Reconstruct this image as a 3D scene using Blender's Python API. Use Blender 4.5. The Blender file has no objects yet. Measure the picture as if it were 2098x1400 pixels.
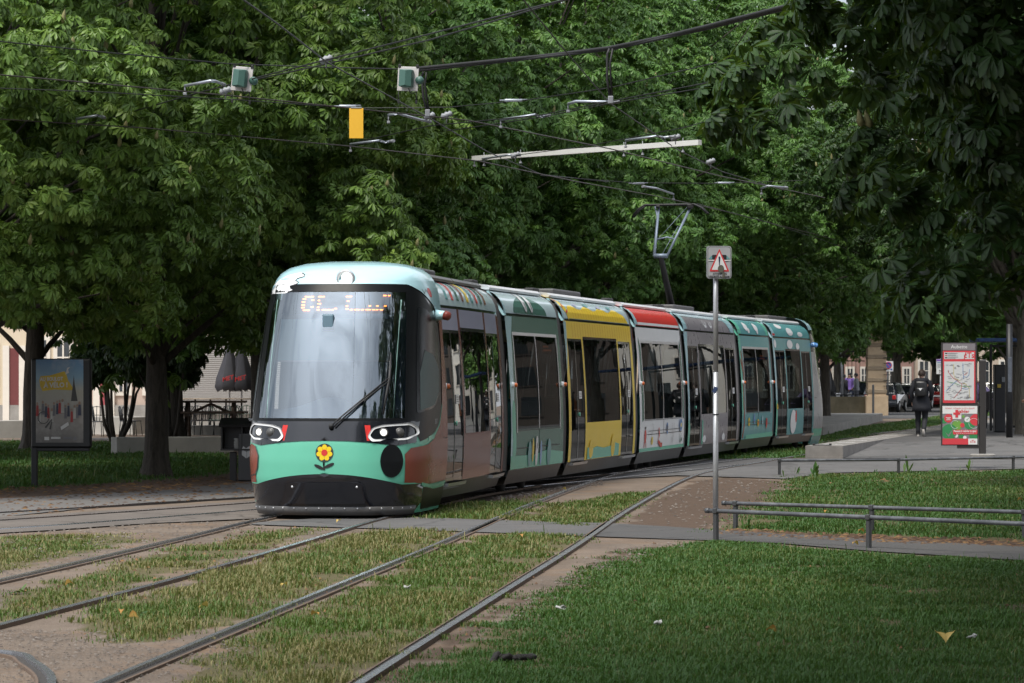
import bpy, bmesh, math, random
import numpy as np
from mathutils import Vector, Matrix, Euler
from mathutils.geometry import tessellate_polygon
R = math.radians
random.seed(7)
RNG = np.random.default_rng(11)
SC = bpy.context.scene
COL = SC.collection
F, EYE, HOR, CX = 6700.0, 1.85, 772.0, 1049.0     # focal length and horizon in photo pixels, eye height in metres

def g(px, py, z=0.0):
    """ground point seen at a photo pixel (plane at height z)"""
    Y = F * (EYE - z) / (py - HOR)
    return Vector(((px - CX) / F * Y, Y, z))
def at(px, py, Y):
    return Vector(((px - CX) / F * Y, Y, EYE + (HOR - py) / F * Y))
def over(px, py, z):
    """point seen at a photo pixel on a plane above the eye"""
    return at(px, py, (z - EYE) * F / (HOR - py))

# ------------------------------------------------------------------ objects
def tag(o, label=None, cat=None, group=None, kind=None):
    if label: o['label'] = label
    if cat: o['category'] = cat
    if group: o['group'] = group
    if kind: o['kind'] = kind
    return o
def thing(name, label, cat, loc=(0, 0, 0), group=None, rz=0):
    o = bpy.data.objects.new(name, None)
    o.empty_display_size = .3
    COL.objects.link(o)
    o.location = loc
    o.rotation_euler = (0, 0, rz)
    return tag(o, label, cat, group)
def mk(name, me, parent=None):
    o = bpy.data.objects.new(name, me)
    COL.objects.link(o)
    if parent is not None: o.parent = parent
    return o
def copy_tree(o, parent=None):
    c = o.copy()
    COL.objects.link(c)
    if parent is not None: c.parent = parent
    for ch in [x for x in list(o.children)]:
        copy_tree(ch, c)
    return c

class MB:
    """collects polygons and links them as one mesh object"""
    def __init__(s):
        s.v = []; s.f = []; s.m = []; s.sm = []; s.mi = 0; s.smooth = False
    def add(s, vs, fs):
        b = len(s.v)
        s.v.extend([tuple(p) for p in vs])
        for f in fs:
            s.f.append([b + i for i in f]); s.m.append(s.mi); s.sm.append(s.smooth)
        return s
    def mat(s, i, smooth=None):
        s.mi = i
        if smooth is not None: s.smooth = smooth
        return s
    def box(s, c, d, rz=0, M=None):
        c = Vector(c); hx, hy, hz = d[0] / 2, d[1] / 2, d[2] / 2
        rot = M if M is not None else Matrix.Rotation(rz, 3, 'Z')
        vs = [c + rot @ Vector((x, y, z)) for x in (-hx, hx) for y in (-hy, hy) for z in (-hz, hz)]
        return s.add(vs, [(0, 1, 3, 2), (4, 6, 7, 5), (0, 4, 5, 1), (2, 3, 7, 6), (0, 2, 6, 4), (1, 5, 7, 3)])
    def rbox(s, c, d, r=.02, rz=0, M=None, seg=2):
        """box with bevelled edges"""
        bm = bmesh.new()
        bmesh.ops.create_cube(bm, size=1)
        bmesh.ops.scale(bm, vec=Vector(d), verts=bm.verts)
        bmesh.ops.bevel(bm, geom=list(bm.edges), offset=min(r, min(d) * .45), segments=seg, affect='EDGES', profile=.5)
        rot = M if M is not None else Matrix.Rotation(rz, 3, 'Z')
        bm.verts.index_update()
        vs = [Vector(c) + rot @ v.co for v in bm.verts]
        fs = [[v.index for v in f.verts] for f in bm.faces]
        bm.free()
        return s.add(vs, fs)
    def tube(s, path, r, n=8, caps=True, closed=False):
        P = [Vector(p) for p in path]
        k = len(P)
        rs = r if isinstance(r, (list, tuple)) else [r] * k
        vs = []; up0 = None
        for i, p in enumerate(P):
            a = P[max(i - 1, 0)]; b = P[min(i + 1, k - 1)]
            d = (b - a).normalized()
            if up0 is None:
                up0 = Vector((0, 0, 1)) if abs(d.z) < .9 else Vector((1, 0, 0))
            u = d.cross(up0).normalized(); w = u.cross(d).normalized(); up0 = w
            for j in range(n):
                t = 2 * math.pi * j / n
                vs.append(p + (u * math.cos(t) + w * math.sin(t)) * rs[i])
        fs = []
        for i in range(k - 1):
            for j in range(n):
                j2 = (j + 1) % n
                fs.append((i * n + j, i * n + j2, (i + 1) * n + j2, (i + 1) * n + j))
        sm = s.smooth
        s.smooth = True; s.add(vs, fs); s.smooth = sm
        if caps:
            b = len(s.v) - len(vs)
            for fc in ([b + j for j in range(n)][::-1], [b + (k - 1) * n + j for j in range(n)]):
                s.f.append(fc); s.m.append(s.mi); s.sm.append(False)
        return s
    def lathe(s, c, prof, n=16, axis=None):
        """prof: list of (radius, height)"""
        c = Vector(c); vs = []
        A = axis if axis is not None else Matrix.Identity(3)
        for r, z in prof:
            for j in range(n):
                t = 2 * math.pi * j / n
                vs.append(c + A @ Vector((r * math.cos(t), r * math.sin(t), z)))
        fs = []
        for i in range(len(prof) - 1):
            for j in range(n):
                j2 = (j + 1) % n
                fs.append((i * n + j, i * n + j2, (i + 1) * n + j2, (i + 1) * n + j))
        fs.append([j for j in range(n)][::-1]); fs.append([(len(prof) - 1) * n + j for j in range(n)])
        return s.add(vs, fs)
    def prism(s, poly, d, fn):
        """flat polygon (a, b) given thickness d; fn(a, b, h) -> point"""
        n = len(poly)
        vs = [fn(a, b, 0) for a, b in poly] + [fn(a, b, d) for a, b in poly]
        fs = [list(range(n))[::-1], [n + i for i in range(n)]] + [(i, (i + 1) % n, n + (i + 1) % n, n + i) for i in range(n)]
        return s.add(vs, fs)
    def flat(s, poly, fn):
        """flat polygon, triangulated"""
        pts = [Vector((a, b, 0)) for a, b in poly]
        tr = tessellate_polygon([pts])
        return s.add([fn(a, b) for a, b in poly], [tuple(t) for t in tr])
    def text(s, body, size, fn, align='CENTER', xs=1.0, bold=0.0):
        vs, fs = text_data(body, size, align, bold)
        return s.add([fn(x * xs, y) for x, y in vs], fs)
    def build(s, name, mats, parent=None, origin=None, M=None):
        if not isinstance(mats, (list, tuple)): mats = [mats]
        o3 = Vector(origin) if origin is not None else (Vector(parent.location) if parent is not None and parent.type == 'EMPTY' and s_root(parent) is parent else (Vector(s_root(parent).location) if parent is not None else Vector((0, 0, 0))))
        me = bpy.data.meshes.new(name)
        V = [(x - o3.x, y - o3.y, z - o3.z) for x, y, z in s.v]
        me.from_pydata(V, [], s.f)
        for m in mats: me.materials.append(m)
        me.polygons.foreach_set('material_index', s.m)
        me.polygons.foreach_set('use_smooth', s.sm)
        me.update()
        o = mk(name, me, parent)
        if parent is None and origin is not None: o.location = o3
        return o
def s_root(o):
    while o.parent is not None: o = o.parent
    return o
_TXT = {}
def text_data(body, size, align, bold=0.0):
    k = (body, size, align, bold)
    if k not in _TXT:
        c = bpy.data.curves.new('lettering', 'FONT')
        c.body = body; c.size = size; c.align_x = align; c.offset = bold; c.resolution_u = 2
        o = bpy.data.objects.new('lettering', c)
        me = o.to_mesh()
        _TXT[k] = ([(v.co.x, v.co.y) for v in me.vertices], [list(p.vertices) for p in me.polygons])
        o.to_mesh_clear()
        bpy.data.objects.remove(o); bpy.data.curves.remove(c)
    return _TXT[k]
def np_mesh(name, V, Fc, mats, tint=None, fmat=None, smooth=False, parent=None):
    """V (n,3); Fc list of (m,k) face arrays; tint: per-vertex (n,3)"""
    me = bpy.data.meshes.new(name)
    me.vertices.add(len(V)); me.vertices.foreach_set('co', np.ascontiguousarray(V, dtype=np.float32).ravel())
    loops = np.concatenate([f.ravel() for f in Fc]); tot = np.concatenate([np.full(len(f), f.shape[1], np.int32) for f in Fc])
    st = np.concatenate([[0], np.cumsum(tot)[:-1]])
    me.loops.add(len(loops)); me.loops.foreach_set('vertex_index', loops.astype(np.int32))
    me.polygons.add(len(tot)); me.polygons.foreach_set('loop_start', st.astype(np.int32)); me.polygons.foreach_set('loop_total', tot)
    if fmat is not None: me.polygons.foreach_set('material_index', fmat.astype(np.int32))
    if smooth: me.polygons.foreach_set('use_smooth', np.ones(len(tot), bool))
    if tint is not None:
        a = me.color_attributes.new('tint', 'FLOAT_COLOR', 'POINT')
        t4 = np.concatenate([tint, np.ones((len(V), 1))], 1).astype(np.float32)
        a.data.foreach_set('color', t4.ravel())
    for m in mats: me.materials.append(m)
    me.update(calc_edges=True)
    return mk(name, me, parent)

# ------------------------------------------------------------------ materials
def _nodes(name):
    m = bpy.data.materials.new(name); m.use_nodes = True
    nt = m.node_tree; nt.nodes.clear()
    return m, nt, nt.nodes, nt.links
def _noise(nt, scale, detail=4, rough=.6, coord='Object', vec=None, dist=0):
    n = nt.nodes.new('ShaderNodeTexNoise'); n.inputs['Scale'].default_value = scale
    n.inputs['Detail'].default_value = detail; n.inputs['Roughness'].default_value = rough; n.inputs['Distortion'].default_value = dist
    if vec is None:
        tc = nt.nodes.new('ShaderNodeTexCoord'); vec = tc.outputs[coord]
    nt.links.new(vec, n.inputs['Vector'])
    return n.outputs['Fac']
def _mixc(nt, a, b, fac):
    n = nt.nodes.new('ShaderNodeMix'); n.data_type = 'RGBA'
    for k, x in (('A', a), ('B', b)):
        s = [i for i in n.inputs if i.name == k and i.type == 'RGBA'][0]
        if isinstance(x, (tuple, list)): s.default_value = (*x[:3], 1)
        else: nt.links.new(x, s)
    s = n.inputs[0]
    if isinstance(fac, (int, float)): s.default_value = fac
    else: nt.links.new(fac, s)
    return [o for o in n.outputs if o.type == 'RGBA'][0]
def _ramp(nt, fac, stops):
    n = nt.nodes.new('ShaderNodeValToRGB'); e = n.color_ramp.elements
    while len(e) < len(stops): e.new(.5)
    for el, (p, c) in zip(e, stops):
        el.position = p; el.color = (*c, 1) if isinstance(c, (tuple, list)) else (c, c, c, 1)
    nt.links.new(fac, n.inputs['Fac'])
    return n.outputs['Color']
def _math(nt, op, a, b=None):
    n = nt.nodes.new('ShaderNodeMath'); n.operation = op
    for i, x in enumerate((a, b)):
        if x is None: continue
        if isinstance(x, (int, float)): n.inputs[i].default_value = x
        else: nt.links.new(x, n.inputs[i])
    return n.outputs[0]
def _bump(nt, h, strength, dist=.02):
    n = nt.nodes.new('ShaderNodeBump'); n.inputs['Strength'].default_value = strength; n.inputs['Distance'].default_value = dist
    nt.links.new(h, n.inputs['Height'])
    return n.outputs['Normal']
def mat(name, col, rough=.5, metal=0, var=.12, scale=6, bump=0, bscale=60, spec=.5, coat=0, dirt=0, dirtcol=(.08, .065, .05), rvar=.1):
    m, nt, N, L = _nodes(name)
    p = N.new('ShaderNodeBsdfPrincipled'); o = N.new('ShaderNodeOutputMaterial'); L.new(p.outputs[0], o.inputs[0])
    f = _noise(nt, scale)
    c = _mixc(nt, tuple(x * (1 - var) for x in col), tuple(min(1, x * (1 + var)) for x in col), f)
    if dirt:
        d = _ramp(nt, _noise(nt, scale * .6, 8, .7), [(.45, 0.0), (.75, 1.0)])
        c = _mixc(nt, c, dirtcol, _math(nt, 'MULTIPLY', d, dirt))
    L.new(c, p.inputs['Base Color'])
    r = N.new('ShaderNodeMapRange'); L.new(_noise(nt, scale * 3), r.inputs[0])
    r.inputs['To Min'].default_value = max(.02, rough - rvar * rough); r.inputs['To Max'].default_value = min(1, rough + rvar * rough)
    L.new(r.outputs[0], p.inputs['Roughness'])
    p.inputs['Metallic'].default_value = metal
    p.inputs['Specular IOR Level'].default_value = spec
    p.inputs['Coat Weight'].default_value = coat; p.inputs['Coat Roughness'].default_value = .04
    if bump: L.new(_bump(nt, _noise(nt, bscale, 5), bump), p.inputs['Normal'])
    return m
def emit(name, col, st, var=.1):
    m, nt, N, L = _nodes(name)
    p = N.new('ShaderNodeBsdfPrincipled'); o = N.new('ShaderNodeOutputMaterial'); L.new(p.outputs[0], o.inputs[0])
    p.inputs['Base Color'].default_value = (*col, 1)
    p.inputs['Emission Color'].default_value = (*col, 1)
    L.new(_math(nt, 'MULTIPLY', _math(nt, 'ADD', _math(nt, 'MULTIPLY', _noise(nt, 30), var), 1.0), st), p.inputs['Emission Strength'])
    return m
def glass(name, tint, ior=1.5, rough=.0, bump=0.0, bscale=1.5, gl=(1, 1, 1)):
    m, nt, N, L = _nodes(name)
    o = N.new('ShaderNodeOutputMaterial'); mx = N.new('ShaderNodeMixShader')
    t = N.new('ShaderNodeBsdfTransparent'); t.inputs[0].default_value = (*tint, 1)
    gsh = N.new('ShaderNodeBsdfGlossy'); gsh.inputs['Roughness'].default_value = rough; gsh.inputs['Color'].default_value = (*gl, 1)
    fr = N.new('ShaderNodeFresnel'); fr.inputs['IOR'].default_value = ior
    L.new(fr.outputs[0], mx.inputs[0]); L.new(t.outputs[0], mx.inputs[1]); L.new(gsh.outputs[0], mx.inputs[2]); L.new(mx.outputs[0], o.inputs[0])
    b = _noise(nt, bscale, 2, .4)
    if bump: L.new(_bump(nt, b, bump, .02), gsh.inputs['Normal'])
    return m
def leafmat(name, cols, trans=.35, rough=.45, spec=.4):
    m, nt, N, L = _nodes(name)
    o = N.new('ShaderNodeOutputMaterial'); mx = N.new('ShaderNodeMixShader')
    p = N.new('ShaderNodeBsdfPrincipled'); t = N.new('ShaderNodeBsdfTranslucent')
    a = N.new('ShaderNodeAttribute'); a.attribute_name = 'tint'
    s = N.new('ShaderNodeSeparateColor'); L.new(a.outputs['Color'], s.inputs[0])
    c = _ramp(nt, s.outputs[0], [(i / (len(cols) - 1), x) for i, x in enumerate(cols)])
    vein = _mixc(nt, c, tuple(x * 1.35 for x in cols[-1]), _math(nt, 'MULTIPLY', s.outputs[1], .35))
    L.new(vein, p.inputs['Base Color']); p.inputs['Roughness'].default_value = rough; p.inputs['Specular IOR Level'].default_value = spec
    tc = _mixc(nt, vein, (.16, .24, .02), .45)
    L.new(tc, t.inputs['Color'])
    mx.inputs[0].default_value = trans
    L.new(p.outputs[0], mx.inputs[1]); L.new(t.outputs[0], mx.inputs[2]); L.new(mx.outputs[0], o.inputs[0])
    return m
def strips(name, c1, c2, scale, axis='Z', rough=.6, var=.1):
    """boards or slats as a wave pattern with bump"""
    m, nt, N, L = _nodes(name)
    p = N.new('ShaderNodeBsdfPrincipled'); o = N.new('ShaderNodeOutputMaterial'); L.new(p.outputs[0], o.inputs[0])
    tc = N.new('ShaderNodeTexCoord'); w = N.new('ShaderNodeTexWave'); w.bands_direction = axis
    w.inputs['Scale'].default_value = scale; w.inputs['Distortion'].default_value = .15
    L.new(tc.outputs['Object'], w.inputs['Vector'])
    c = _mixc(nt, c1, c2, w.outputs['Fac']); c = _mixc(nt, c, tuple(x * .7 for x in c1), _math(nt, 'MULTIPLY', _noise(nt, 3), var * 4))
    L.new(c, p.inputs['Base Color']); p.inputs['Roughness'].default_value = rough
    L.new(_bump(nt, w.outputs['Fac'], .5), p.inputs['Normal'])
    return m
def bark(name, c1, c2):
    m, nt, N, L = _nodes(name)
    p = N.new('ShaderNodeBsdfPrincipled'); o = N.new('ShaderNodeOutputMaterial'); L.new(p.outputs[0], o.inputs[0])
    tc = N.new('ShaderNodeTexCoord'); mp = N.new('ShaderNodeMapping'); mp.inputs['Scale'].default_value = (9, 9, 1.6)
    L.new(tc.outputs['Object'], mp.inputs[0])
    n = _noise(nt, 1.6, 8, .7, vec=mp.outputs[0], dist=.6)
    c = _mixc(nt, c1, c2, _ramp(nt, n, [(.35, 0.0), (.65, 1.0)])); L.new(c, p.inputs['Base Color']); p.inputs['Roughness'].default_value = .9
    L.new(_bump(nt, n, 1.0, .05), p.inputs['Normal'])
    return m
def stone(name, c1, c2, scale=3, bump=.4, dirt=.4):
    m, nt, N, L = _nodes(name)
    p = N.new('ShaderNodeBsdfPrincipled'); o = N.new('ShaderNodeOutputMaterial'); L.new(p.outputs[0], o.inputs[0])
    c = _mixc(nt, c1, c2, _ramp(nt, _noise(nt, scale, 8, .7), [(.3, 0.0), (.7, 1.0)]))
    c = _mixc(nt, c, tuple(x * .45 for x in c1), _math(nt, 'MULTIPLY', _ramp(nt, _noise(nt, scale * .35, 6, .75), [(.5, 0.0), (.72, 1.0)]), dirt))
    L.new(c, p.inputs['Base Color']); p.inputs['Roughness'].default_value = .88
    L.new(_bump(nt, _noise(nt, scale * 25, 4), bump, .01), p.inputs['Normal'])
    return m

# ------------------------------------------------------------------ camera, light, sky
cam_d = bpy.data.cameras.new('camera'); cam = bpy.data.objects.new('camera', cam_d); COL.objects.link(cam)
cam.location = (0, 0, EYE); cam.rotation_euler = (R(90), 0, 0)
cam_d.sensor_width = 36; cam_d.lens = 36 * F / 2098; cam_d.shift_y = (HOR - 700) / 2098
cam_d.clip_end = 4000; cam_d.clip_start = .5
cam_d.dof.use_dof = True; cam_d.dof.focus_distance = 45; cam_d.dof.aperture_fstop = 11
SC.camera = cam
SUN_EL, SUN_AZ = R(62), R(-150)       # azimuth measured from +Y towards +X: the light comes from behind the left shoulder
sd = bpy.data.lights.new('sun', 'SUN'); sun = bpy.data.objects.new('sun', sd); COL.objects.link(sun)
sd.energy = 4.2; sd.angle = R(16); sd.color = (1, .94, .82)
dirv = Vector((math.sin(SUN_AZ) * math.cos(SUN_EL), math.cos(SUN_AZ) * math.cos(SUN_EL), math.sin(SUN_EL)))
sun.rotation_euler = dirv.to_track_quat('Z', 'Y').to_euler(); sun.location = dirv * 60
w = bpy.data.worlds.new('World'); SC.world = w; w.use_nodes = True
nt = w.node_tree; nt.nodes.clear()
out = nt.nodes.new('ShaderNodeOutputWorld'); bg = nt.nodes.new('ShaderNodeBackground')
sky = nt.nodes.new('ShaderNodeTexSky'); sky.sky_type = 'NISHITA'; sky.sun_disc = False
sky.sun_elevation = SUN_EL; sky.sun_rotation = SUN_AZ; sky.air_density = 1.0; sky.dust_density = 2.0
tc = nt.nodes.new('ShaderNodeTexCoord'); mp = nt.nodes.new('ShaderNodeMapping'); mp.inputs['Scale'].default_value = (1, 1, 2.2)
nt.links.new(tc.outputs['Generated'], mp.inputs[0])
cl = _ramp(nt, _noise(nt, 2.6, 8, .62, vec=mp.outputs[0], dist=.5), [(.22, 0.0), (.50, 1.0)])
cc = _mixc(nt, sky.outputs[0], (13.0, 13.6, 14.6), _math(nt, 'MULTIPLY', cl, .85))
# thin bright cloud round the sun
nv = nt.nodes.new('ShaderNodeVectorMath'); nv.operation = 'NORMALIZE'; nt.links.new(tc.outputs['Generated'], nv.inputs[0])
dt = nt.nodes.new('ShaderNodeVectorMath'); dt.operation = 'DOT_PRODUCT'; nt.links.new(nv.outputs[0], dt.inputs[0]); dt.inputs[1].default_value = tuple(dirv)
gl_ = _math(nt, 'POWER', _math(nt, 'MAXIMUM', dt.outputs['Value'], 0.0), 9.0)
gl_ = _math(nt, 'MULTIPLY', gl_, _math(nt, 'ADD', _math(nt, 'MULTIPLY', cl, .8), .2))
cc = _mixc(nt, cc, (44.0, 46.0, 50.0), gl_)
nt.links.new(cc, bg.inputs[0]); bg.inputs[1].default_value = .092
nt.links.new(bg.outputs[0], out.inputs[0])
SC.view_settings.view_transform = 'Standard'; SC.view_settings.look = 'None'; SC.view_settings.gamma = 1
SC.view_settings.exposure = -0.12
SC.cycles.max_bounces = 8; SC.cycles.transparent_max_bounces = 16; SC.cycles.use_denoising = True
SC.cycles.caustics_reflective = False; SC.cycles.caustics_refractive = False; SC.cycles.sample_clamp_indirect = 6
# ------------------------------------------------------------------ ground
def vnoise(x, y, s, seed=0):
    x = np.asarray(x) * s + seed * 17.13; y = np.asarray(y) * s + seed * 7.7
    xi = np.floor(x); yi = np.floor(y); fx = x - xi; fy = y - yi
    fx = fx * fx * (3 - 2 * fx); fy = fy * fy * (3 - 2 * fy)
    def h(a, b):
        t = np.sin(a * 127.1 + b * 311.7 + seed * 74.7) * 43758.5453
        return t - np.floor(t)
    return (h(xi, yi) * (1 - fx) + h(xi + 1, yi) * fx) * (1 - fy) + (h(xi, yi + 1) * (1 - fx) + h(xi + 1, yi + 1) * fx) * fy
def fbm(x, y, s, seed=0, n=4):
    v = 0; a = .5; t = 0
    for i in range(n):
        v = v + a * vnoise(x, y, s * 2 ** i, seed + i); t += a; a *= .55
    return v / t
def poly_sd(x, y, poly):
    """signed distance, positive inside"""
    P = [(p[0], p[1]) for p in poly]
    ins = np.zeros(x.shape, bool); d = np.full(x.shape, 1e9)
    for i in range(len(P)):
        (ax, ay), (bx, by) = P[i], P[(i + 1) % len(P)]
        c = ((ay > y) != (by > y))
        with np.errstate(divide='ignore', invalid='ignore'):
            ins ^= c & (x < (bx - ax) * (y - ay) / (by - ay + 1e-12) + ax)
        ex, ey = bx - ax, by - ay
        t = np.clip(((x - ax) * ex + (y - ay) * ey) / (ex * ex + ey * ey + 1e-12), 0, 1)
        d = np.minimum(d, np.hypot(x - ax - t * ex, y - ay - t * ey))
    return np.where(ins, d, -d)
def G(*pts): return [g(*p) for p in pts]
# grass patches: polygon on the ground, softness, density, share of dry blades, blade height
PATCH = [
    (G((-60, 1262), (20, 1212), (300, 1136), (560, 1083), (648, 1080), (612, 1104), (330, 1186), (120, 1244), (0, 1278)), .25, .75, .72, .055),
    (G((150, 1280), (260, 1228), (400, 1188), (560, 1140), (720, 1098), (800, 1086), (910, 1086), (935, 1098), (850, 1136), (690, 1196), (520, 1262), (350, 1312), (230, 1318), (165, 1300)), .22, 1.0, .6, .075),
    (G((330, 1425), (400, 1352), (560, 1275), (700, 1212), (900, 1125), (1000, 1094), (1195, 1098), (1150, 1132), (1000, 1232), (850, 1325), (720, 1400), (660, 1440)), .18, 1.0, .42, .06),
    (G((-60, 1100), (250, 1094), (300, 1104), (230, 1122), (120, 1148), (-60, 1185)), .3, .8, .7, .05),
    (G((832, 1060), (880, 1040), (960, 1030), (1110, 1018), (1120, 1026), (1050, 1062), (1000, 1064), (860, 1064)), .2, 1.0, .4, .075),
    (G((1040, 1070), (1128, 1034), (1230, 1014), (1335, 1008), (1345, 1014), (1262, 1068), (1180, 1078)), .2, 1.0, .5, .055),
    (G((800, 1420), (900, 1345), (1010, 1285), (1120, 1215), (1230, 1160), (1350, 1116), (1470, 1108), (1700, 1128), (1900, 1142), (2160, 1154), (2160, 1420)), .35, 1.15, .12, .055),
    (G((1440, 1092), (1530, 1048), (1600, 1000), (1625, 975), (1700, 972), (2160, 962), (2160, 1112), (1800, 1098), (1500, 1086)), .35, .95, .35, .06),
    (G((1360, 946), (1500, 918), (1700, 884), (1930, 852), (2020, 843), (2040, 850), (1930, 869), (1780, 893), (1650, 916), (1645, 938), (1480, 942)), .2, 1.0, .3, .07),
    (G((-120, 905), (240, 905), (540, 938), (560, 962), (300, 985), (-120, 1012)), .5, .7, .15, .09),
]
GRASS_BASE = (0, 1, 2, 3, 4, 5, 6, 7, 8, 9)
MULCH_SHADE = [
    (G((-120, 960), (300, 970), (560, 958), (560, 988), (300, 1008), (-120, 1030)), .5),
    (G((1270, 1088), (1330, 1030), (1420, 985), (1480, 978), (1610, 985), (1590, 1010), (1530, 1050), (1450, 1088)), .25),
    (G((1060, 1250), (1160, 1180), (1270, 1122), (1395, 1112), (1350, 1130), (1240, 1180), (1130, 1245)), .3),
    (G((760, 1395), (900, 1310), (1040, 1230), (1100, 1215), (1000, 1290), (850, 1400)), .3),
    (G((910, 1045), (1000, 1000), (1180, 985), (1240, 990), (1150, 1012), (1000, 1028)), .4),  # shadow beside the tram, painted on as a dark ground patch
    (G((1480, 1092), (1800, 1110), (2160, 1122), (2160, 1108), (1800, 1096), (1500, 1082)), .12),
]
def build_ground():
    ys = [4.0]
    while ys[-1] < 150: ys.append(ys[-1] + max(.10, ys[-1] * .0045) if ys[-1] > 16 else ys[-1] + 2)
    ys = np.array(ys + [180, 230, 300, 450, 700, 1200, 2500])
    us = np.concatenate([[-1800, -600, -200, -80, -50, -36, -28, -24, -20], np.linspace(-17.5, 19, 270), [21, 24, 28, 36, 50, 90, 220, 700, 1800]])
    U, Y = np.meshgrid(us, ys)
    X = U * np.clip(Y / 80.0, .40, 1.0)          # finer columns close to the camera
    X[:, 0:3] = U[:, 0:3]; X[:, -3:] = U[:, -3:]
    lo = np.zeros((2,)); Z = (fbm(X, Y, .8, 3) - .5) * .012
    near = np.clip(1 - np.abs(X - .15 * Y + 7) / 30, 0, 1)
    Z = np.where((Y < 150) & (Y > 10), Z - .008, -.008)
    grass = np.zeros(X.shape); mulch_shade = np.zeros(X.shape)
    wob = (fbm(X, Y, 2.2, 9) - .5) * .9
    for poly, soft, den, dry, h in PATCH:
        d = poly_sd(X, Y, poly)
        grass = np.maximum(grass, den * np.clip((d + wob * .5) / soft + .4, 0, 1))
    for poly, soft in MULCH_SHADE:
        d = poly_sd(X, Y, poly)
        mulch_shade = np.maximum(mulch_shade, np.clip((d + wob * .5) / soft + .4, 0, 1))
    far = np.clip((Y - 135) / 15, 0, 1)
    leftwood = np.clip((-(X + 8 - .0 * Y)) / 6, 0, 1) * np.clip((Y - 54) / 4, 0, 1) * np.clip((95 - Y) / 6, 0, 1)
    mulch_shade = np.maximum(mulch_shade, leftwood * .9)
    V = np.stack([X, Y, Z], -1).reshape(-1, 3)
    n, m = X.shape
    idx = np.arange(n * m).reshape(n, m)
    Q = np.stack([idx[:-1, :-1], idx[:-1, 1:], idx[1:, 1:], idx[1:, :-1]], -1).reshape(-1, 4)
    T = np.stack([np.clip(grass, 0, 1), np.clip(mulch_shade, 0, 1), far], -1).reshape(-1, 3)
    M, nt, N, L = _nodes('packed_earth')
    p = N.new('ShaderNodeBsdfPrincipled'); o = N.new('ShaderNodeOutputMaterial'); L.new(p.outputs[0], o.inputs[0])
    a = N.new('ShaderNodeAttribute'); a.attribute_name = 'tint'; s = N.new('ShaderNodeSeparateColor'); L.new(a.outputs['Color'], s.inputs[0])
    n1 = _noise(nt, .5, 8, .75); n2 = _noise(nt, 7, 6, .7); n3 = _noise(nt, 32, 5, .8)
    base = _mixc(nt, (.100, .076, .060), (.205, .164, .132), _ramp(nt, n1, [(.3, 0.0), (.7, 1.0)]))
    base = _mixc(nt, base, (.20, .125, .075), _math(nt, 'MULTIPLY', _ramp(nt, _noise(nt, 1.1, 5, .6), [(.50, 0.0), (.70, 1.0)]), .6))
    base = _mixc(nt, base, (.07, .06, .052), _math(nt, 'MULTIPLY', _ramp(nt, _noise(nt, .35, 8, .72, dist=.8), [(.50, 0.0), (.66, 1.0)]), .55))
    base = _mixc(nt, base, (.06, .05, .042), _math(nt, 'MULTIPLY', _ramp(nt, n3, [(.55, 0.0), (.66, 1.0)]), .6))
    base = _mixc(nt, base, (.34, .31, .28), _math(nt, 'MULTIPLY', _ramp(nt, n3, [(.30, 1.0), (.40, 0.0)]), .55))
    mulch_shade_c = _mixc(nt, (.050, .036, .027), (.125, .085, .062), n2)
    gr_c = _mixc(nt, (.055, .052, .024), (.12, .105, .048), n2)
    def msk(sock, amp=.55):
        v = _math(nt, 'ADD', sock, _math(nt, 'MULTIPLY', _math(nt, 'SUBTRACT', n2, .5), amp))
        return _ramp(nt, v, [(.34, 0.0), (.62, 1.0)])
    c = _mixc(nt, base, mulch_shade_c, msk(s.outputs[1])); c = _mixc(nt, c, gr_c, _math(nt, 'MULTIPLY', msk(s.outputs[0]), .9))
    L.new(c, p.inputs['Base Color']); p.inputs['Roughness'].default_value = .95; p.inputs['Specular IOR Level'].default_value = .2
    L.new(_bump(nt, _math(nt, 'ADD', n3, n2), .6, .012), p.inputs['Normal'])
    ob = np_mesh('ground', V, [Q], [M], T, smooth=True)
    tag(ob, 'packed earth ground around the tram tracks', kind='structure')
build_ground()

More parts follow.
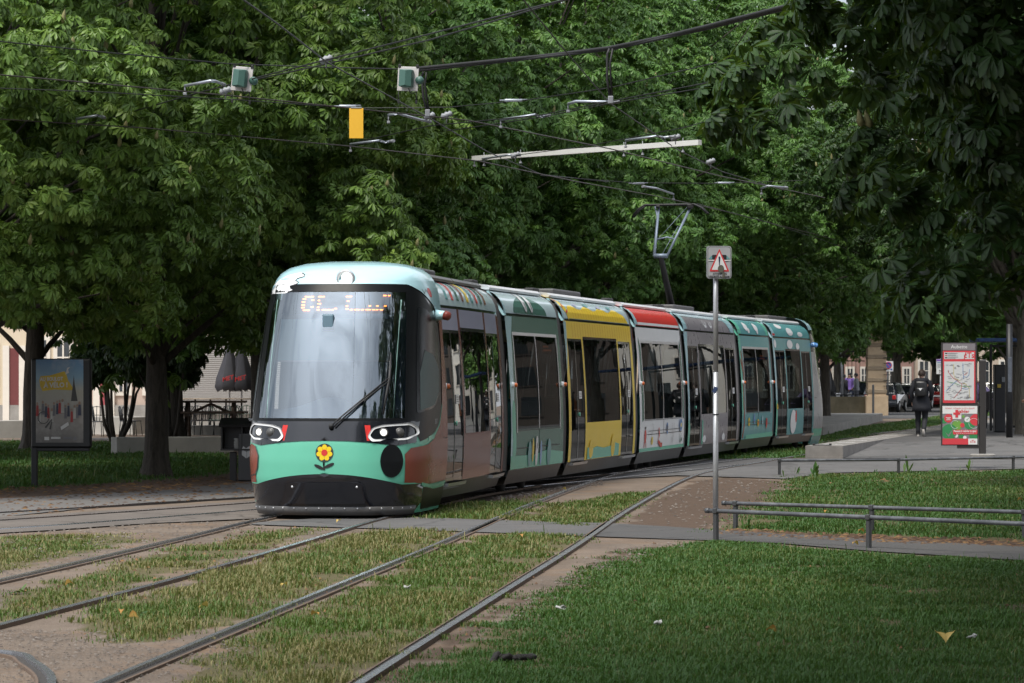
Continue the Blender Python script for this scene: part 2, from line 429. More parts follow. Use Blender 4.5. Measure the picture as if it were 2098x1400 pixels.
# ------------------------------------------------------------------ asphalt sheets
def asphalt(name, c1, c2, leaves=0.0):
    m, nt, N, L = _nodes(name)
    p = N.new('ShaderNodeBsdfPrincipled'); o = N.new('ShaderNodeOutputMaterial'); L.new(p.outputs[0], o.inputs[0])
    c = _mixc(nt, c1, c2, _ramp(nt, _noise(nt, .7, 7, .65), [(.3, 0.0), (.7, 1.0)]))
    sp = _noise(nt, 90, 3, .8)
    c = _mixc(nt, c, tuple(x * 1.7 for x in c2), _math(nt, 'MULTIPLY', _ramp(nt, sp, [(.56, 0.0), (.7, 1.0)]), .5))
    c = _mixc(nt, c, tuple(x * .5 for x in c1), _math(nt, 'MULTIPLY', _ramp(nt, sp, [(.30, 1.0), (.42, 0.0)]), .6))
    ed = _ramp(nt, _noise(nt, 2.4, 8, .75), [(.56, 0.0), (.68, 1.0)])
    c = _mixc(nt, c, (.17, .13, .105), _math(nt, 'MULTIPLY', ed, .55))
    vo = N.new('ShaderNodeTexVoronoi'); vo.feature = 'DISTANCE_TO_EDGE'; vo.inputs['Scale'].default_value = .42
    tcv = N.new('ShaderNodeTexCoord'); nd = N.new('ShaderNodeTexNoise'); nd.inputs['Scale'].default_value = 1.3; nd.inputs['Detail'].default_value = 6; L.new(tcv.outputs['Object'], nd.inputs['Vector'])
    va = N.new('ShaderNodeVectorMath'); va.operation = 'ADD'; L.new(tcv.outputs['Object'], va.inputs[0]); L.new(nd.outputs['Color'], va.inputs[1]); L.new(va.outputs[0], vo.inputs['Vector'])
    c = _mixc(nt, c, tuple(x * .35 for x in c1), _math(nt, 'MULTIPLY', _ramp(nt, vo.outputs['Distance'], [(.0, 1.0), (.022, 0.0)]), .7))
    pt = N.new('ShaderNodeTexVoronoi'); pt.inputs['Scale'].default_value = .16; pt.distance = 'CHEBYCHEV'; L.new(tcv.outputs['Object'], pt.inputs['Vector']); sp2 = N.new('ShaderNodeSeparateColor'); L.new(pt.outputs['Color'], sp2.inputs[0])
    c = _mixc(nt, c, tuple(x * .62 for x in c1), _math(nt, 'MULTIPLY', _ramp(nt, sp2.outputs[0], [(.55, 0.0), (.62, 1.0)]), .55))
    if leaves:
        lf = _ramp(nt, _noise(nt, 14, 2, .5), [(.68, 0.0), (.72, 1.0)])
        c = _mixc(nt, c, (.30, .20, .07), _math(nt, 'MULTIPLY', lf, leaves))
    L.new(c, p.inputs['Base Color']); p.inputs['Roughness'].default_value = .9; p.inputs['Specular IOR Level'].default_value = .3
    L.new(_bump(nt, sp, .35, .008), p.inputs['Normal'])
    return m
A_PATH = asphalt('path_asphalt', (.082, .080, .081), (.122, .119, .118))
A_PAVE = asphalt('pavement_asphalt', (.105, .10, .098), (.15, .143, .136), .35)
A_ROAD = asphalt('road_asphalt', (.08, .08, .084), (.12, .12, .122))
A_CROSS = asphalt('crossing_asphalt', (.10, .088, .08), (.155, .135, .12))
def sheet(name, poly, m, z=.004, label=None, jit=.05, kind='structure', step=.25):
    """ground polygon with a slightly ragged edge"""
    pts = []
    for i in range(len(poly)):
        a, b = Vector(poly[i][:2]), Vector(poly[(i + 1) % len(poly)][:2])
        n = max(1, min(200, int((b - a).length / step)))
        d = (b - a).normalized() if (b - a).length else Vector((1, 0))
        for k in range(n):
            q = a + (b - a) * (k / n); j = (float(fbm(q.x, q.y, 1.7, 5)) - .5) * 2 * jit
            pts.append((q.x - d.y * j, q.y + d.x * j))
    mb = MB(); mb.flat(pts, lambda x, y: (x, y, z))
    o = mb.build(name, m)
    if label: tag(o, label, kind=kind)
    return o
sheet('pavement', G((-700, 1040), (0, 1022), (300, 1006), (560, 984), (760, 968), (1400, 930), (1400, 950), (1120, 985), (900, 1010), (560, 1016), (300, 1030), (0, 1060), (-700, 1100)), A_PAVE, .004, 'grey asphalt pavement between the tram tracks and the trees', .12)
sheet('path', G((480, 1074), (600, 1066), (760, 1058), (850, 1060), (1000, 1066), (1250, 1073), (1340, 1078), (1460, 1086), (1800, 1106), (2160, 1124), (2500, 1136), (2600, 1164), (2160, 1153), (1800, 1131), (1600, 1114), (1460, 1108), (1300, 1103), (1000, 1092), (780, 1084), (640, 1080)), A_PATH, .006, 'grey asphalt footpath crossing the rails between the low railings', .05)
sheet('track_crossing', G((-400, 1075), (0, 1060), (300, 1043), (560, 1024), (700, 1050), (840, 1056), (780, 1064), (560, 1062), (300, 1074), (0, 1094), (-400, 1130)), A_CROSS, .008, 'worn asphalt strip under the nose of the tram', .12)
sheet('road_crossing', G((1040, 986), (1160, 966), (1330, 946), (1450, 938), (1640, 940), (1740, 941), (2160, 934), (2700, 930), (2700, 958), (2160, 960), (1700, 970), (1610, 982), (1480, 978), (1390, 975), (1200, 985)), A_PATH, .010, 'asphalt crossing over the rails in front of the platform', .08)
sheet('road', G((1700, 858), (1815, 858), (2300, 856), (3200, 860), (3200, 822), (2300, 824), (1815, 826), (1500, 830), (1200, 834), (1200, 860)), A_ROAD, .004, 'asphalt street with parked cars behind the gate pillar', .2)
# puddle-free kerb of the left pavement
# ------------------------------------------------------------------ platform
M_CONC = stone('kerb_concrete', (.20, .19, .18), (.30, .29, .27), 2.5, .5, .5)
M_CONC2 = stone('block_concrete', (.15, .14, .13), (.24, .225, .21), 3, .5, .6)
M_WHITE = mat('white_marking', (.62, .62, .6), .7, var=.15, scale=5, dirt=.4)
PZ = .29
pe = [Vector((6.62, 73.8)), Vector((8.6, 82.3)), Vector((14.2, 106.6)), Vector((20.5, 131.0)), Vector((26.5, 152))]   # platform edge on the track side
def pside(i, off):
    a = pe[max(i - 1, 0)]; b = pe[min(i + 1, len(pe) - 1)]
    d = (b - a).normalized(); n = Vector((d.y, -d.x))
    return pe[i] + n * off
mb = MB()
for i in range(len(pe) - 1):       # surface behind the kerb stones, ramping up at the near end
    za, zb = (.02 if i == 0 else PZ - .004), PZ - .004
    a, b, c, d = pside(i, .84), pside(i + 1, .84), pside(i + 1, 14), pside(i, 14)
    mb.add([(a.x, a.y, za), (b.x, b.y, zb), (c.x, c.y, zb), (d.x, d.y, za)], [(0, 1, 2, 3)])
tag(mb.build('platform', A_PATH), 'grey asphalt tram platform ramping up behind the kerb', kind='structure')
mb = MB()
for i in range(len(pe) - 1):
    a, b, c, d = pside(i, 0), pside(i + 1, 0), pside(i + 1, .85), pside(i, .85)
    vs = [(p.x, p.y, z) for z in (-.05, PZ) for p in (a, b, c, d)]
    mb.add(vs, [(4, 5, 6, 7), (0, 1, 5, 4), (2, 3, 7, 6), (3, 0, 4, 7)])
plat = tag(mb.build('platform_kerb', [M_CONC2, M_CONC]), 'long concrete platform kerb with a blunt block end', kind='structure')
mb = MB()
L0 = (pe[2] - pe[0]).length
for k in range(16):
    t = 1.6 + k * 2.3
    q = pe[0]; 
    i = 0; acc = t
    while i < len(pe) - 2 and acc > (pe[i + 1] - pe[i]).length: acc -= (pe[i + 1] - pe[i]).length; i += 1
    d = (pe[i + 1] - pe[i]).normalized(); n = Vector((d.y, -d.x)); q = pe[i] + d * acc + n * .42
    mb.add([(*(q + d * x + n * y), PZ + .004) for x, y in ((-.13, -.22), (.13, -.22), (.13, .22), (-.13, .22))], [(0, 1, 2, 3)])
tag(mb.build('platform_markings', M_WHITE), 'row of short white dashes along the platform edge', kind='structure')
# small steel step plate on the kerb's blunt end
mb = MB(); q = Vector((7.02, 74.05, PZ)); mb.rbox(q + Vector((0, 0, .012)), (.42, .12, .02), .006)
for x in (-.19, .19): mb.rbox(q + Vector((x, 0, .03)), (.05, .14, .03), .006)
tag(mb.build('steel_plate', mat('dark_steel', (.05, .05, .052), .5, .6), origin=q), 'small dark steel plate lying on the blunt end of the platform kerb', 'plate')
# opposite platform
lp = [Vector((9.6, 101.0)), Vector((12.4, 118)), Vector((15.7, 138.5))]
mb = MB()
for i in range(2):
    d = (lp[i + 1] - lp[i]).normalized(); n = Vector((-d.y, d.x)) * 4
    for a, b in (((lp[i]), (lp[i + 1])),):
        vs = [(p.x, p.y, z) for z in (-.05, .30) for p in (a, b, b + n, a + n)]
        mb.add(vs, [(4, 5, 6, 7), (0, 1, 5, 4), (2, 3, 7, 6), (3, 0, 4, 7), (1, 2, 6, 5)])
tag(mb.build('opposite_platform', M_CONC), 'low concrete platform on the far side of the tracks before the fence', kind='structure')

# ------------------------------------------------------------------ rails
M_RAIL = mat('rail_steel', (.46, .47, .50), .27, .9, var=.25, scale=9, dirt=.22, dirtcol=(.12, .075, .05))
M_RAILD = mat('rail_groove', (.035, .03, .027), .8, var=.3, scale=14)
M_RUST = mat('rail_flank', (.13, .09, .065), .85, .2, var=.3, scale=12)
def spline(pts, n=12):
    P = [Vector((p[0], p[1])) for p in pts]; out = []
    for i in range(len(P) - 1):
        p0 = P[i - 1] if i else P[0] * 2 - P[1]; p1 = P[i]; p2 = P[i + 1]
        p3 = P[i + 2] if i + 2 < len(P) else P[-1] * 2 - P[-2]
        for k in range(n):
            t = k / n
            out.append(.5 * ((2 * p1) + (p2 - p0) * t + (2 * p0 - 5 * p1 + 4 * p2 - p3) * t * t + (3 * p1 - p0 - 3 * p2 + p3) * t ** 3))
    out.append(P[-1]); return out
def offset(line, o):
    r = []
    for i, p in enumerate(line):
        d = (line[min(i + 1, len(line) - 1)] - line[max(i - 1, 0)]).normalized()
        r.append(p + Vector((d.y, -d.x)) * o)
    return r
def rail(line, label, gside=1, z0=0.0, slim=False):
    """grooved rail: running head, groove, guard lip; gside: side of the groove (+1 = right)"""
    prof = [(-.062, -.03, 2), (-.055, .026, 0), (-.002, .030, 0), (.0, .006, 1), (.050, .006, 1), (.052, .014, 1), (.070, .012, 2), (.076, -.03, 2)]
    if slim: prof = [(-.04, -.03, 1), (-.034, .018, 0), (0, .020, 0), (.002, .013, 1), (.034, .013, 1), (.036, .017, 1), (.044, -.03, 1)]
    mb = MB(); k = len(prof); vs = []
    for i, p in enumerate(line):
        d = (line[min(i + 1, len(line) - 1)] - line[max(i - 1, 0)]).normalized(); n = Vector((d.y, -d.x)) * gside
        for x, z, m_ in prof: vs.append((p.x + n.x * x, p.y + n.y * x, z + z0))
    b = mb.add(vs, [])
    for i in range(len(line) - 1):
        for j in range(k - 1):
            f = [i * k + j, (i + 1) * k + j, (i + 1) * k + j + 1, i * k + j + 1]
            if gside < 0: f = f[::-1]
            mb.f.append(f); mb.m.append(1 if prof[j][2] == 1 and prof[j + 1][2] == 1 else (2 if 2 in (prof[j][2], prof[j + 1][2]) else 0)); mb.sm.append(False)
    # slots of the groove walls stay dark
    o = mb.build('tram_rail', [M_RAIL, M_RAILD, M_RUST])
    return tag(o, label, 'rail', 'tram rails laid in the ground')
TR = spline([(-5.5, 17), (-4.63, 23.5), (-3.78, 30), (-3.05, 36.5), (-2.43, 42.35), (-1.25, 50.54), (-.27, 55.3), (1.2, 62.4), (2.43, 68.06), (4.05, 75.16), (5.21, 79.87), (6.99, 86.43), (11.2, 101.5), (16.5, 119), (24, 142), (34, 170)], 10)   # centre line of the tram's own track
TR_OFF = .745
rail(offset(TR, -TR_OFF), 'far rail of the tram own track, bordering the bare earth strip', 1)
rail(offset(TR, TR_OFF), 'near rail of the tram own track, running out from under the nose', -1)
NEAR_R = spline([(-1.3, 15.5), (-.91, 19.74), (-.2, 26.8), (.696, 35.6), (1.63, 45.4), (3.05, 58.2), (3.99, 64.2), (5.3, 69.9), (6.15, 73.8), (8.1, 82.2), (13.7, 106.5), (20, 131), (27, 154)], 10)
rail(NEAR_R, 'rail nearest the camera with a dark groove, beside the lawn', -1)
rail(offset(NEAR_R, -1.50), 'second rail from the lawn, with a bright glint on its head', 1)

rail(spline([(-15, 31.5), (-11, 37.3), (-6.93, 44.3), (-3.95, 50), (-1.6, 55.3)]), 'far rail of the branch track curving off to the left past the poster panel', 1, slim=True)
rail(spline([(-13.6, 27.5), (-10.2, 33), (-6.18, 39.5), (-3.57, 45.2), (-2.3, 48.6)]), 'near rail of the branch track curving off to the left in front of the tram', -1, slim=True)
rail(spline([(-14.2, 29.4), (-10.6, 35.1), (-6.6, 41.8), (-3.9, 47.4), (-2.4, 51)]), 'thin middle rail between the two rails of the branch track', 1, slim=True)
rail(spline([(-.9, 52.0), (.6, 55.4), (1.67, 58.5), (3.1, 62.8), (4.28, 66.6), (5.4, 70.2)]), 'thin rail crossing the asphalt beside the tram, ending at the platform rails', 1, z0=.008, slim=True)
rail(spline([(-.2, 56.4), (1.4, 60.3), (3.0, 65.3), (4.6, 70.5), (5.6, 74)]), 'thin rail emerging from the shadow under the middle of the tram', 1, z0=.008, slim=True)
rail(spline([(-6.5, 23.3), (-4.6, 22.6), (-3.42, 21.8), (-3.1, 21.0), (-2.8, 19.7), (-2.68, 18), (-2.7, 15.5)]), 'sharply curved rail in the near corner of bare earth, far from the lawn', 1)
# ------------------------------------------------------------------ tram
NOSE = Vector((-2.43, 42.35)); 
JC = [NOSE, Vector((-1.25, 50.54)), Vector((-.272, 55.29)), Vector((1.205, 62.4)), Vector((2.43, 68.06)), Vector((4.05, 75.16)), Vector((5.21, 79.87)), Vector((7.32, 87.75))]
tram = thing('tram', 'long seven-section tram in a colourful cartoon wrap, its green nose towards the camera', 'tram', (NOSE.x, NOSE.y, 0))
# paints
P_CYAN = mat('paint_pale_blue', (.42, .67, .73), .22, var=.04, coat=.6, scale=2)
P_SKY = mat('paint_whitish_blue', (.55, .70, .76), .2, var=.05, coat=.6, scale=2)
P_GREEN = mat('paint_mint', (.13, .46, .33), .25, var=.06, spec=.25, coat=.12, scale=2)
P_TEAL = mat('paint_teal', (.10, .29, .30), .25, var=.08, spec=.25, coat=.12, scale=2)
P_DGREEN = mat('paint_dark_green', (.025, .125, .09), .25, var=.1, spec=.25, coat=.12, scale=3)
P_BROWN = mat('paint_red_brown', (.23, .06, .038), .22, var=.12, spec=.25, coat=.12, scale=3)
P_MAROON = mat('paint_maroon', (.165, .036, .030), .2, var=.1, spec=.25, coat=.12, scale=3)
P_YELLOW = mat('paint_yellow', (.74, .53, .015), .3, var=.06, spec=.25, coat=.12, scale=2)
P_RED = mat('paint_red', (.55, .035, .03), .25, var=.06, spec=.25, coat=.12, scale=2)
P_WHITE = mat('paint_white', (.72, .73, .74), .25, var=.05, spec=.25, coat=.12, scale=2)
P_GREY = mat('paint_mauve_grey', (.20, .185, .20), .28, var=.08, spec=.25, coat=.12, scale=2)
P_LILAC = mat('paint_lilac', (.36, .37, .50), .22, var=.06, spec=.25, coat=.12, scale=2)
P_FIELD = mat('window_field_black', (.006, .007, .008), .35, var=.1, spec=.15)
P_BLACK = mat('paint_black', (.008, .009, .013), .15, var=.1, coat=.5, scale=3)
P_SKIRT = mat('skirt_grey', (.10, .10, .10), .4, .3, var=.15, scale=4, dirt=.4)
P_UNDER = mat('underframe_black', (.015, .014, .013), .8, var=.3, dirt=.5)
P_RUBBER = mat('gangway_rubber', (.075, .07, .068), .65, var=.15, scale=5, bump=.1)
P_ALU = mat('brushed_aluminium', (.62, .63, .65), .35, .85, var=.08, scale=5)
P_ROOFP = mat('roof_panel_grey', (.66, .67, .69), .35, .2, var=.06, scale=2, dirt=.2)
P_ROOFD = mat('roof_dark', (.03, .03, .032), .7, var=.2)
P_INK = mat('ink_line', (.012, .012, .014), .3, var=.1, coat=.4)
P_BLUE = mat('paint_blue', (.10, .26, .55), .25, var=.06, coat=.5)
P_ORANGE = mat('lamp_orange', (.55, .11, .01), .25, var=.05, coat=.6)
P_SEAT = mat('seat_turquoise', (.12, .34, .33), .6, var=.1)
P_INT = mat('interior_grey', (.16, .17, .17), .6, var=.1)
P_INTL = mat('cab_interior_blue', (.42, .58, .66), .5, var=.06)
P_BLIND = mat('sun_blind_turquoise', (.55, .80, .83), .6, var=.06, scale=2)
P_STICK = mat('sticker_white', (.7, .7, .7), .5, var=.05)
G_SIDE = glass('tram_side_glass', (.11, .13, .13), 1.11, 0, .05, .9)
G_DOOR = glass('tram_door_glass', (.07, .08, .08), 1.12, 0, .10, 1.1)
G_MIRROR = glass('tram_mirror_glass', (.10, .10, .11), 2.6, 0, .10, 1.0)
G_WIND = glass('windscreen_glass', (.80, .88, .92), 3.1, 0, .03, .6, (.84, .93, 1.0))
G_CAB = glass('cab_side_glass', (.06, .065, .075), 1.5, 0, .02, .6)
LED = emit('led_orange', (1.0, .20, .02), 9)
LEDW = emit('lamp_white', (1.0, .98, .92), 1.3)
LEDD = emit('led_sign_dim', (1.0, .2, .02), .35)
P_BLK2 = mat('matt_black', (.01, .01, .011), .55, var=.2)

ZG = 2.80                       # roof gap line
SEC = [(.18, 1.10), (.40, 1.185), (.7, 1.205), (1.0, 1.212), (1.4, 1.205), (1.8, 1.185), (2.3, 1.15), (2.80, 1.10), (2.84, 1.095), (2.95, 1.07), (3.05, 1.02), (3.13, .94), (3.19, .82), (3.22, .72)]
def wz(z):
    for (a, wa), (b, wb) in zip(SEC, SEC[1:]):
        if z <= b: return wa + (wb - wa) * (z - a) / (b - a)
    return SEC[-1][1]
class Mod:
    """one tram section: s runs backwards from its front joint, w to the platform side, z up"""
    def __init__(s, i):
        a, b = JC[i], JC[i + 1]; s.o = a; s.L = (b - a).length; s.d = (b - a) / s.L; s.n = Vector((s.d.y, -s.d.x)); s.i = i
        s.bulge = None
    def p(s, u, w, z):
        return (s.o.x + s.d.x * u + s.n.x * w, s.o.y + s.d.y * u + s.n.y * w, z)
    def side(s, u, z, off=0.0, sg=1):
        w = wz(z) + off
        if s.bulge: w -= s.bulge[1] * (u - s.bulge[0]) ** 2
        return s.p(u, sg * w, z)
def zcuts(z0, z1, step=.22):
    zs = sorted({z0, z1} | {z for z, _ in SEC if z0 + .02 < z < z1 - .02})
    return zs
def srect(mb, m, u0, u1, z0, z1, off=0.0, sg=1, nu=1):
    zs = zcuts(z0, z1)
    us = [u0 + (u1 - u0) * k / nu for k in range(nu + 1)]
    vs = [m.side(u, z, off, sg) for z in zs for u in us]; n = nu + 1
    fs = []
    for i in range(len(zs) - 1):
        for j in range(nu):
            f = (i * n + j, i * n + j + 1, (i + 1) * n + j + 1, (i + 1) * n + j)
            fs.append(f if sg > 0 else f[::-1])
    sm = mb.smooth; mb.smooth = True; mb.add(vs, fs); mb.smooth = sm
def spanel(mb, m, u0, u1, z0, z1, off, th, sg=1, nu=1):
    """a plate with real thickness standing proud of the side"""
    srect(mb, m, u0, u1, z0, z1, off, sg, nu)
    for (a, b, c, d) in (((u0, z0), (u1, z0), None, None), ((u0, z1), (u1, z1), None, None), ((u0, z0), (u0, z1), None, None), ((u1, z0), (u1, z1), None, None)):
        mb.add([m.side(*a, off, sg), m.side(*b, off, sg), m.side(*b, off - th, sg), m.side(*a, off - th, sg)], [(0, 1, 2, 3)])
def decal(mb, m, poly, off=.004, sg=1):
    """printed shape (s, z) wrapped on the side"""
    bm = bmesh.new(); vs = [bm.verts.new((a, b, 0)) for a, b in poly]
    es = [bm.edges.new((vs[i], vs[(i + 1) % len(vs)])) for i in range(len(vs))]
    bmesh.ops.triangle_fill(bm, use_beauty=True, edges=es)
    zs = [z for z, _ in SEC]; lo = min(b for a, b in poly); hi = max(b for a, b in poly)
    for z in zs:
        if lo < z < hi: bmesh.ops.bisect_plane(bm, geom=bm.verts[:] + bm.edges[:] + bm.faces[:], plane_co=(0, z, 0), plane_no=(0, 1, 0))
    bm.verts.index_update()
    mb.add([m.side(v.co.x, v.co.y, off, sg) for v in bm.verts], [[v.index for v in f.verts] for f in bm.faces]); bm.free()
def ell(cx, cy, rx, ry, n=24, rot=0, a0=0, a1=360):
    c, s_ = math.cos(R(rot)), math.sin(R(rot)); o = []
    for k in range(n):
        t = R(a0 + (a1 - a0) * k / (n if a1 - a0 >= 360 else n - 1)); x, y = rx * math.cos(t), ry * math.sin(t)
        o.append((cx + x * c - y * s_, cy + x * s_ + y * c))
    return o
def stroke(pts, w_):
    """outline polygon of a line"""
    P = [Vector(p) for p in pts]; l, r = [], []
    for i, p in enumerate(P):
        d = (P[min(i + 1, len(P) - 1)] - P[max(i - 1, 0)]).normalized(); n = Vector((-d.y, d.x)) * w_ / 2
        l.append(tuple(p + n)); r.append(tuple(p - n))
    return l + r[::-1]

DOOR_T, DOOR_B = 2.50, .42
def body(m, u0, u1, openings, base, mats, cove, header=None, sg=1, nu=1):
    """skirt, side wall with openings, header and roof cove; mats index list"""
    mb = MB()
    mb.mat(1); srect(mb, m, u0, u1, .18, .40, -.012, sg, nu)
    mb.mat(0)
    u = u0
    for (a, b, zb, zt) in openings + [(u1, None, 0, 0)]:
        if a > u: srect(mb, m, u, a, .40, ZG, 0, sg)
        if b is None: break
        n2 = max(1, round(nu * (b - a) / (u1 - u0)))
        if zb > .40: srect(mb, m, a, b, .40, zb, 0, sg, n2)
        if zt < ZG: 
            mb.mat(3 if header else 0); srect(mb, m, a, b, zt, ZG, 0, sg, n2); mb.mat(0)
        u = b
    mb.mat(4); srect(mb, m, u0, u1, ZG - .005, 2.85, -.012, sg, nu)
    mb.mat(2); srect(mb, m, u0, u1, 2.84, 3.22, 0, sg, nu)
    return mb
def side_module(m, u0, u1, kind, mats, header=None, nu=1, gl_door=None):
    """kind 'door' : door, window over a panel, door ; kind 'window': one wide two-pane window"""
    L = u1 - u0
    for sg in (1, -1):
        if kind == 'door':
            e = .22; dw = 1.32; mid = (u0 + e + dw + .16, u1 - e - dw - .16)
            ops = [(u0 + e, u0 + e + dw, DOOR_B - .02, DOOR_T), (mid[0], mid[1], 1.05, DOOR_T), (u1 - e - dw, u1 - e, DOOR_B - .02, DOOR_T)]
        else:
            ops = [(u0 + .50, u1 - .30, 1.02, DOOR_T)]
        mb = body(m, u0, u1, ops, None, mats, None, header, sg, nu)
        pn = mb.build('body_side', mats, tram)
        for k, (a, b, zb, zt) in enumerate(ops):
            isdoor = kind == 'door' and k != 1
            gm = gl_door if (gl_door and sg > 0) else (G_DOOR if isdoor else G_SIDE)
            mid_ = (a + b) / 2
            if isdoor:
                d = MB(); d.mat(0)
                for (x0, x1) in ((a, mid_ - .006), (mid_ + .006, b)):       # two leaves with slim black frames
                    f = .035
                    spanel(d, m, x0, x0 + f, zb, zt, -.004, .03, sg); spanel(d, m, x1 - f, x1, zb, zt, -.004, .03, sg)
                    spanel(d, m, x0 + f, x1 - f, zb, zb + .05, -.004, .03, sg, 2); spanel(d, m, x0 + f, x1 - f, zt - .04, zt, -.004, .03, sg, 2)
                dr = d.build('door', [P_BLACK], tram)
                for (x0, x1) in ((a, mid_ - .006), (mid_ + .006, b)):
                    q = MB(); srect(q, m, x0 + .035, x1 - .035, zb + .05, zt - .04, -.008, sg, 4); q.build('door_glass', [gm], dr)
                st = MB(); spanel(st, m, a, b, zb - .06, zb - .012, .07, .09, sg, 3); 
                st.add([m.side(a, zb - .012, .07, sg), m.side(b, zb - .012, .07, sg), m.side(b, zb - .012, -.01, sg), m.side(a, zb - .012, -.01, sg)], [(0, 1, 2, 3)])
                st.build('door_step', [P_ALU], tram)
                if sg > 0:
                    q = MB(); spanel(q, m, mid_ + .12, mid_ + .36, 1.47, 1.60, .0, .003, sg); q.mat(1)
                    for z in (1.505, 1.535, 1.565): spanel(q, m, mid_ + .15, mid_ + .33, z - .006, z + .006, .002, .002, sg)
                    q.build('door_sticker', [P_STICK, P_INK], dr)
                    q = MB(); q.lathe(m.side(mid_ + .08, 1.2, .0), [(.035, 0), (.035, .014), (.02, .016)], 12, Matrix((m.n.to_3d(), Vector((0, 0, 1)), m.d.to_3d())).transposed() @ Matrix.Rotation(R(90), 3, 'Y'))
                    q.build('door_button', [P_GREEN], dr)
            else:
                wn = MB()
                if kind == 'window':
                    fr = MB()
                    for (x0, x1) in ((a - .05, a), (b, b + .05)): spanel(fr, m, x0, x1, zb - .04, zt + .04, .004, .01, sg)
                    spanel(fr, m, a - .05, b + .05, zt + .0, zt + .05, .006, .014, sg, 2)
                    spanel(fr, m, mid_ - .02, mid_ + .02, zb, zt, .002, .02, sg)
                else:
                    fr = MB(); spanel(fr, m, a - .012, b + .012, zt, zt + .045, .006, .01, sg, 2)
                    spanel(fr, m, a - .03, a, zb, zt, .003, .01, sg); spanel(fr, m, b, b + .03, zb, zt, .003, .01, sg)
                win = fr.build('window', [P_ALU if kind == 'window' else P_BLACK], tram)
                for (x0, x1) in (((a, mid_ - .02), (mid_ + .02, b)) if kind == 'window' else ((a, b),)):
                    q = MB(); srect(q, m, x0, x1, zb, zt, -.006, sg, 3); q.build('pane', [gm], win)
                if kind == 'window':
                    lp = MB()
                    for (x0, x1, z0, z1) in ((a, b, .72, .735), (a, b, 1.0, 1.012), (mid_ - .008, mid_ + .008, .735, 1.0)):
                        spanel(lp, m, x0, x1, z0, z1, .003, .006, sg, 2)
                    lp.build('panel_joints', [P_BLK2], tram)
        if sg > 0:            # marker lamps
            pass
    # floor, ceiling, ends, roof
    mb = MB(); mb.mat(0)
    for (za, zb, hw) in ((.30, .38, 1.12), (2.72, 2.76, 1.06)):
        vs = [m.p(u, w, z) for z in (za, zb) for u, w in ((u0, -hw), (u1, -hw), (u1, hw), (u0, hw))]
        mb.add(vs, [(0, 1, 2, 3), (4, 5, 6, 7), (0, 1, 5, 4), (2, 3, 7, 6)])
    mb.build('floor_and_ceiling', [P_INT], tram)
    mb = MB()
    us = [u0, u1]
    mb.add([m.p(u, w, z) for u in us for w, z in ((-.72, 3.22), (-.6, 3.24), (.6, 3.24), (.72, 3.22))], [(0, 1, 5, 4), (1, 2, 6, 5), (2, 3, 7, 6)])
    mb.build('roof', [P_ROOFD], tram)
    for sg in (1, -1):
        n = 2 if L > 5 else 1
        for k in range(n):
            a = u0 + .12 + k * (L - .2) / n; b = a + (L - .2) / n - .06
            q = MB(); prof = [(.83, 3.20), (.845, 3.235), (.80, 3.275), (.60, 3.30), (.60, 3.23)]
            vs = [m.p(u, sg * w, z) for u in (a, b) for w, z in prof]; k_ = len(prof)
            q.add(vs, [(j, j + 1, k_ + j + 1, k_ + j) for j in range(k_ - 1)] + [tuple(range(k_)), tuple(range(k_, 2 * k_))])
            q.build('roof_fairing', [P_ROOFP if m is not MODS[0] else P_SKIRT], tram)
    # underside
    mb = MB(); mb.box(m.p((u0 + u1) / 2, 0, .24), (1.9, L - .1, .16), M=Matrix.Rotation(-math.atan2(m.d.x, m.d.y), 3, 'Z'))
    mb.build('underframe', [P_UNDER], tram)
def seats(m, u0, u1, n):
    rot = Matrix.Rotation(-math.atan2(m.d.x, m.d.y), 3, 'Z')
    for k in range(n):
        u = u0 + (u1 - u0) * (k + .5) / n
        for w in (-.82, -.42, .42, .82):
            q = MB(); q.smooth = True
            q.rbox(m.p(u, w, .78), (.40, .40, .07), .03, M=rot); q.rbox(m.p(u + .2, w, 1.12), (.40, .07, .66), .03, M=rot)
            q.rbox(m.p(u, w, .57), (.10, .25, .38), .02, M=rot)
            q.build('seat', [P_SEAT], tram)
def poles(m, us):
    for u in us:
        for w in (.55, -.55):
            q = MB(); q.tube([m.p(u, w, .38), m.p(u, w, 2.7)], .018, 8); q.build('grab_pole', [P_GREEN], tram)
def gangway(i, z_t=3.17):
    """dark ribbed bellows between section i and i + 1"""
    m1, m2 = MODS[i], MODS[i + 1]
    c = JC[i + 1]; d = (m1.d + m2.d).normalized(); n = Vector((d.y, -d.x)); mb = MB(); mb.smooth = True
    prof = [(z, w_) for z, w_ in SEC if z <= 3.2 and z >= .3]
    us = [-.27 + .54 * k / 12 for k in range(13)]
    for sg in (1, -1):
        vs = []
        for j, u in enumerate(us):
            k = -.045 if j % 2 else -.075
            for z, w_ in prof: vs.append((c.x + d.x * u + n.x * sg * (w_ + k), c.y + d.y * u + n.y * sg * (w_ + k), z))
        K = len(prof); mb.add(vs, [(a * K + b, (a + 1) * K + b, (a + 1) * K + b + 1, a * K + b + 1) for a in range(12) for b in range(K - 1)])
    for (za, hw) in ((.3, 1.1), (3.2, .74)):
        mb.add([(c.x + d.x * u + n.x * w_, c.y + d.y * u + n.y * w_, za) for u, w_ in ((-.27, -hw), (.27, -hw), (.27, hw), (-.27, hw))], [(0, 1, 2, 3)])
    mb.build('gangway', [P_RUBBER], tram)
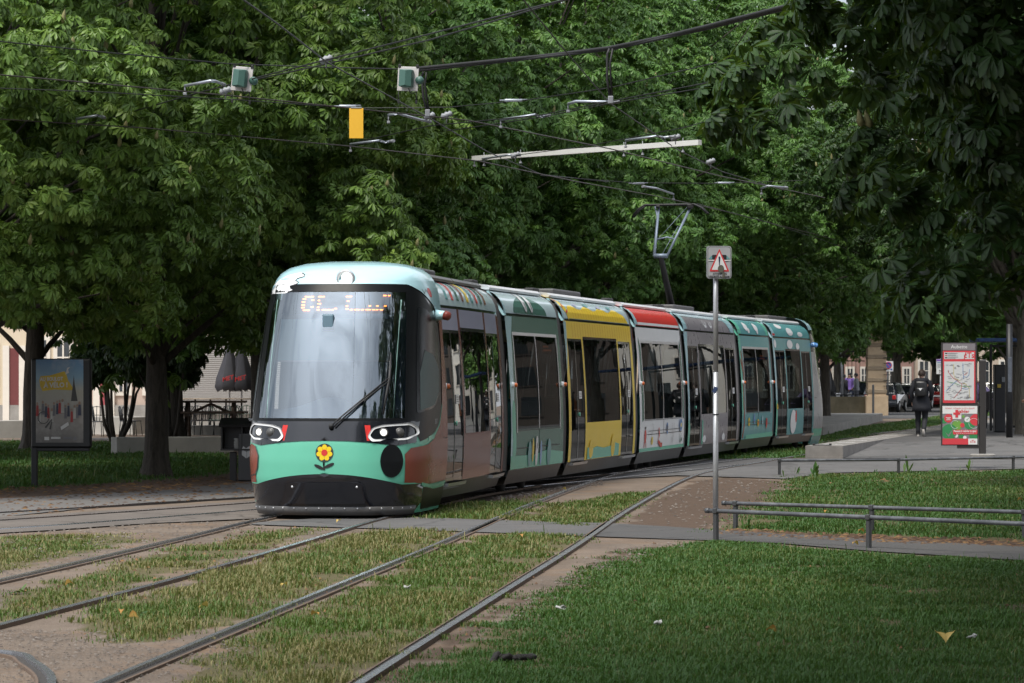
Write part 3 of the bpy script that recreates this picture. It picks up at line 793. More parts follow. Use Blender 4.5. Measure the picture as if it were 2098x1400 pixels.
    # pale blue or livery lip on each side of the gangway
MODS = [Mod(i) for i in range(7)]
GAP = .26
CABS = 2.45            # where the straight side starts behind the nose tip
m = MODS[0]; m.bulge = (5.6, .006)
side_module(m, CABS, m.L - GAP, 'door', [P_MAROON, P_SKIRT, P_SKY, P_LILAC, P_BLACK], True, nu=8, gl_door=G_MIRROR)
m = MODS[1]; side_module(m, GAP, m.L - GAP, 'window', [P_DGREEN, P_SKIRT, P_SKY, P_DGREEN, P_BLACK])
m = MODS[2]; side_module(m, GAP, m.L - GAP, 'door', [P_YELLOW, P_SKIRT, P_SKY, P_YELLOW, P_BLACK], True)
m = MODS[3]; side_module(m, GAP, m.L - GAP, 'window', [P_WHITE, P_SKIRT, P_RED, P_WHITE, P_BLACK])
m = MODS[4]; side_module(m, GAP, m.L - GAP, 'door', [P_GREY, P_SKIRT, P_GREY, P_GREY, P_BLACK], True)
m = MODS[5]; side_module(m, GAP, m.L - GAP, 'window', [P_TEAL, P_SKIRT, P_TEAL, P_TEAL, P_BLACK])
m = MODS[6]; side_module(m, GAP, m.L - CABS, 'door', [P_TEAL, P_SKIRT, P_TEAL, P_TEAL, P_BLACK], True)
for i in range(6): gangway(i)
for i in (1, 3, 5): seats(MODS[i], .6, MODS[i].L - .5, 3)
for i in (0, 2, 4, 6): poles(MODS[i], [CABS + .9 if i == 0 else 1.0, MODS[i].L * .5, MODS[i].L - 1.2 if i < 6 else MODS[i].L - 3.2]); 
for i in (2, 4): seats(MODS[i], 2.2, MODS[i].L - 2.2, 2)

# ---- printed shapes on the sides
def art(m, mats, items, name='side_markings'):
    for nm, sel in (('roof_markings', lambda p: min(z for _, z in p) > 2.82), (name, lambda p: min(z for _, z in p) <= 2.82 and max(z for _, z in p) > 1.05), ('lower_markings', lambda p: max(z for _, z in p) <= 1.05)):
        mb = MB()
        for k, (mi, poly) in enumerate(items):
            if sel(poly): mb.mat(mi); decal(mb, m, poly, .003 + .0012 * k)
        if mb.f: mb.build(nm, mats, tram)
m = MODS[0]; rr = random.Random(3)
stripes = []
for k in range(9):
    a = 3.3 + k * .42
    stripes.append((k % 5, [(a, 2.93), (a + .16, 2.92), (a + .30 + rr.random() * .1, 3.19), (a + .16, 3.2)]))
art(m, [P_TEAL, P_RED, P_DGREEN, P_BROWN, P_YELLOW], stripes, 'roof_markings')
art(m, [P_WHITE, P_INK], [(1, ell(2.63, 1.93, .075, .34)), (0, ell(2.63, 1.93, .05, .31)), (0, stroke([(2.63, 1.50), (2.64, 1.3), (2.6, 1.12), (2.56, 1.05)], .03))], 'hook_markings')
m = MODS[1]; L = m.L
art(m, [P_CYAN, P_WHITE, P_INK, P_GREEN, P_TEAL, P_YELLOW, P_BLUE, P_DGREEN], [
    (0, [(GAP, .41), (GAP + .26, .41), (GAP + .24, 1.2), (GAP + .30, 1.9), (GAP + .36, 2.5), (GAP + .55, ZG - .01), (GAP, ZG - .01)]),
    (7, [(1.05, 2.85)] + ell(2.35, 2.86, 1.35, .27, 20, 0, 178, 2)[0:] + [(3.7, 2.85)]),
    (3, ell(GAP + .2, 1.15, .13, .34)), (3, ell(GAP + .25, .75, .13, .3)),
    (3, [(GAP, .41), (L - GAP, .41), (L - GAP, .6), (3.2, .66), (2.0, .6), (GAP, .62)]),
    (2, ell(2.02, 3.03, .145, .165, 20, 18)), (1, ell(2.02, 3.03, .125, .145, 20, 18)), (2, ell(2.47, 3.03, .145, .165, 20, 18)), (1, ell(2.47, 3.03, .125, .145, 20, 18)),
    (2, ell(2.06, 2.985, .04, .055)), (2, ell(2.5, 2.985, .04, .055)),
    (4, ell(1.7, .62, .14, .2)), (4, ell(3.3, .62, .16, .22)), (5, ell(1.95, .68, .07, .19)), (1, ell(2.25, .66, .11, .24)), (6, ell(2.6, .62, .08, .2)), (2, ell(2.25, .74, .03, .05)),
])
m = MODS[2]; L = m.L
ystr = [(2, stroke([(GAP + .7 + k * .24, 2.52 + .0), (GAP + .68 + k * .24, 2.77)], .012)) for k in range(26)]
ystr += [(2, stroke([(1.05 + k * .24, 2.86), (1.04 + k * .24, 3.02)], .012)) for k in range(23)]
hump = [(.75, 2.85)] + [(1.0 + .25 * k, 3.05 + .035 * math.sin(k * 1.1)) for k in range(21)] + [(6.5, 2.99), (6.8, 2.85)]
art(m, [P_YELLOW, P_CYAN, P_RED, P_TEAL, P_GREEN, P_INK, P_LILAC], [
    (1, [(GAP, 1.9), (GAP + .12, 2.2), (GAP + .22, 2.6), (GAP + .25, ZG - .01), (GAP, ZG - .01)]), (0, hump),
    (0, stroke([(GAP + .02, 3.18), (GAP + .25, 3.1), (GAP + .5, 2.98), (GAP + .6, 2.86)], .16)), (2, stroke([(GAP + .1, 3.12), (GAP + .26, 3.17)], .04)), (2, stroke([(GAP + .25, 3.03), (GAP + .42, 3.09)], .04)), (2, stroke([(GAP + .42, 2.94), (GAP + .6, 2.99)], .04)),
    (4, [(2.0, .41), (5.2, .41), (5.2, .62), (4.7, .66), (4.3, .60), (3.6, .58), (2.9, .62), (2.4, .58), (2.0, .62)]),
    (0, ell(2.35, .58, .2, .16)), (0, ell(4.55, .60, .2, .2)),
    (6, ell(1.9, 3.1, .16, .03)), (3, ell(3.0, 3.11, .2, .035)), (6, ell(4.2, 3.1, .2, .03)), (3, ell(5.3, 3.11, .18, .03)),
] + ystr)
m = MODS[3]; L = m.L
fl = []
art(m, [P_CYAN, P_DGREEN, P_GREEN, P_RED, P_BLUE, P_INK, P_YELLOW, P_WHITE], [
    (0, [(GAP, 2.85), (GAP + .42, 2.85), (GAP + .3, 3.0), (GAP + .28, 3.2), (GAP, 3.2)]),
    (7, [(GAP + .4, 2.85), (L - GAP, 2.85), (L - GAP, 2.90), (GAP + .42, 2.90)]),
    (1, [(GAP + .24, .98), (GAP + .42, 1.02), (GAP + .40, 2.42), (GAP + .24, 2.62)]), (1, [(L - GAP - .22, 1.02), (L - GAP - .06, .98), (L - GAP - .10, 2.62), (L - GAP - .25, 2.45)]),
    (2, [(GAP, .405), (L - GAP, .405), (L - GAP, .47), (GAP, .47)]),
    (3, ell(.85, .70, .12, .13)), (5, ell(.85, .86, .08, .03)), (3, stroke([(.78, .6), (.74, .48)], .05)), (3, stroke([(.92, .6), (.96, .48)], .05)),
    (6, ell(1.62, .6, .09, .08)), (5, stroke([(1.6, .95), (1.72, .84), (1.56, .72)], .02)),
    (3, stroke([(2.35, .84), (2.42, .7), (2.34, .58), (2.6, .5), (2.8, .5)], .09)),
    (4, ell(3.35, .82, .09, .12)), (5, ell(3.35, .82, .05, .07)), (5, stroke([(3.9, .92), (3.95, .74), (4.0, .52)], .02)), (5, stroke([(4.15, .92), (4.12, .74), (4.05, .52)], .02)),
    (4, ell(5.0, .86, .17, .13)), (6, ell(5.0, .86, .06, .05)), (1, stroke([(5.0, .74), (5.0, .50)], .035)), (1, ell(5.1, .56, .09, .035, 16, 25)),
    (5, stroke([(1.1, .795), (4.9, .795)], .014)),
])
m = MODS[4]; L = m.L
art(m, [P_CYAN, P_GREEN, P_WHITE, P_INK, P_SKY], [
    (0, [(GAP, .9), (GAP + .2, .95), (GAP + .2, 2.0), (GAP + .32, 2.5), (GAP + .45, ZG - .01), (GAP, ZG - .01)]), (1, [(GAP, .41), (GAP + .22, .41), (GAP + .24, .8), (GAP + .1, .98), (GAP, .92)]),
    (0, [(GAP, 2.85), (GAP + .5, 2.85), (GAP + .42, 3.2), (GAP, 3.2)]), (4, [(GAP + .45, 3.12), (L - GAP - .9, 3.1), (L - GAP - .6, 3.2), (GAP + .42, 3.2)]),
    (0, [(L - GAP - .5, 2.85), (L - GAP, 2.85), (L - GAP, 3.2), (L - GAP - 1.0, 3.2)]),
    (2, stroke([(3.0, 3.06), (3.1, 2.94), (3.28, 2.93), (3.35, 3.05)], .06)), (2, stroke([(3.7, 3.06), (3.8, 2.94), (3.98, 2.93), (4.05, 3.05)], .06)),
    (2, ell(2.3, .52, .22, .08)), (2, ell(4.85, .52, .22, .08)), (1, [(1.95, .41), (2.1, .41), (2.08, .9), (1.95, .95)]),
])
m = MODS[5]; L = m.L
art(m, [P_GREEN, P_BROWN, P_WHITE, P_YELLOW, P_BLUE, P_RED, P_INK, P_CYAN], [
    (0, [(GAP, .9), (GAP + .16, 1.0), (GAP + .2, 2.2), (GAP + .3, ZG - .01), (GAP, ZG - .01)]), (0, [(GAP, 2.85), (GAP + .5, 2.85), (GAP + .4, 3.2), (GAP, 3.2)]), (0, [(L - GAP - .3, 2.85), (L - GAP, 2.85), (L - GAP, 3.2), (L - GAP - .4, 3.2)]),
    (1, stroke([(GAP + .12, .45), (GAP + .3, .75), (GAP + .22, 1.4), (GAP + .34, 1.9), (GAP + .2, 2.45)], .13)), (1, stroke([(GAP + .28, 1.95), (GAP + .06, 2.25)], .08)),
    (2, ell(1.6, 3.02, .26, .10)), (2, ell(1.85, 2.93, .14, .06)), (2, ell(3.0, 3.02, .26, .1)), (2, ell(3.05, 2.93, .12, .07)),
    (0, [(GAP + .5, .41), (L - GAP, .41), (L - GAP, .52), (GAP + .5, .5)]),
    (3, ell(1.15, .8, .12, .1)), (6, ell(1.15, .8, .05, .04)), (4, ell(1.85, .86, .1, .12)), (3, ell(2.4, .76, .12, .09)), (5, ell(2.4, .76, .06, .05)), (7, ell(3.0, .82, .1, .11)), (5, ell(3.6, .74, .11, .13)),
] + [(0, stroke([(x, .7), (x, .52)], .025)) for x in (1.15, 1.85, 2.4, 3.0, 3.6)] + [(6, stroke([(.95, .79), (3.7, .79)], .012))])
m = MODS[6]; L = m.L
art(m, [P_GREEN, P_CYAN, P_WHITE, P_RED, P_YELLOW, P_INK], [
    (1, [(GAP, 1.25), (GAP + .2, 1.3), (GAP + .2, ZG - .01), (GAP, ZG - .01)]), (0, [(GAP, .41), (GAP + .2, .41), (GAP + .2, 1.2), (GAP + .1, 1.28), (GAP, 1.2)]),
    (1, [(GAP, 2.85), (GAP + .4, 2.85), (GAP + .3, 3.2), (GAP, 3.2)]), (3, [(GAP + .1, 2.86), (GAP + .45, 2.86), (GAP + .45, 2.91), (GAP + .1, 2.91)]),
    (2, ell(1.7, 3.10, .4, .06)), (2, ell(2.9, 2.98, .42, .1)), (2, ell(4.3, 2.93, .36, .06)), (2, ell(GAP + .3, 2.66, .16, .1)), (2, ell(2.6, 2.66, .4, .11)), (2, ell(3.7, 2.62, .25, .08)),
    (4, ell(GAP + .12, 1.12, .09, .07)), (5, ell(GAP + .12, 1.12, .035, .03)),
    (2, ell(2.6, .72, .42, .3)), (3, ell(2.95, .85, .1, .16)),
])
# ---- coloured lips beside the gangways and orange side lamps
for i, (pa, pb) in enumerate(((P_SKY, P_CYAN), (P_CYAN, P_CYAN), (P_SKY, P_CYAN), (P_WHITE, P_CYAN), (P_GREY, P_GREEN), (P_TEAL, P_CYAN))):
    m2 = MODS[i + 1]; q = MB(); spanel(q, m2, GAP - .04, GAP + .05, 2.80, 3.18, .02, .04)
    q.build('roof_lip', [pb], tram)
for i, u in ((0, 2.62), (1, .42), (1, MODS[1].L - .3), (3, .38), (3, MODS[3].L - .28), (5, .40), (5, MODS[5].L - .28)):
    m = MODS[i]; A = Matrix((m.d.to_3d(), Vector((0, 0, 1)), m.n.to_3d())).transposed()
    q = MB(); q.smooth = True; q.mat(0); q.lathe(m.side(u, 1.72, -.01), [(.05, 0), (.05, .03), (.035, .055)], 12, A); q.mat(1); q.lathe(m.side(u + .015, 1.72, .03), [(.038, 0), (.035, .04), (.02, .055)], 12, A)
    q.build('marker_lamp', [P_WHITE, P_ORANGE], tram)
# LED destination boxes behind two side windows
for i in (1, 5):
    m = MODS[i]; a = m.L - 1.55
    q = MB(); srect(q, m, a, a + .85, 2.22, 2.42, -.05); q.mat(1)
    for (x0, x1, z) in ((.1, .5, 2.345), (.12, .36, 2.285), (.42, .72, 2.285)):
        x = x0
        while x < x1:
            srect(q, m, a + x, a + x + .05, z - .014, z + .014, -.047); x += .075
    q.build('destination_display', [P_BLACK, LEDD], tram)

# ---- nose loft: z, tip setback, half width, plan depth
NOSEP = [(.06, .10, 1.08, 1.30), (.2, .06, 1.13, 1.32), (.5, .0, 1.185, 1.46), (.75, .0, 1.205, 1.48), (1.0, .02, 1.21, 1.48), (1.25, .09, 1.205, 1.51), (1.6, .20, 1.19, 1.54), (2.0, .335, 1.17, 1.57), (2.4, .48, 1.14, 1.59), (2.7, .60, 1.12, 1.59), (2.95, .72, 1.085, 1.59), (3.05, .765, 1.065, 1.57), (3.15, .84, 1.03, 1.48), (3.23, .95, .975, 1.32), (3.31, 1.14, .87, 1.15), (3.37, 1.42, .69, .9), (3.405, 1.82, .42, .55), (3.415, 2.25, .14, .18)]
def nint(z):
    z = min(max(z, NOSEP[0][0]), NOSEP[-1][0])
    for i, (a, b) in enumerate(zip(NOSEP, NOSEP[1:])):
        if z <= b[0]:
            t = (z - a[0]) / (b[0] - a[0])
            return [x + (y - x) * t for x, y in zip(a[1:], b[1:])]
PE = 2.9
def plan(x): return 1 - (1 - min(abs(x), 1.0) ** PE) ** (1 / PE)
def dplan(x): x = min(abs(x), .99995); return x ** (PE - 1) * (1 - x ** PE) ** (1 / PE - 1)
class Nose:
    def __init__(s, m, flip): s.m = m; s.flip = flip
    def P(s, u, w, z):
        return s.m.p(s.m.L - u, w, z) if s.flip else s.m.p(u, w, z)
    def front(s, w, z, off=0.0):
        """point on the nose seen from the front, pushed outwards by off"""
        tip, W, D = nint(z); x = min(abs(w) / W, .9999)
        su = tip + D * plan(x)
        nx, ns = D * dplan(x) / W, 1.0
        l = math.hypot(nx, ns); sg = 1 if w >= 0 else -1
        return s.P(su - off * ns / l, w + sg * off * nx / l, z)
    def side(s, u, z, off=0.0, sg=1):
        tip, W, D = nint(z); t = (u - tip) / D
        if t >= 1: wv = W
        else: wv = W * max(0, 1 - (1 - max(t, 0)) ** PE) ** (1 / PE)
        if t >= 1: nx, ns = 1, 0
        else:
            x = wv / W; nx, ns = D * dplan(x) / W, 1.0; l = math.hypot(nx, ns); nx /= l; ns /= l
        return s.P(u - off * ns, sg * (wv + off * nx), z)
    def shell(s, zs, mb, hole=None, n=40, extra=None):
        """lofted skin between the given heights, from one side round the front to the other"""
        rows = []
        for z in zs:
            tip, W, D = nint(z); row = []
            for k in range(n + 1):
                t = -90 + 180 * k / n
                row.append(s.P(tip + D * plan(math.sin(R(t))), W * math.sin(R(t)), z))
            row = [s.P(CABS, -W + (0 if True else 0), z)] + row + [s.P(CABS, W, z)]
            rows.append(row)
        K = n + 3; b = len(mb.v)
        vs = [p for r_ in rows for p in r_]
        fs = []
        for i in range(len(zs) - 1):
            for j in range(K - 1):
                if hole and hole(i, j, K): continue
                fs.append((i * K + j, i * K + j + 1, (i + 1) * K + j + 1, (i + 1) * K + j))
        mb.smooth = True; mb.add(vs, fs)
    def fdecal(s, mb, poly, off=.004, cut=.06, fn=None):
        fn = fn or s.front
        bm = bmesh.new(); vs = [bm.verts.new((a, b, 0)) for a, b in poly]
        es = [bm.edges.new((vs[i], vs[(i + 1) % len(vs)])) for i in range(len(vs))]
        bmesh.ops.triangle_fill(bm, use_beauty=True, edges=es)
        lo = [min(p[k] for p in poly) for k in (0, 1)]; hi = [max(p[k] for p in poly) for k in (0, 1)]
        for k, no in ((0, (1, 0, 0)), (1, (0, 1, 0))):
            x = math.floor(lo[k] / cut) * cut
            while x < hi[k]:
                if x > lo[k]: bmesh.ops.bisect_plane(bm, geom=bm.verts[:] + bm.edges[:] + bm.faces[:], plane_co=(x, 0, 0) if k == 0 else (0, x, 0), plane_no=no)
                x += cut
        bm.verts.index_update()
        mb.smooth = True
        mb.add([fn(v.co.x, v.co.y, off) for v in bm.verts], [[v.index for v in f.verts] for f in bm.faces]); bm.free()
def fr(a, b, n):
    return [a + (b - a) * k / n for k in range(n + 1)]
def rounded(pts, r, n=4):
    """polygon with rounded corners"""
    out_ = []; N = len(pts)
    for i in range(N):
        p0, p1, p2 = Vector(pts[i - 1]), Vector(pts[i]), Vector(pts[(i + 1) % N])
        a = p1 + (p0 - p1).normalized() * min(r, (p0 - p1).length * .45); b = p1 + (p2 - p1).normalized() * min(r, (p2 - p1).length * .45)
        for k in range(n + 1):
            t = k / n; out_.append(tuple(a * (1 - t) ** 2 + p1 * 2 * t * (1 - t) + b * t * t))
    return out_
def build_nose(N_, front):
    n = 80
    zs = fr(.06, 1.27, 24) + fr(1.27, 3.07, 14)[1:] + [3.09, 3.12, 3.15, 3.19, 3.23, 3.27, 3.31, 3.34, 3.37, 3.385, 3.40, 3.405, 3.41]
    iw0, iw1 = 24, 38
    mb = MB()
    mb.mat(0); N_.shell(zs[:iw0 + 1], mb, n=n)
    mb.mat(1); N_.shell(zs[iw0:iw1 + 1], mb, hole=lambda i, j, K: 1 + 15 <= j < K - 2 - 15, n=n)
    mb.mat(2); N_.shell(zs[iw1:], mb, n=n)
    mb.build('cab_shell', [P_GREEN if front else P_TEAL, P_BLACK, P_CYAN], tram)
nf = Nose(MODS[0], False); nb = Nose(MODS[6], True)
build_nose(nf, True); build_nose(nb, False)
# windscreen of the front nose
def wpoly(inset=0.0):
    return None
WS_T = [-90 + 180 * k / 80 for k in range(81)]
def windscreen(N_, parent_name='windscreen'):
    mb = MB(); zs = fr(1.27, 3.07, 14); rows = []
    for z in zs:
        tip, W, D = nint(z)
        rows.append([N_.P(tip + D * plan(math.sin(R(t))), W * math.sin(R(t)), z) for t in WS_T[15:66]])
    K = len(rows[0]); mb.smooth = True
    mb.add([p for r_ in rows for p in r_], [(i * K + j, i * K + j + 1, (i + 1) * K + j + 1, (i + 1) * K + j) for i in range(len(zs) - 1) for j in range(K - 1)])
    return mb.build('windscreen', [G_WIND], tram)
ws = windscreen(nf); wsb = windscreen(nb)
# black printed border of the windscreen
mb = MB()
def arcw(z, t): return nint(z)[1] * math.sin(R(t))
tE = WS_T[15]
rows_o = [(z, t) for z, t in ()]
inner = 2.6
for sg in (-1, 1):
    zs = fr(1.27, 3.07, 14); vs = []
    for z in zs:
        tip, W, D = nint(z)
        for t in (abs(tE) + .2, abs(tE) - 2.4):
            p = W * math.sin(R(t)) * sg; vs.append(nf.front(p, z, .004))
    mb.smooth = True; mb.add(vs, [(2 * i, 2 * i + 1, 2 * i + 3, 2 * i + 2) for i in range(14)])
for (z0, z1) in ((1.265, 1.31), (2.97, 3.075)):
    vs = []
    ts = fr(-abs(tE), abs(tE), 24)
    for z in (z0, z1):
        for t in ts: vs.append(nf.front(nint(z)[1] * math.sin(R(t)), z, .005))
    mb.add(vs, [(j, j + 1, 25 + j + 1, 25 + j) for j in range(24)])
mb.build('windscreen_border', [P_FIELD], ws)
# front printing: black apron, mint band, brown cheeks, headlamp band
mb = MB(); N_ = nf
def arch(lo_w, z_c, z_e, n=24):      # lower edge of the mint band, higher in the middle
    return [(x, z_e + (z_c - z_e) * max(0, 1 - (abs(x) / .95) ** 2.2)) for x in fr(-lo_w, lo_w, n)]
mb.mat(0)
N_.fdecal(mb, [(1.03, .065), (1.11, .2), (1.14, .42)] + arch(1.14, .60, .46)[::-1][0:] + [(-1.11, .2), (-1.03, .065)], .006)
N_.fdecal(mb, [(-1.10, .99), (-.9, .955), (-.55, 1.0), (-.3, 1.015), (0, 1.02), (.3, 1.015), (.55, 1.0), (.9, .955), (1.10, .99), (1.12, 1.27), (-1.12, 1.27)], .006)
mb.mat(1)
for sg in (-1, 1):
    N_.fdecal(mb, [(sg * x, z) for x, z in ((.545, 1.02), (.60, 1.02), (.575, 1.22), (.505, 1.22))], .006)
mb.mat(2); N_.fdecal(mb, [(x, z + .004) for x, z in arch(1.14, .60, .46)] + [(x, z - .012) for x, z in arch(1.14, .60, .46)][::-1], .009)
mb.build('front_markings', [P_BLACK, P_RED, P_GREEN], tram)
# side printing on the nose: side window field, brown cheek, pale blue roof corner
NMM = [P_FIELD, P_BROWN, P_GREEN, P_CYAN, P_INK]
for sg in (1, -1):
    mb = MB(); fn = lambda u, z, off=0.0, sg=sg: nf.side(u, z, off, sg)
    mb.mat(0)
    nf.fdecal(mb, [(.70, 1.0), (1.35, 1.10), (1.7, 1.18), (2.0, 1.4), (2.18, 2.3), (2.12, 2.52), (1.85, 2.70), (1.45, 2.99), (1.17, 3.06), (.815, 2.2), (.595, 1.6), (.48, 1.28)], .003, fn=fn)
    mb.mat(1); nf.fdecal(mb, [(.38, .47), (1.2, .43), (2.45, .44), (2.45, 2.78), (2.18, 2.78), (2.22, 2.3), (2.06, 1.45), (1.8, 1.2), (1.35, 1.03), (.95, .955), (.48, .92), (.37, .84)], .008, fn=fn)
    mb.mat(2); nf.fdecal(mb, [(1.02, 1.0), (1.4, 1.03), (1.76, 1.14), (2.05, 1.40), (2.08, 1.5), (1.78, 1.22), (1.4, 1.10), (1.02, 1.06)], .006, fn=fn)
    mb.mat(3); nf.fdecal(mb, [(1.20, 3.07), (2.45, 3.07), (2.45, 2.62), (2.16, 2.62), (1.92, 2.80), (1.47, 2.98)], .0105, fn=fn)
    mb.mat(0); nf.fdecal(mb, [(1.0, .10), (2.45, .10), (2.45, .36), (1.6, .35), (.9, .40), (.9, .2)], .003, fn=fn)
    mb.mat(2); nf.fdecal(mb, stroke([(.80, .44), (1.2, .40), (1.8, .395), (2.45, .42)], .04), .0095, fn=fn)
    mb.mat(4)
    for k in range(26):
        u, z = 1.0 + rr.random() * 1.0, .46 + rr.random() * .26
        nf.fdecal(mb, ell(u, z, .018, .012, 6), .008, fn=fn)
    mb.mat(4); nf.fdecal(mb, stroke([(2.44, 1.02), (2.1, 1.02), (1.95, 1.1), (1.85, 1.25)], .014), .008, fn=fn)
    mb.build('nose_markings', NMM, tram)
mb = MB(); mb.mat(0); nf.fdecal(mb, ell(.84, .755, .13, .215, 28), .009); mb.build('black_oval', NMM, tram)
mb = MB(); mb.mat(1); nf.fdecal(mb, [(-1.17, .50), (-1.06, .56), (-.96, .64), (-.93, .80), (-.99, .94), (-1.08, .97), (-1.17, .9)], .009); mb.mat(4); nf.fdecal(mb, stroke([(-.99, .94), (-.935, .82), (-.95, .66), (-.99, .57), (-1.1, .545)], .016), .011)
mb.build('brown_marking', NMM, tram)
# small flower print on the mint band
mb = MB(); mb.mat(2); nf.fdecal(mb, stroke([(.0, .64), (-.008, .72), (.0, .84)], .022), .007); nf.fdecal(mb, ell(.065, .70, .07, .022, 14, 25), .007); nf.fdecal(mb, ell(-.07, .68, .07, .022, 14, -25), .007); nf.fdecal(mb, ell(0, .865, .118, .118, 24), .0072)
for k in range(7):
    a = R(90 + 360 / 7 * k); mb.mat(1); nf.fdecal(mb, ell(.066 * math.cos(a), .865 + .066 * math.sin(a), .042, .034, 14, math.degrees(a)), .0085)
mb.mat(0); nf.fdecal(mb, ell(0, .865, .042, .042, 16), .011)
mb.build('flower_marking', [P_RED, P_YELLOW, P_INK], tram)
# roof dome printing: white corner with wavy ink line, solar-like hatch, small red figure-free scribble
mb = MB(); mb.mat(0)
edge = [(-.66 + .05 * math.sin(k * 1.7) + .02 * k, 2.97 + k * .026) for k in range(11)]
nf.fdecal(mb, [(-1.07, 2.955)] + [(-.95, 2.955), (-.7, 2.955)] + edge + [(-.50, 3.24), (-.72, 3.2), (-.9, 3.12), (-1.02, 3.03)], .004, .06)
mb.mat(1); nf.fdecal(mb, stroke(edge, .014), .006, .06)
mb.build('dome_markings', [P_WHITE, P_INK, P_RED], tram)
mb = MB(); fn = lambda u, z, off=0.0: nf.side(u, z, off, 1)
mb.mat(2); nf.fdecal(mb, ell(1.80, 2.98, .10, .06, 16, -20), .013, fn=fn); mb.mat(1); nf.fdecal(mb, stroke([(1.5, 3.02), (1.56, 2.96), (1.64, 3.02), (1.72, 2.97)], .014), .013, fn=fn)
mb.build('corner_marking', [P_WHITE, P_INK, P_RED], tram)
# dark seam between dome and sides, and round roof lamp
mb = MB(); A3 = Matrix((nf.m.n.to_3d(), Vector((0, 0, 1)), (-nf.m.d).to_3d())).transposed()
mb.smooth = True; c = nf.front(.12, 3.14, -.03)
mb.mat(0); mb.lathe(c, [(.125, 0), (.125, .05), (.105, .075), (.095, .06), (.085, .0)], 24, A3)
mb.mat(1); mb.lathe(Vector(c) + A3 @ Vector((.015, .02, .03)), [(.072, 0), (.072, .02), (.05, .04), (.01, .05)], 20, A3)
mb.build('roof_lamp', [P_ALU, LEDW], tram)
# headlamps: pale ring, black tray, two lenses
for sg in (-1, 1):
    ringo = rounded([(sg * .545, 1.075), (sg * .60, 1.185), (sg * .72, 1.225), (sg * 1.03, 1.25), (sg * 1.10, 1.19), (sg * 1.115, 1.10), (sg * 1.0, 1.03), (sg * .60, 1.01)], .03)
    cxm, czm = sg * .84, 1.125
    ringi = [(cxm + (x - cxm) * .90, czm + (z - czm) * .76) for x, z in ringo]
    q = MB(); q.mat(0); K = len(ringo); q.smooth = True
    q.add([nf.front(x, z, .026) for x, z in ringo] + [nf.front(x, z, .030) for x, z in ringi] + [nf.front(x, z, -.01) for x, z in ringo], [(i, (i + 1) % K, K + (i + 1) % K, K + i) for i in range(K)] + [(i, (i + 1) % K, 2 * K + (i + 1) % K, 2 * K + i) for i in range(K)])
    q.mat(1); nf.fdecal(q, ringi, .016, .05)
    hl = q.build('headlight', [P_WHITE, P_BLACK], tram)
    for k, (x, mt) in enumerate(((.74, LEDW), (.92, P_SKIRT))):
        if sg < 0: x = 1.66 - x + .0
        q = MB(); q.smooth = True; c = nf.front(sg * x, 1.125, .012)
        nrm = (Vector(nf.front(sg * x, 1.12, .1)) - Vector(c)).normalized(); nrm = (nrm + (-nf.m.d).to_3d()).normalized()
        r_ = nrm.cross(Vector((0, 0, 1))).normalized(); A = Matrix((r_, nrm.cross(r_), nrm)).transposed()
        q.mat(0); q.lathe(c, [(.062, 0), (.062, .015), (.05, .022)], 18, A); q.mat(1); q.lathe(c, [(.045, .018), (.04, .028), (.012, .034)], 18, A)
        q.build('lens', [P_SKIRT, mt], hl)
# bumper: glossy cover, strip with rivets
q = MB(); cov = rounded([(-.52, .20), (.52, .20), (.52, .44), (.44, .475), (-.44, .475), (-.52, .44)], .05)
nf.fdecal(q, cov, .035, .1); K = len(cov)
q.add([nf.front(x, z, .035) for x, z in cov] + [nf.front(x * 1.015, .335 + (z - .335) * 1.03, .003) for x, z in cov], [(i, (i + 1) % K, K + (i + 1) % K, K + i) for i in range(K)])
q.mat(1)
for x in (-.42, .42): q.lathe(nf.front(x, .42, .035), [(.016, 0), (.016, .006), (.008, .009)], 10, A3)
q.build('coupling_cover', [P_BLACK, P_ALU], tram)
q = MB(); vs = []; ts = fr(-72, 72, 32)
for (z, o_) in ((.05, -.03), (.05, .02), (.16, .02), (.165, .0)):
    for t in ts: vs.append(nf.front(nint(z)[1] * math.sin(R(t)), z, o_))
q.smooth = True; q.add(vs, [(r_ * 33 + j, r_ * 33 + j + 1, (r_ + 1) * 33 + j + 1, (r_ + 1) * 33 + j) for r_ in range(3) for j in range(32)])
q.mat(1)
for t in fr(-66, 66, 15): q.lathe(nf.front(nint(.14)[1] * math.sin(R(t)), .14, .019), [(.011, 0), (.011, .004), (.005, .006)], 8, A3)
q.build('bumper_strip', [mat('bumper_rubber', (.06, .06, .062), .45, var=.2, scale=6, dirt=.3), P_ALU], tram)
# wiper
def fp(w_, z, off=.04): return Vector(nf.front(w_, z, off))
q = MB()
for dz in (0, .045):
    q.tube([fp(.08 + dz, 1.20, .05), fp(.14 + dz, 1.27, .06), fp(.45, 1.55 - dz * .6, .07), fp(.74, 1.83 - dz, .06)], .011, 6)
q.tube([fp(.715, 1.36, .03), fp(.735, 1.62, .045), fp(.755, 1.85, .05), fp(.762, 2.16, .02)], [.012, .02, .024, .008], 6)
q.tube([fp(.08, 1.18, .02), fp(.08, 1.23, .06)], .03, 10)
q.build('wiper', [P_BLK2], tram)
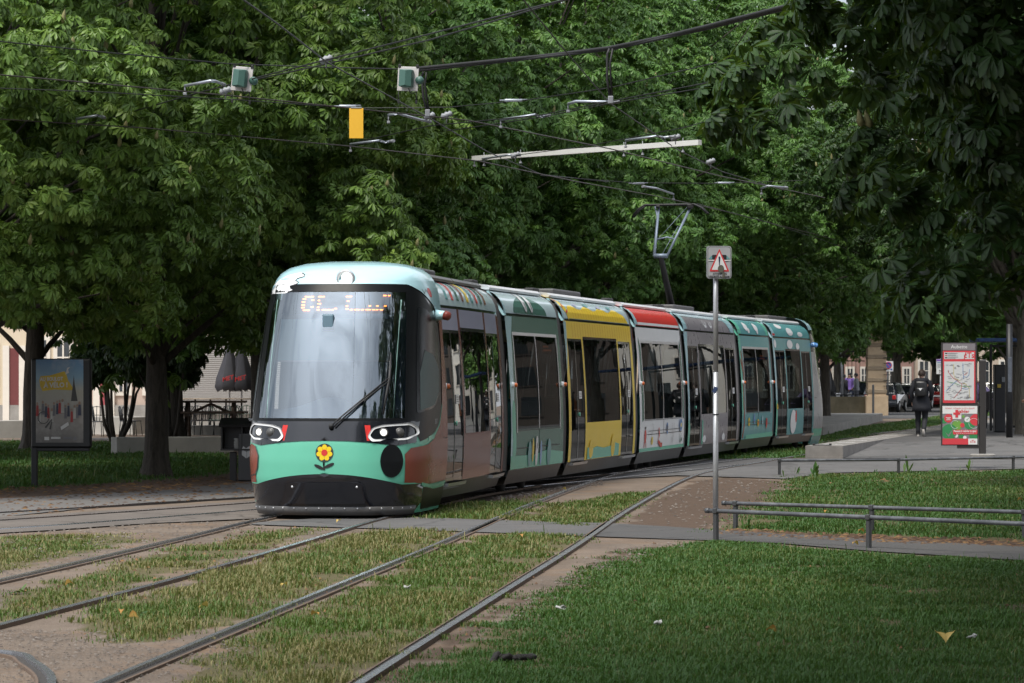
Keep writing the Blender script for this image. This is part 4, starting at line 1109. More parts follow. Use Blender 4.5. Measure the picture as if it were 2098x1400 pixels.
# cab interior: blind, dashboard, camera box, display, seat back wall
q = MB(); zs = fr(2.06, 2.61, 6); 
vs = [nf.front(w_, z, -.07) for z in zs for w_ in fr(-.80, .78, 12)]; q.smooth = True
q.add(vs, [(i * 13 + j, i * 13 + j + 1, (i + 1) * 13 + j + 1, (i + 1) * 13 + j) for i in range(6) for j in range(12)])
q.mat(1); vs = [nf.front(w_, z, -.06) for z in (2.045, 2.065) for w_ in fr(-.82, .80, 12)]; q.add(vs, [(j, j + 1, 13 + j + 1, 13 + j) for j in range(12)])
q.build('sun_blind', [P_BLIND, P_WHITE], tram)
q = MB(); q.rbox(nf.P(.56, -.06, 2.56), (.15, .08, .22), .02, M=A3 @ Matrix.Rotation(R(-90), 3, 'X')); q.build('cab_camera', [mat('camera_grey', (.12, .2, .26), .5)], tram)
q = MB(); q.smooth = True
vs = []; 
for (du, z) in ((.05, 1.15), (.10, 1.27), (.25, 1.36), (.55, 1.42), (.8, 1.38), (.95, 1.1)):
    for w_ in fr(-.92, .92, 16):
        hump = .16 * math.exp(-((w_ + .05) / .38) ** 2) * (1 if .2 < du < .9 else 0)
        p = nf.front(w_, 1.27, 0); uu = nint(1.27)[0] + nint(1.27)[2] * plan(w_ / 1.21) + du
        vs.append(nf.P(uu, w_ * .96, z + hump))
q.add(vs, [(i * 17 + j, i * 17 + j + 1, (i + 1) * 17 + j + 1, (i + 1) * 17 + j) for i in range(5) for j in range(16)])
q.mat(1); q.rbox(nf.P(.62, .02, 1.50), (.36, .02, .05), .008, M=Matrix.Rotation(-math.atan2(nf.m.d.x, nf.m.d.y), 3, 'Z'))
q.build('dashboard', [mat('dashboard_blue', (.46, .62, .76), .55, var=.1), mat('dash_label', (.35, .12, .10), .5)], tram)
q = MB()     # back wall of the cab and seat
q.add([nf.P(2.4, -1.1, .4), nf.P(2.4, 1.1, .4), nf.P(2.4, 1.1, 2.75), nf.P(2.4, -1.1, 2.75)], [(0, 1, 2, 3)])
q.build('cab_wall', [mat('cab_wall_blue', (.22, .30, .42), .7)], tram)
q = MB(); q.smooth = True; rotm = Matrix.Rotation(-math.atan2(nf.m.d.x, nf.m.d.y), 3, 'Z')
q.rbox(nf.P(1.75, -.1, 1.0), (.5, .5, .12), .05, M=rotm); q.rbox(nf.P(1.98, -.1, 1.45), (.48, .12, .8), .05, M=rotm); q.rbox(nf.P(1.98, -.1, 1.95), (.28, .1, .2), .04, M=rotm); q.rbox(nf.P(1.75, -.1, .68), (.2, .2, .55), .03, M=rotm)
q.build('driver_seat', [mat('driver_seat_blue', (.07, .11, .18), .8)], tram)
q = MB(); q.smooth = True
for sg in (-1, 1): q.tube([nf.front(sg * .84, z, -.05) for z in fr(1.30, 2.85, 8)], .05, 8)
q.build('pillar_lining', [mat('pillar_mint', (.30, .50, .46), .5)], tram)
# LED sign behind the glass
q = MB(); zs = (2.68, 2.96)
vs = [nf.front(w_, z, -.06) for z in zs for w_ in fr(-.80, .80, 12)]; q.smooth = True; q.add(vs, [(j, j + 1, 13 + j + 1, 13 + j) for j in range(12)])
q.mat(1)
def dash(w0, z0, ww, hh=.013):
    z0 += .12
    q.add([nf.front(a, b, -.045) for a, b in ((w0, z0 - hh / 2), (w0 + ww, z0 - hh / 2), (w0 + ww, z0 + hh / 2), (w0, z0 + hh / 2))], [(0, 1, 2, 3)])
for (a, b, l) in ((-.43, 2.785, .13), (-.46, 2.755, .05), (-.47, 2.715, .05), (-.47, 2.675, .05), (-.47, 2.64, .05), (-.44, 2.605, .10), (-.33, 2.74, .04), (-.33, 2.65, .04),
               (-.24, 2.785, .09), (-.24, 2.735, .03), (-.24, 2.69, .05), (-.24, 2.645, .03), (-.24, 2.61, .04), (-.17, 2.61, .04), (-.13, 2.61, .04), (-.085, 2.61, .03), (-.04, 2.61, .03), (-.0, 2.625, .03),
               (.14, 2.785, .08), (.16, 2.725, .03), (.15, 2.66, .03), (.15, 2.62, .04), (.21, 2.61, .04), (.27, 2.61, .03), (.31, 2.61, .03), (.36, 2.61, .04), (.42, 2.61, .04), (.46, 2.66, .03), (.46, 2.61, .03), (.51, 2.61, .04), (.56, 2.66, .03), (.56, 2.61, .03), (.61, 2.61, .04), (.66, 2.66, .03),
               (.64, 2.80, .04), (.70, 2.80, .03)):
    dash(a, b, l)
q.build('destination_sign', [mat('sign_backing', (.03, .04, .055), .4), LED], tram)
# cab side windows
for sg in (1, -1):
    q = MB(); fn = lambda u, z, off=0.0, sg=sg: nf.side(u, z, off, sg)
    nf.fdecal(q, rounded([(.70, 1.37), (1.5, 1.45), (1.87, 1.62), (2.0, 2.3), (1.9, 2.5), (1.55, 2.74), (1.23, 2.78), (.90, 2.0)], .06), .008, fn=fn)
    q.build('cab_side_window', [mat('cab_pane', (.010, .012, .014), .22, var=.1, spec=.25)], tram)
    q = MB(); nf.fdecal(q, [(.80, 1.41), (1.48, 1.48), (1.83, 1.65), (1.91, 1.95), (1.6, 2.14), (1.2, 2.2), (.95, 1.9)], .011, fn=fn); q.build('window_blind', [mat('blind_green_grey', (.055, .085, .085), .5)], tram)
# mirror-camera pods at the roof corners, number on the cab side
for N_, sg in ((nf, 1), (nb, 1)):
    q = MB(); q.smooth = True
    a = Vector(N_.side(2.05, 2.68, -.03, sg)); o_ = Vector(N_.side(2.05, 2.68, .2 if N_ is nf else .10, sg)) - Vector(N_.side(2.05, 2.68, 0, sg)); fd = Vector(N_.P(0, 0, 0)) - Vector(N_.P(1, 0, 0))
    q.mat(0); q.tube([a, a + o_ * .5 + fd * -.02, a + o_ * .85 + fd * .03], [.08, .066, .055], 12); q.mat(1); q.tube([a + o_ * .80 + fd * .03, a + o_ * 1.05 + fd * .05 - Vector((0, 0, .015)), a + o_ * 1.12 + fd * .07 - Vector((0, 0, .02))], [.066, .06, .02], 12)
    q.build('camera_pod', [P_CYAN if N_ is nf else P_BLUE, P_MAROON if N_ is nf else P_BLUE], tram)
q = MB(); q.text('3017', .10, lambda x, y: nf.side(1.52 + x, 1.22 + y, .010, 1)); q.build('fleet_number', [mat('number_grey', (.45, .47, .5), .4)], tram)
# rear nose printing (grey tail)
TGR = mat('paint_tail_grey', (.36, .37, .38), .3, var=.06, coat=.4)
for sg in (1, -1):
    mb = MB(); fn = lambda u, z, off=0.0, sg=sg: nb.side(u, z, off, sg)
    mb.mat(0); nb.fdecal(mb, [(.5, .42), (2.45, .42), (2.45, 2.5), (2.1, 2.5), (1.9, 2.3), (1.5, 1.5), (.5, 1.2)], .004, fn=fn)
    mb.mat(1); nb.fdecal(mb, [(.4, .30), (2.45, .30), (2.45, .5), (.5, .48)], .006, fn=fn)
    mb.mat(2)
    nb.fdecal(mb, stroke([(2.3, .5), (2.0, .75), (1.75, .55)], .02), .008, fn=fn); nb.fdecal(mb, stroke([(1.9, .9), (1.6, .75), (1.4, .5)], .02), .008, fn=fn); nb.fdecal(mb, stroke([(2.38, 1.3), (2.0, 1.3), (1.8, 1.6)], .018), .008, fn=fn)
    for k in range(6): nb.fdecal(mb, ell(2.05 + (k % 2) * .15, 1.9 + k * .05, .025, .03, 6), .008, fn=fn)
    mb.build('tail_markings', [TGR, P_GREEN, P_INK], tram)
# bogies: dark frame with wheels under the window sections
for i in (0, 1, 3, 5, 6):
    m = MODS[i]; c0 = m.L * .5 if i not in (0, 6) else (1.9 if i == 0 else m.L - 1.9)
    for du in (-.8, .8):
        for sg in (1, -1):
            q = MB(); q.smooth = True; A = Matrix((m.d.to_3d(), Vector((0, 0, 1)), m.n.to_3d())).transposed()
            q.lathe(Vector(m.p(c0 + du, sg * .75, .30)) - A @ Vector((0, 0, .05)), [(.10, 0), (.26, .0), (.27, .03), (.27, .10), (.1, .11)], 20, A)
            q.build('wheel', [P_UNDER], tram)
    q = MB(); q.rbox(m.p(c0, 0, .26), (1.5, 2.3, .18), .03, M=Matrix.Rotation(-math.atan2(m.d.x, m.d.y), 3, 'Z')); q.build('bogie_frame', [P_UNDER], tram)
# roof equipment
for i in (0, 2, 4, 6):
    m = MODS[i]; u = m.L * .55
    q = MB(); q.rbox(m.p(u, 0, 3.33), (.95, min(2.6, m.L * .4), .16), .03, M=Matrix.Rotation(-math.atan2(m.d.x, m.d.y), 3, 'Z')); q.build('roof_unit', [mat('roof_unit_grey', (.10, .10, .105), .6, dirt=.3)], tram)
for i in range(6):
    q = MB(); c = JC[i + 1]; q.rbox((c.x + MODS[i + 1].n.x * .62, c.y + MODS[i + 1].n.y * .62, 3.30), (.16, .5, .09), .02, M=Matrix.Rotation(-math.atan2(MODS[i].d.x, MODS[i].d.y), 3, 'Z')); q.build('roof_cable_box', [P_ROOFD], tram)
# pantograph
m = MODS[4]; u0 = 3.7
B0 = Vector(m.p(u0 + 1.5, .0, 3.35)); K0 = Vector(m.p(u0 + .1, -.02, 4.50)); H0 = Vector(m.p(u0 + .9, 0, 5.62)); nx = m.n.to_3d(); dx = m.d.to_3d(); UZ = Vector((0, 0, 1))
q = MB(); q.rbox(B0, (.7, .9, .10), .02, M=Matrix.Rotation(-math.atan2(m.d.x, m.d.y), 3, 'Z')); q.tube([B0, K0], [.085, .06], 10)
pg = q.build('pantograph_arm', [P_BLK2], tram)
q = MB(); q.tube([K0 - nx * .14, K0 + nx * .16], .05, 8)
q.tube([K0 - nx * .13, H0 - nx * .20 * 1], .028, 8); q.tube([K0 + nx * .15, H0 + nx * .52], .028, 8); q.tube([K0 - nx * .15, K0 - nx * .2 + (H0 - K0) * .8, H0 - nx * .28], .02, 8)
q.tube([K0 + (H0 - K0) * .33 - nx * .15, K0 + (H0 - K0) * .35 + nx * .10 + UZ * .03, K0 + (H0 - K0) * .33 + nx * .27], .02, 6)
q.tube([K0 + nx * .02, H0 * .6 + K0 * .4 + nx * .3], .006, 5); q.tube([K0 + (H0 - K0) * .35 - nx * .1, H0 + nx * .45], .006, 5)
pf = q.build('pantograph_frame', [mat('pantograph_blue_grey', (.17, .21, .27), .5, .3)], tram)
q = MB()
for dy in (-.12, .12):
    q.tube([H0 + dx * dy - nx * .78 - UZ * .22, H0 + dx * dy - nx * .64 - UZ * .05, H0 + dx * dy - nx * .5 + UZ * .04, H0 + dx * dy + nx * .62 + UZ * .04, H0 + dx * dy + nx * .76 - UZ * .03, H0 + dx * dy + nx * .90 - UZ * .16], .022, 8)
q.rbox(H0 + nx * .50, (.14, .3, .10), .02); q.rbox(H0 - nx * .22, (.1, .3, .06), .02)
q.build('pantograph_head', [P_BLK2], tram)
# ------------------------------------------------------------------ chestnut trees
M_BARK = bark('chestnut_bark', (.030, .026, .021), (.085, .072, .058))
M_BARK2 = bark('grey_bark', (.07, .062, .05), (.16, .145, .12))
GREENS = [(.028, .076, .018), (.048, .128, .023), (.075, .178, .030), (.125, .23, .045)]
YGREENS = [(.036, .080, .015), (.064, .14, .021), (.105, .20, .030), (.175, .265, .05)]
SHADE_GREENS = [(.009, .026, .008), (.014, .039, .010), (.022, .058, .013), (.045, .10, .018)]  # leaf greens darkened: shade of the platform-side crowns put into the colour
M_LEAF = leafmat('chestnut_leaf', GREENS, .30)
M_LEAFY = leafmat('chestnut_leaf_yellowish', YGREENS, .32)
M_LEAFSH = leafmat('chestnut_leaf_shaded', SHADE_GREENS, .30, .5)
M_PAN = mat('chestnut_panicle', (.20, .19, .08), .8, var=.3, scale=5)
def leaflet_template(stations, seed, nl=6):
    """palmate leaf: verts and faces; x outwards, z up"""
    r = np.random.default_rng(seed); V = []; T = []; Q = []; E_ = []
    angs = np.linspace(-105, 105, nl) if nl > 5 else np.linspace(-80, 80, nl)
    for a in angs:
        a_ = math.radians(a + r.normal(0, 6)); L = (.235 - .0006 * abs(a)) * r.uniform(.88, 1.1); pitch = math.radians(r.uniform(12, 42)); roll = r.normal(0, .25)
        d = np.array([math.cos(a_) * math.cos(pitch), math.sin(a_) * math.cos(pitch), -math.sin(pitch)])
        sd_ = np.array([-math.sin(a_), math.cos(a_), 0]); up = np.cross(d, sd_); sd2 = sd_ * math.cos(roll) + up * math.sin(roll); up2 = np.cross(d, sd2)
        b = len(V); k = len(stations)
        for t, w_ in stations:               # midrib
            V.append(d * L * t - np.array([0, 0, 1]) * L * .22 * t * t); E_.append(0)
        for sgn in (1, -1):
            for t, w_ in stations[1:-1]:
                V.append(d * L * t + sd2 * sgn * L * w_ + up2 * L * w_ * .30 - np.array([0, 0, 1]) * L * .22 * t * t); E_.append(1)
        for si in range(2):
            o = b + k + si * (k - 2)
            for i in range(k - 1):
                m0, m1 = b + i, b + i + 1
                if i == 0: f = (m0, m1, o)
                elif i == k - 2: f = (m0, m1, o + i - 1)
                else: f = (m0, m1, o + i, o + i - 1)
                (T if len(f) == 3 else Q).append(f if si == 0 else f[::-1])
    return np.array(V), np.array(T), np.array(Q), np.array(E_)
LOW = [(0, 0), (.42, .12), (.74, .19), (1, 0)]
HIGH = [(0, 0), (.22, .06), (.45, .125), (.68, .185), (.85, .17), (.94, .08), (1, 0)]
def rand_dirs(n, r):
    v = r.normal(size=(n, 3)); return v / np.linalg.norm(v, axis=1, keepdims=True)
def norm(v): return v / np.maximum(np.linalg.norm(v, axis=-1, keepdims=True), 1e-9)
class Leaves:
    def __init__(s, stations, seed=1): 
        s.tm = [leaflet_template(stations, seed * 10 + k, 5 + (k % 3)) for k in range(6)]
        s.parts = []; s.pan = []
    def rosettes(s, C, A, O, r, k=6, size=1.0, tint=.5, tvar=.22):
        """C centres, A axes, O outward directions"""
        n = len(C)
        if n == 0: return
        ref = norm(np.cross(A, np.array([.3, .5, .81]))); ref2 = np.cross(A, ref)
        az = r.uniform(0, 2 * math.pi, (n, 1)) + np.arange(k)[None] * 2 * math.pi / k + r.normal(0, .35, (n, k))
        rad = ref[:, None] * np.cos(az)[..., None] + ref2[:, None] * np.sin(az)[..., None]
        tl = np.radians(r.uniform(-38, 12, (n, k)))[..., None]
        X = norm(rad * np.cos(tl) + A[:, None] * np.sin(tl) + O[:, None] * .25)
        Zt = norm(A[:, None] + .22 * r.normal(size=(n, k, 3))); Yv = norm(np.cross(Zt, X)); Zv = np.cross(X, Yv)
        P = C[:, None] + X * (.07 * r.uniform(.4, 2.2, (n, k)))[..., None] * size
        sz = size * r.uniform(.72, 1.15, (n, k))
        tn = np.clip(tint + r.normal(0, tvar, (n, 1)) + r.normal(0, .12, (n, k)), 0, 1)
        s.parts.append((P.reshape(-1, 3), X.reshape(-1, 3), Yv.reshape(-1, 3), Zv.reshape(-1, 3), sz.ravel(), tn.ravel()))
    def build(s, name, mats, parent, r, panicles=None):
        if not s.parts: return None
        P, X, Y, Z, S, T = [np.concatenate([p[i] for p in s.parts]) for i in range(6)]
        pick = r.integers(0, len(s.tm), len(P)); Vs = []; F3 = []; F4 = []; TN = []; base = 0
        for k, (tv, t3, t4, te) in enumerate(s.tm):
            q = np.where(pick == k)[0]
            if len(q) == 0: continue
            v = P[q][:, None] + S[q][:, None, None] * (tv[None, :, 0:1] * X[q][:, None] + tv[None, :, 1:2] * Y[q][:, None] + tv[None, :, 2:3] * Z[q][:, None])
            off = base + np.arange(len(q))[:, None, None] * len(tv)
            F3.append((t3[None] + off).reshape(-1, 3)); 
            if len(t4): F4.append((t4[None] + off).reshape(-1, 4))
            Vs.append(v.reshape(-1, 3)); tt = np.zeros((len(q), len(tv), 3)); tt[..., 0] = T[q][:, None]; tt[..., 1] = 1 - te[None]
            TN.append(tt.reshape(-1, 3)); base += len(q) * len(tv)
        nfa = sum(len(f) for f in F3) + sum(len(f) for f in F4); fm = np.zeros(nfa, np.int32)
        Fs = F3 + F4
        if panicles is not None and len(panicles[0]):
            pc, pa, ph = panicles; n = len(pc)
            prof = np.array([(.0, 0), (.022, .12), (.03, .35), (.018, .7), (.0, 1.0)]); k = 5
            ref = norm(np.cross(pa, np.array([.3, .5, .81]))); ref2 = np.cross(pa, ref)
            an = np.arange(k) * 2 * math.pi / k
            ring = prof[:, 0][:, None, None] * (np.cos(an)[None, :, None] * 1)
            pv = pc[:, None, None] + pa[:, None, None] * (prof[:, 1][None, :, None] * ph[:, None, None])[..., None] + (ref[:, None, None] * np.cos(an)[None, None, :, None] + ref2[:, None, None] * np.sin(an)[None, None, :, None]) * prof[:, 0][None, :, None, None] * (1 + .6 * r.random((n, 5, k, 1)))
            f = np.array([(i * k + j, i * k + (j + 1) % k, (i + 1) * k + (j + 1) % k, (i + 1) * k + j) for i in range(4) for j in range(k)])
            F_ = (f[None] + base + np.arange(n)[:, None, None] * 5 * k).reshape(-1, 4)
            Vs.append(pv.reshape(-1, 3)); TN.append(np.full((n * 5 * k, 3), .5)); Fs = Fs + [F_]; fm = np.concatenate([fm, np.ones(len(F_), np.int32)])
        return np_mesh(name, np.concatenate(Vs), Fs, mats, np.concatenate(TN), fm, parent=parent)
def trunk_mesh(r, H, r0, limbs, lean=(0, 0), n=12):
    """trunk with root flare plus limbs; limbs: list of (start height, end point)"""
    mb = MB(); mb.smooth = True
    def tubeb(path, rad, n):
        mb.tube(path, rad, n)
    hs = [-.05, .05, .18, .4, .8, 1.4, 2.2, 3.2, 4.4, 6, 8, H * .72, H * .9]
    hs = [h for h in hs if h <= H * .92]
    pts = []; rad = []
    for i, h in enumerate(hs):
        w_ = .04 * h
        pts.append((lean[0] * h + w_ * .3 * math.sin(h * 1.3 + r.uniform(0, .4)), lean[1] * h + w_ * .3 * math.cos(h * 1.1), h))
        rad.append(r0 * (1 + .65 * math.exp(-h / .22)) * max(.12, 1 - .92 * h / H))
    tubeb(pts, rad, n)
    # irregular bark: push the vertices about
    V = np.array(mb.v); a = np.arctan2(V[:, 1], V[:, 0]); k = 1 + .10 * np.sin(a * 5 + V[:, 2] * .8) * np.exp(-V[:, 2] / 3) + .05 * np.sin(a * 9 + V[:, 2] * 2.1)
    V[:, 0] *= k; V[:, 1] *= k; mb.v = [tuple(v) for v in V]
    for h0, e in limbs:
        s0 = Vector((lean[0] * h0, lean[1] * h0, h0)); e = Vector(e); mid = s0.lerp(e, .5) + Vector((0, 0, .12 * (e - s0).length))
        q1 = s0.lerp(mid, .5) + Vector((0, 0, .05)); q2 = mid.lerp(e, .5)
        b = max(.035, r0 * .38 * (1 - h0 / H))
        tubeb([s0, q1, mid, q2, e], [b, b * .8, b * .58, b * .36, b * .14], 7)
    return mb
def crown_points(r, ctr, rad, rzlo, nb, lower=1.0):
    """bough centres spread through the outer part of an egg-shaped crown"""
    i = np.arange(nb) + .5; ph = np.arccos(1 - 2 * i / nb); th = math.pi * (1 + 5 ** .5) * i
    d = np.stack([np.cos(th) * np.sin(ph), np.sin(th) * np.sin(ph), np.cos(ph)], -1); d = norm(d + r.normal(0, .10, d.shape))
    lob = np.sin(d[:, 0:1] * 3.1 + d[:, 2:3] * 4.3 + r.uniform(0, 6)) * np.sin(d[:, 1:2] * 3.7 - d[:, 2:3] * 2.9 + r.uniform(0, 6)); k = r.uniform(.62, 1.06, (nb, 1)) + .10 * lob
    R3 = np.where(d[:, 2:3] < 0, np.array([[rad[0], rad[1], rzlo]]), np.array([[rad[0], rad[1], rad[2]]]))
    return ctr + d * R3 * k, d, k
def make_tree(name, label, seed, H, rx, zc, rzlo, r0, mats, nb=110, nr=24, stations=LOW, size=1.0, group=None, tint=.5, keep=None, brk=None, pan=.10, ninner=26, ry=None, lean=(0, 0), barkm=None, rb=(.85, 1.6), kleaf=6):
    r = np.random.default_rng(seed)
    t = thing(name, label, 'tree', (0, 0, 0), group)
    ctr = np.array([lean[0] * zc, lean[1] * zc, zc]); rad = (rx, ry or rx, H - zc)
    B, D, K = crown_points(r, ctr, rad, rzlo, nb)
    lv = Leaves(stations, seed); pc, pa, ph = [], [], []
    if keep is not None:
        sel = np.array([keep(b) for b in B]); Bv, Dv = B[sel], D[sel]
    else: Bv, Dv = B, D
    for b, d in zip(Bv, Dv):
        rb_ = r.uniform(*rb); n = int(nr * (rb_ / 1.15) ** 2 * r.uniform(.75, 1.2))
        u = rand_dirs(n * 3, r); out_ = norm(d * np.array([.9, .9, .35]) + np.array([0, 0, .55]))
        u = u[(u @ out_) > -.12][:n]
        sq = np.array([1.0, 1.0, .55])
        C = b + u * sq * rb_ * r.uniform(.75, 1.0, (len(u), 1))
        C[:, 2] -= .18 * ((C - b)[:, 0] ** 2 + (C - b)[:, 1] ** 2)        # the tips droop
        A = norm(u * .45 + np.array([0, 0, .85]) + d * .30 + .15 * r.normal(size=u.shape)); O = norm(u * np.array([1, 1, .2]) + d * .5)
        lv.rosettes(C, A, O, r, kleaf, size, tint + r.normal(0, .10))
        m_ = r.random(len(C)) < pan
        if m_.any(): pc.append(C[m_]); pa.append(norm(np.array([0, 0, 1.0]) + .25 * u[m_])); ph.append(r.uniform(.10, .24, m_.sum()))
    if ninner:          # foliage deep inside the crown, tinted darker to stand for shade
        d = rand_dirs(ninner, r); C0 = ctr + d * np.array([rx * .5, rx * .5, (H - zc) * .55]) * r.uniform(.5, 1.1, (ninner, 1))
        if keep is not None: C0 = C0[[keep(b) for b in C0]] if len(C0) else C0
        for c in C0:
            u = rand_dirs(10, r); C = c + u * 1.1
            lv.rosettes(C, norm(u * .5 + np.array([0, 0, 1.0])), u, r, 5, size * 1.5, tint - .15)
    pn = (np.concatenate(pc), np.concatenate(pa), np.concatenate(ph)) if pc else None
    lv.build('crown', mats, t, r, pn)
    sel = r.permutation(len(B))[:min(34, len(B))]
    limbs = [(float(np.clip(B[i][2] * .55 + r.uniform(-.5, .5), 2.0, H * .8)), B[i] * np.array([.95, .95, 1])) for i in sel]
    tm = trunk_mesh(r, H, r0, limbs, lean); tm.build('trunk', [barkm or M_BARK], t)
    return t
def put(t, x, y, rz=0, s=1.0, label=None, first=False):
    o = t if first else copy_tree(t)
    o.location = (x, y, 0); o.rotation_euler = (0, 0, rz); o.scale = (s, s, s)
    if label: o['label'] = label
    return o
GT = 'chestnut trees in the row behind the tram'
TA = make_tree('chestnut_tree', 'chestnut tree with the thick dark trunk beside the poster panel', 21, 15.5, 5.3, 6.9, 4.1, .215, [M_LEAFY, M_PAN], 100, 68, size=.70, group=GT, pan=.05)
TB = make_tree('chestnut_tree', 'chestnut tree over the nose of the tram, its trunk hidden behind the cab', 22, 16.5, 5.4, 7.4, 4.7, .25, [M_LEAF, M_PAN], 102, 68, size=.68, group=GT, pan=.02)
TC_ = make_tree('chestnut_tree', 'chestnut tree behind the third section of the tram', 23, 16.0, 5.2, 7.6, 4.6, .24, [M_LEAF, M_PAN], 100, 66, size=.68, group=GT, pan=.03, tint=.45)
put(TA, -6.6, 60.6, R(20), 1, first=True)
put(TA, -9.3, 53.2, R(140), .98, 'yellowish chestnut tree at the picture edge above the poster panel')
put(TB, -5.2, 67.8, R(10), 1, first=True)
put(TC_, -2.3, 76.5, R(60), 1.02, first=True)
put(TB, .1, 85, R(200), 1.0, 'chestnut tree behind the middle sections of the tram and the pantograph')
put(TC_, 2.4, 93.5, R(250), 1.0, 'chestnut tree behind the pantograph and the tram roof')
put(TB, 4.8, 102, R(110), 1.02, 'chestnut tree behind the rear half of the tram')
put(TC_, 7.2, 110.5, R(160), .98, 'chestnut tree behind the last sections of the tram')
put(TB, 9.5, 119, R(300), .95, 'chestnut tree rising behind the tail of the tram')
put(TC_, 12.4, 129.5, R(20), .9, 'chestnut tree with a bare grey trunk between the tram tail and the fence')
# second row and trees deeper in the square
for k, (x, y, rz, s, l) in enumerate((
        (-15.5, 72, 50, 1.05, 'chestnut tree deep in the square behind the poster panel'), (-12.0, 82, 150, 1.05, 'chestnut tree deep in the square left of the closed parasols'),
        (-9.5, 92, 250, 1.1, 'chestnut tree of the second row behind the tram nose'), (-6.5, 101, 20, 1.15, 'chestnut tree of the second row behind the front sections of the tram'),
        (-3.5, 110, 120, 1.15, 'chestnut tree of the second row behind the yellow section of the tram'), (-.5, 119, 200, 1.15, 'chestnut tree of the second row behind the white section of the tram'),
        (3.0, 130, 300, 1.2, 'chestnut tree of the second row behind the grey section of the tram'), (7.0, 142, 40, 1.2, 'chestnut tree of the second row behind the tail of the tram'))):
    o = put((TC_, TB)[k % 2], x, y, R(rz), s, l); o['group'] = 'chestnut trees of the second row'
# trees beyond the fence and along the street
GF = 'trees beyond the fence and along the street'
TD = make_tree('street_tree', 'green street tree directly behind the stone gate pillar', 31, 13.5, 5.0, 6.6, 3.2, .30, [M_LEAF, M_PAN], 90, 34, size=1.0, group=GF, pan=.02, kleaf=5, barkm=M_BARK2)
put(TD, 20.2, 172, R(10), 1.0, first=True)
for x, y, rz, s, l in ((14.2, 158, 80, 1.0, 'street tree behind the iron fence, nearest the tram tail'), (17.0, 186, 200, 1.1, 'street tree behind the iron fence, next to the gate pillar'), (25.4, 196, 140, 1.0, 'street tree behind the grey parked cars'),
                       (25.6, 168, 310, .95, 'street tree behind the walking person'), (31.5, 190, 30, 1.05, 'street tree behind the network map panel'), (36.5, 205, 100, 1.1, 'street tree behind the person in the lilac shirt'), (41, 185, 240, 1.0, 'street tree behind the dark posts at the picture edge'),
                       (21.5, 215, 260, 1.3, 'tall street tree far down the street'), (10.0, 205, 130, 1.3, 'tall tree far behind the tail of the tram')):
    put(TD, x, y, R(rz), s, l)
# the platform trees on the camera side
TN = make_tree('platform_tree', 'large dark chestnut tree whose crown hangs over the lawn near the camera', 41, 12.2, 6.0, 6.2, 3.45, .30, [M_LEAFSH, M_PAN], 190, 62, stations=HIGH, size=.66, pan=.006, tint=.5, group='chestnut trees on the platform side', kleaf=6,
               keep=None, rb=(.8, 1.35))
put(TN, 7.6, 26.0, R(0), 1.0, first=True)
put(TN, 9.6, 15.5, R(130), 1.1, 'dark chestnut tree at the upper corner of the photo, nearest the camera')
put(TN, 6.5, 3.0, R(220), 1.0, 'unseen chestnut tree added beside the camera to darken the lawn side')  # unseen tree added as a shade caster for the right side
TE = make_tree('platform_tree', 'chestnut tree with a grey trunk at the picture edge behind the dark pole', 42, 14, 5.2, 8.0, 3.6, .22, [M_LEAFSH, M_PAN], 110, 44, size=.75, group='chestnut trees on the platform side', pan=.03, barkm=M_BARK2)
put(TE, 13.85, 88.5, R(30), 1, first=True)
put(TE, 15.4, 100, R(120), 1, 'slimmer chestnut tree on the platform between the map panel and the dark pole')
put(TE, 10.6, 44, R(200), 1, 'dark chestnut tree above the low railing at the picture edge')
put(TE, 11.6, 53, R(300), 1, 'dark chestnut tree above the map panel')
put(TE, 9.8, 35, R(60), 1, 'dark chestnut tree beside the lawn beyond the picture edge')

T_SHADE = make_tree('platform_tree', 'unseen tall chestnut tree added above the camera to shade the lawn', 43, 21, 7.8, 13.0, 4.8, .34, [M_LEAFSH, M_PAN], 120, 40, group='chestnut trees on the platform side', pan=.02, size=1.1)  # unseen tree added to cast shade on the near crown and lawn
put(T_SHADE, 3.9, 13.5, R(0), 1, first=True)
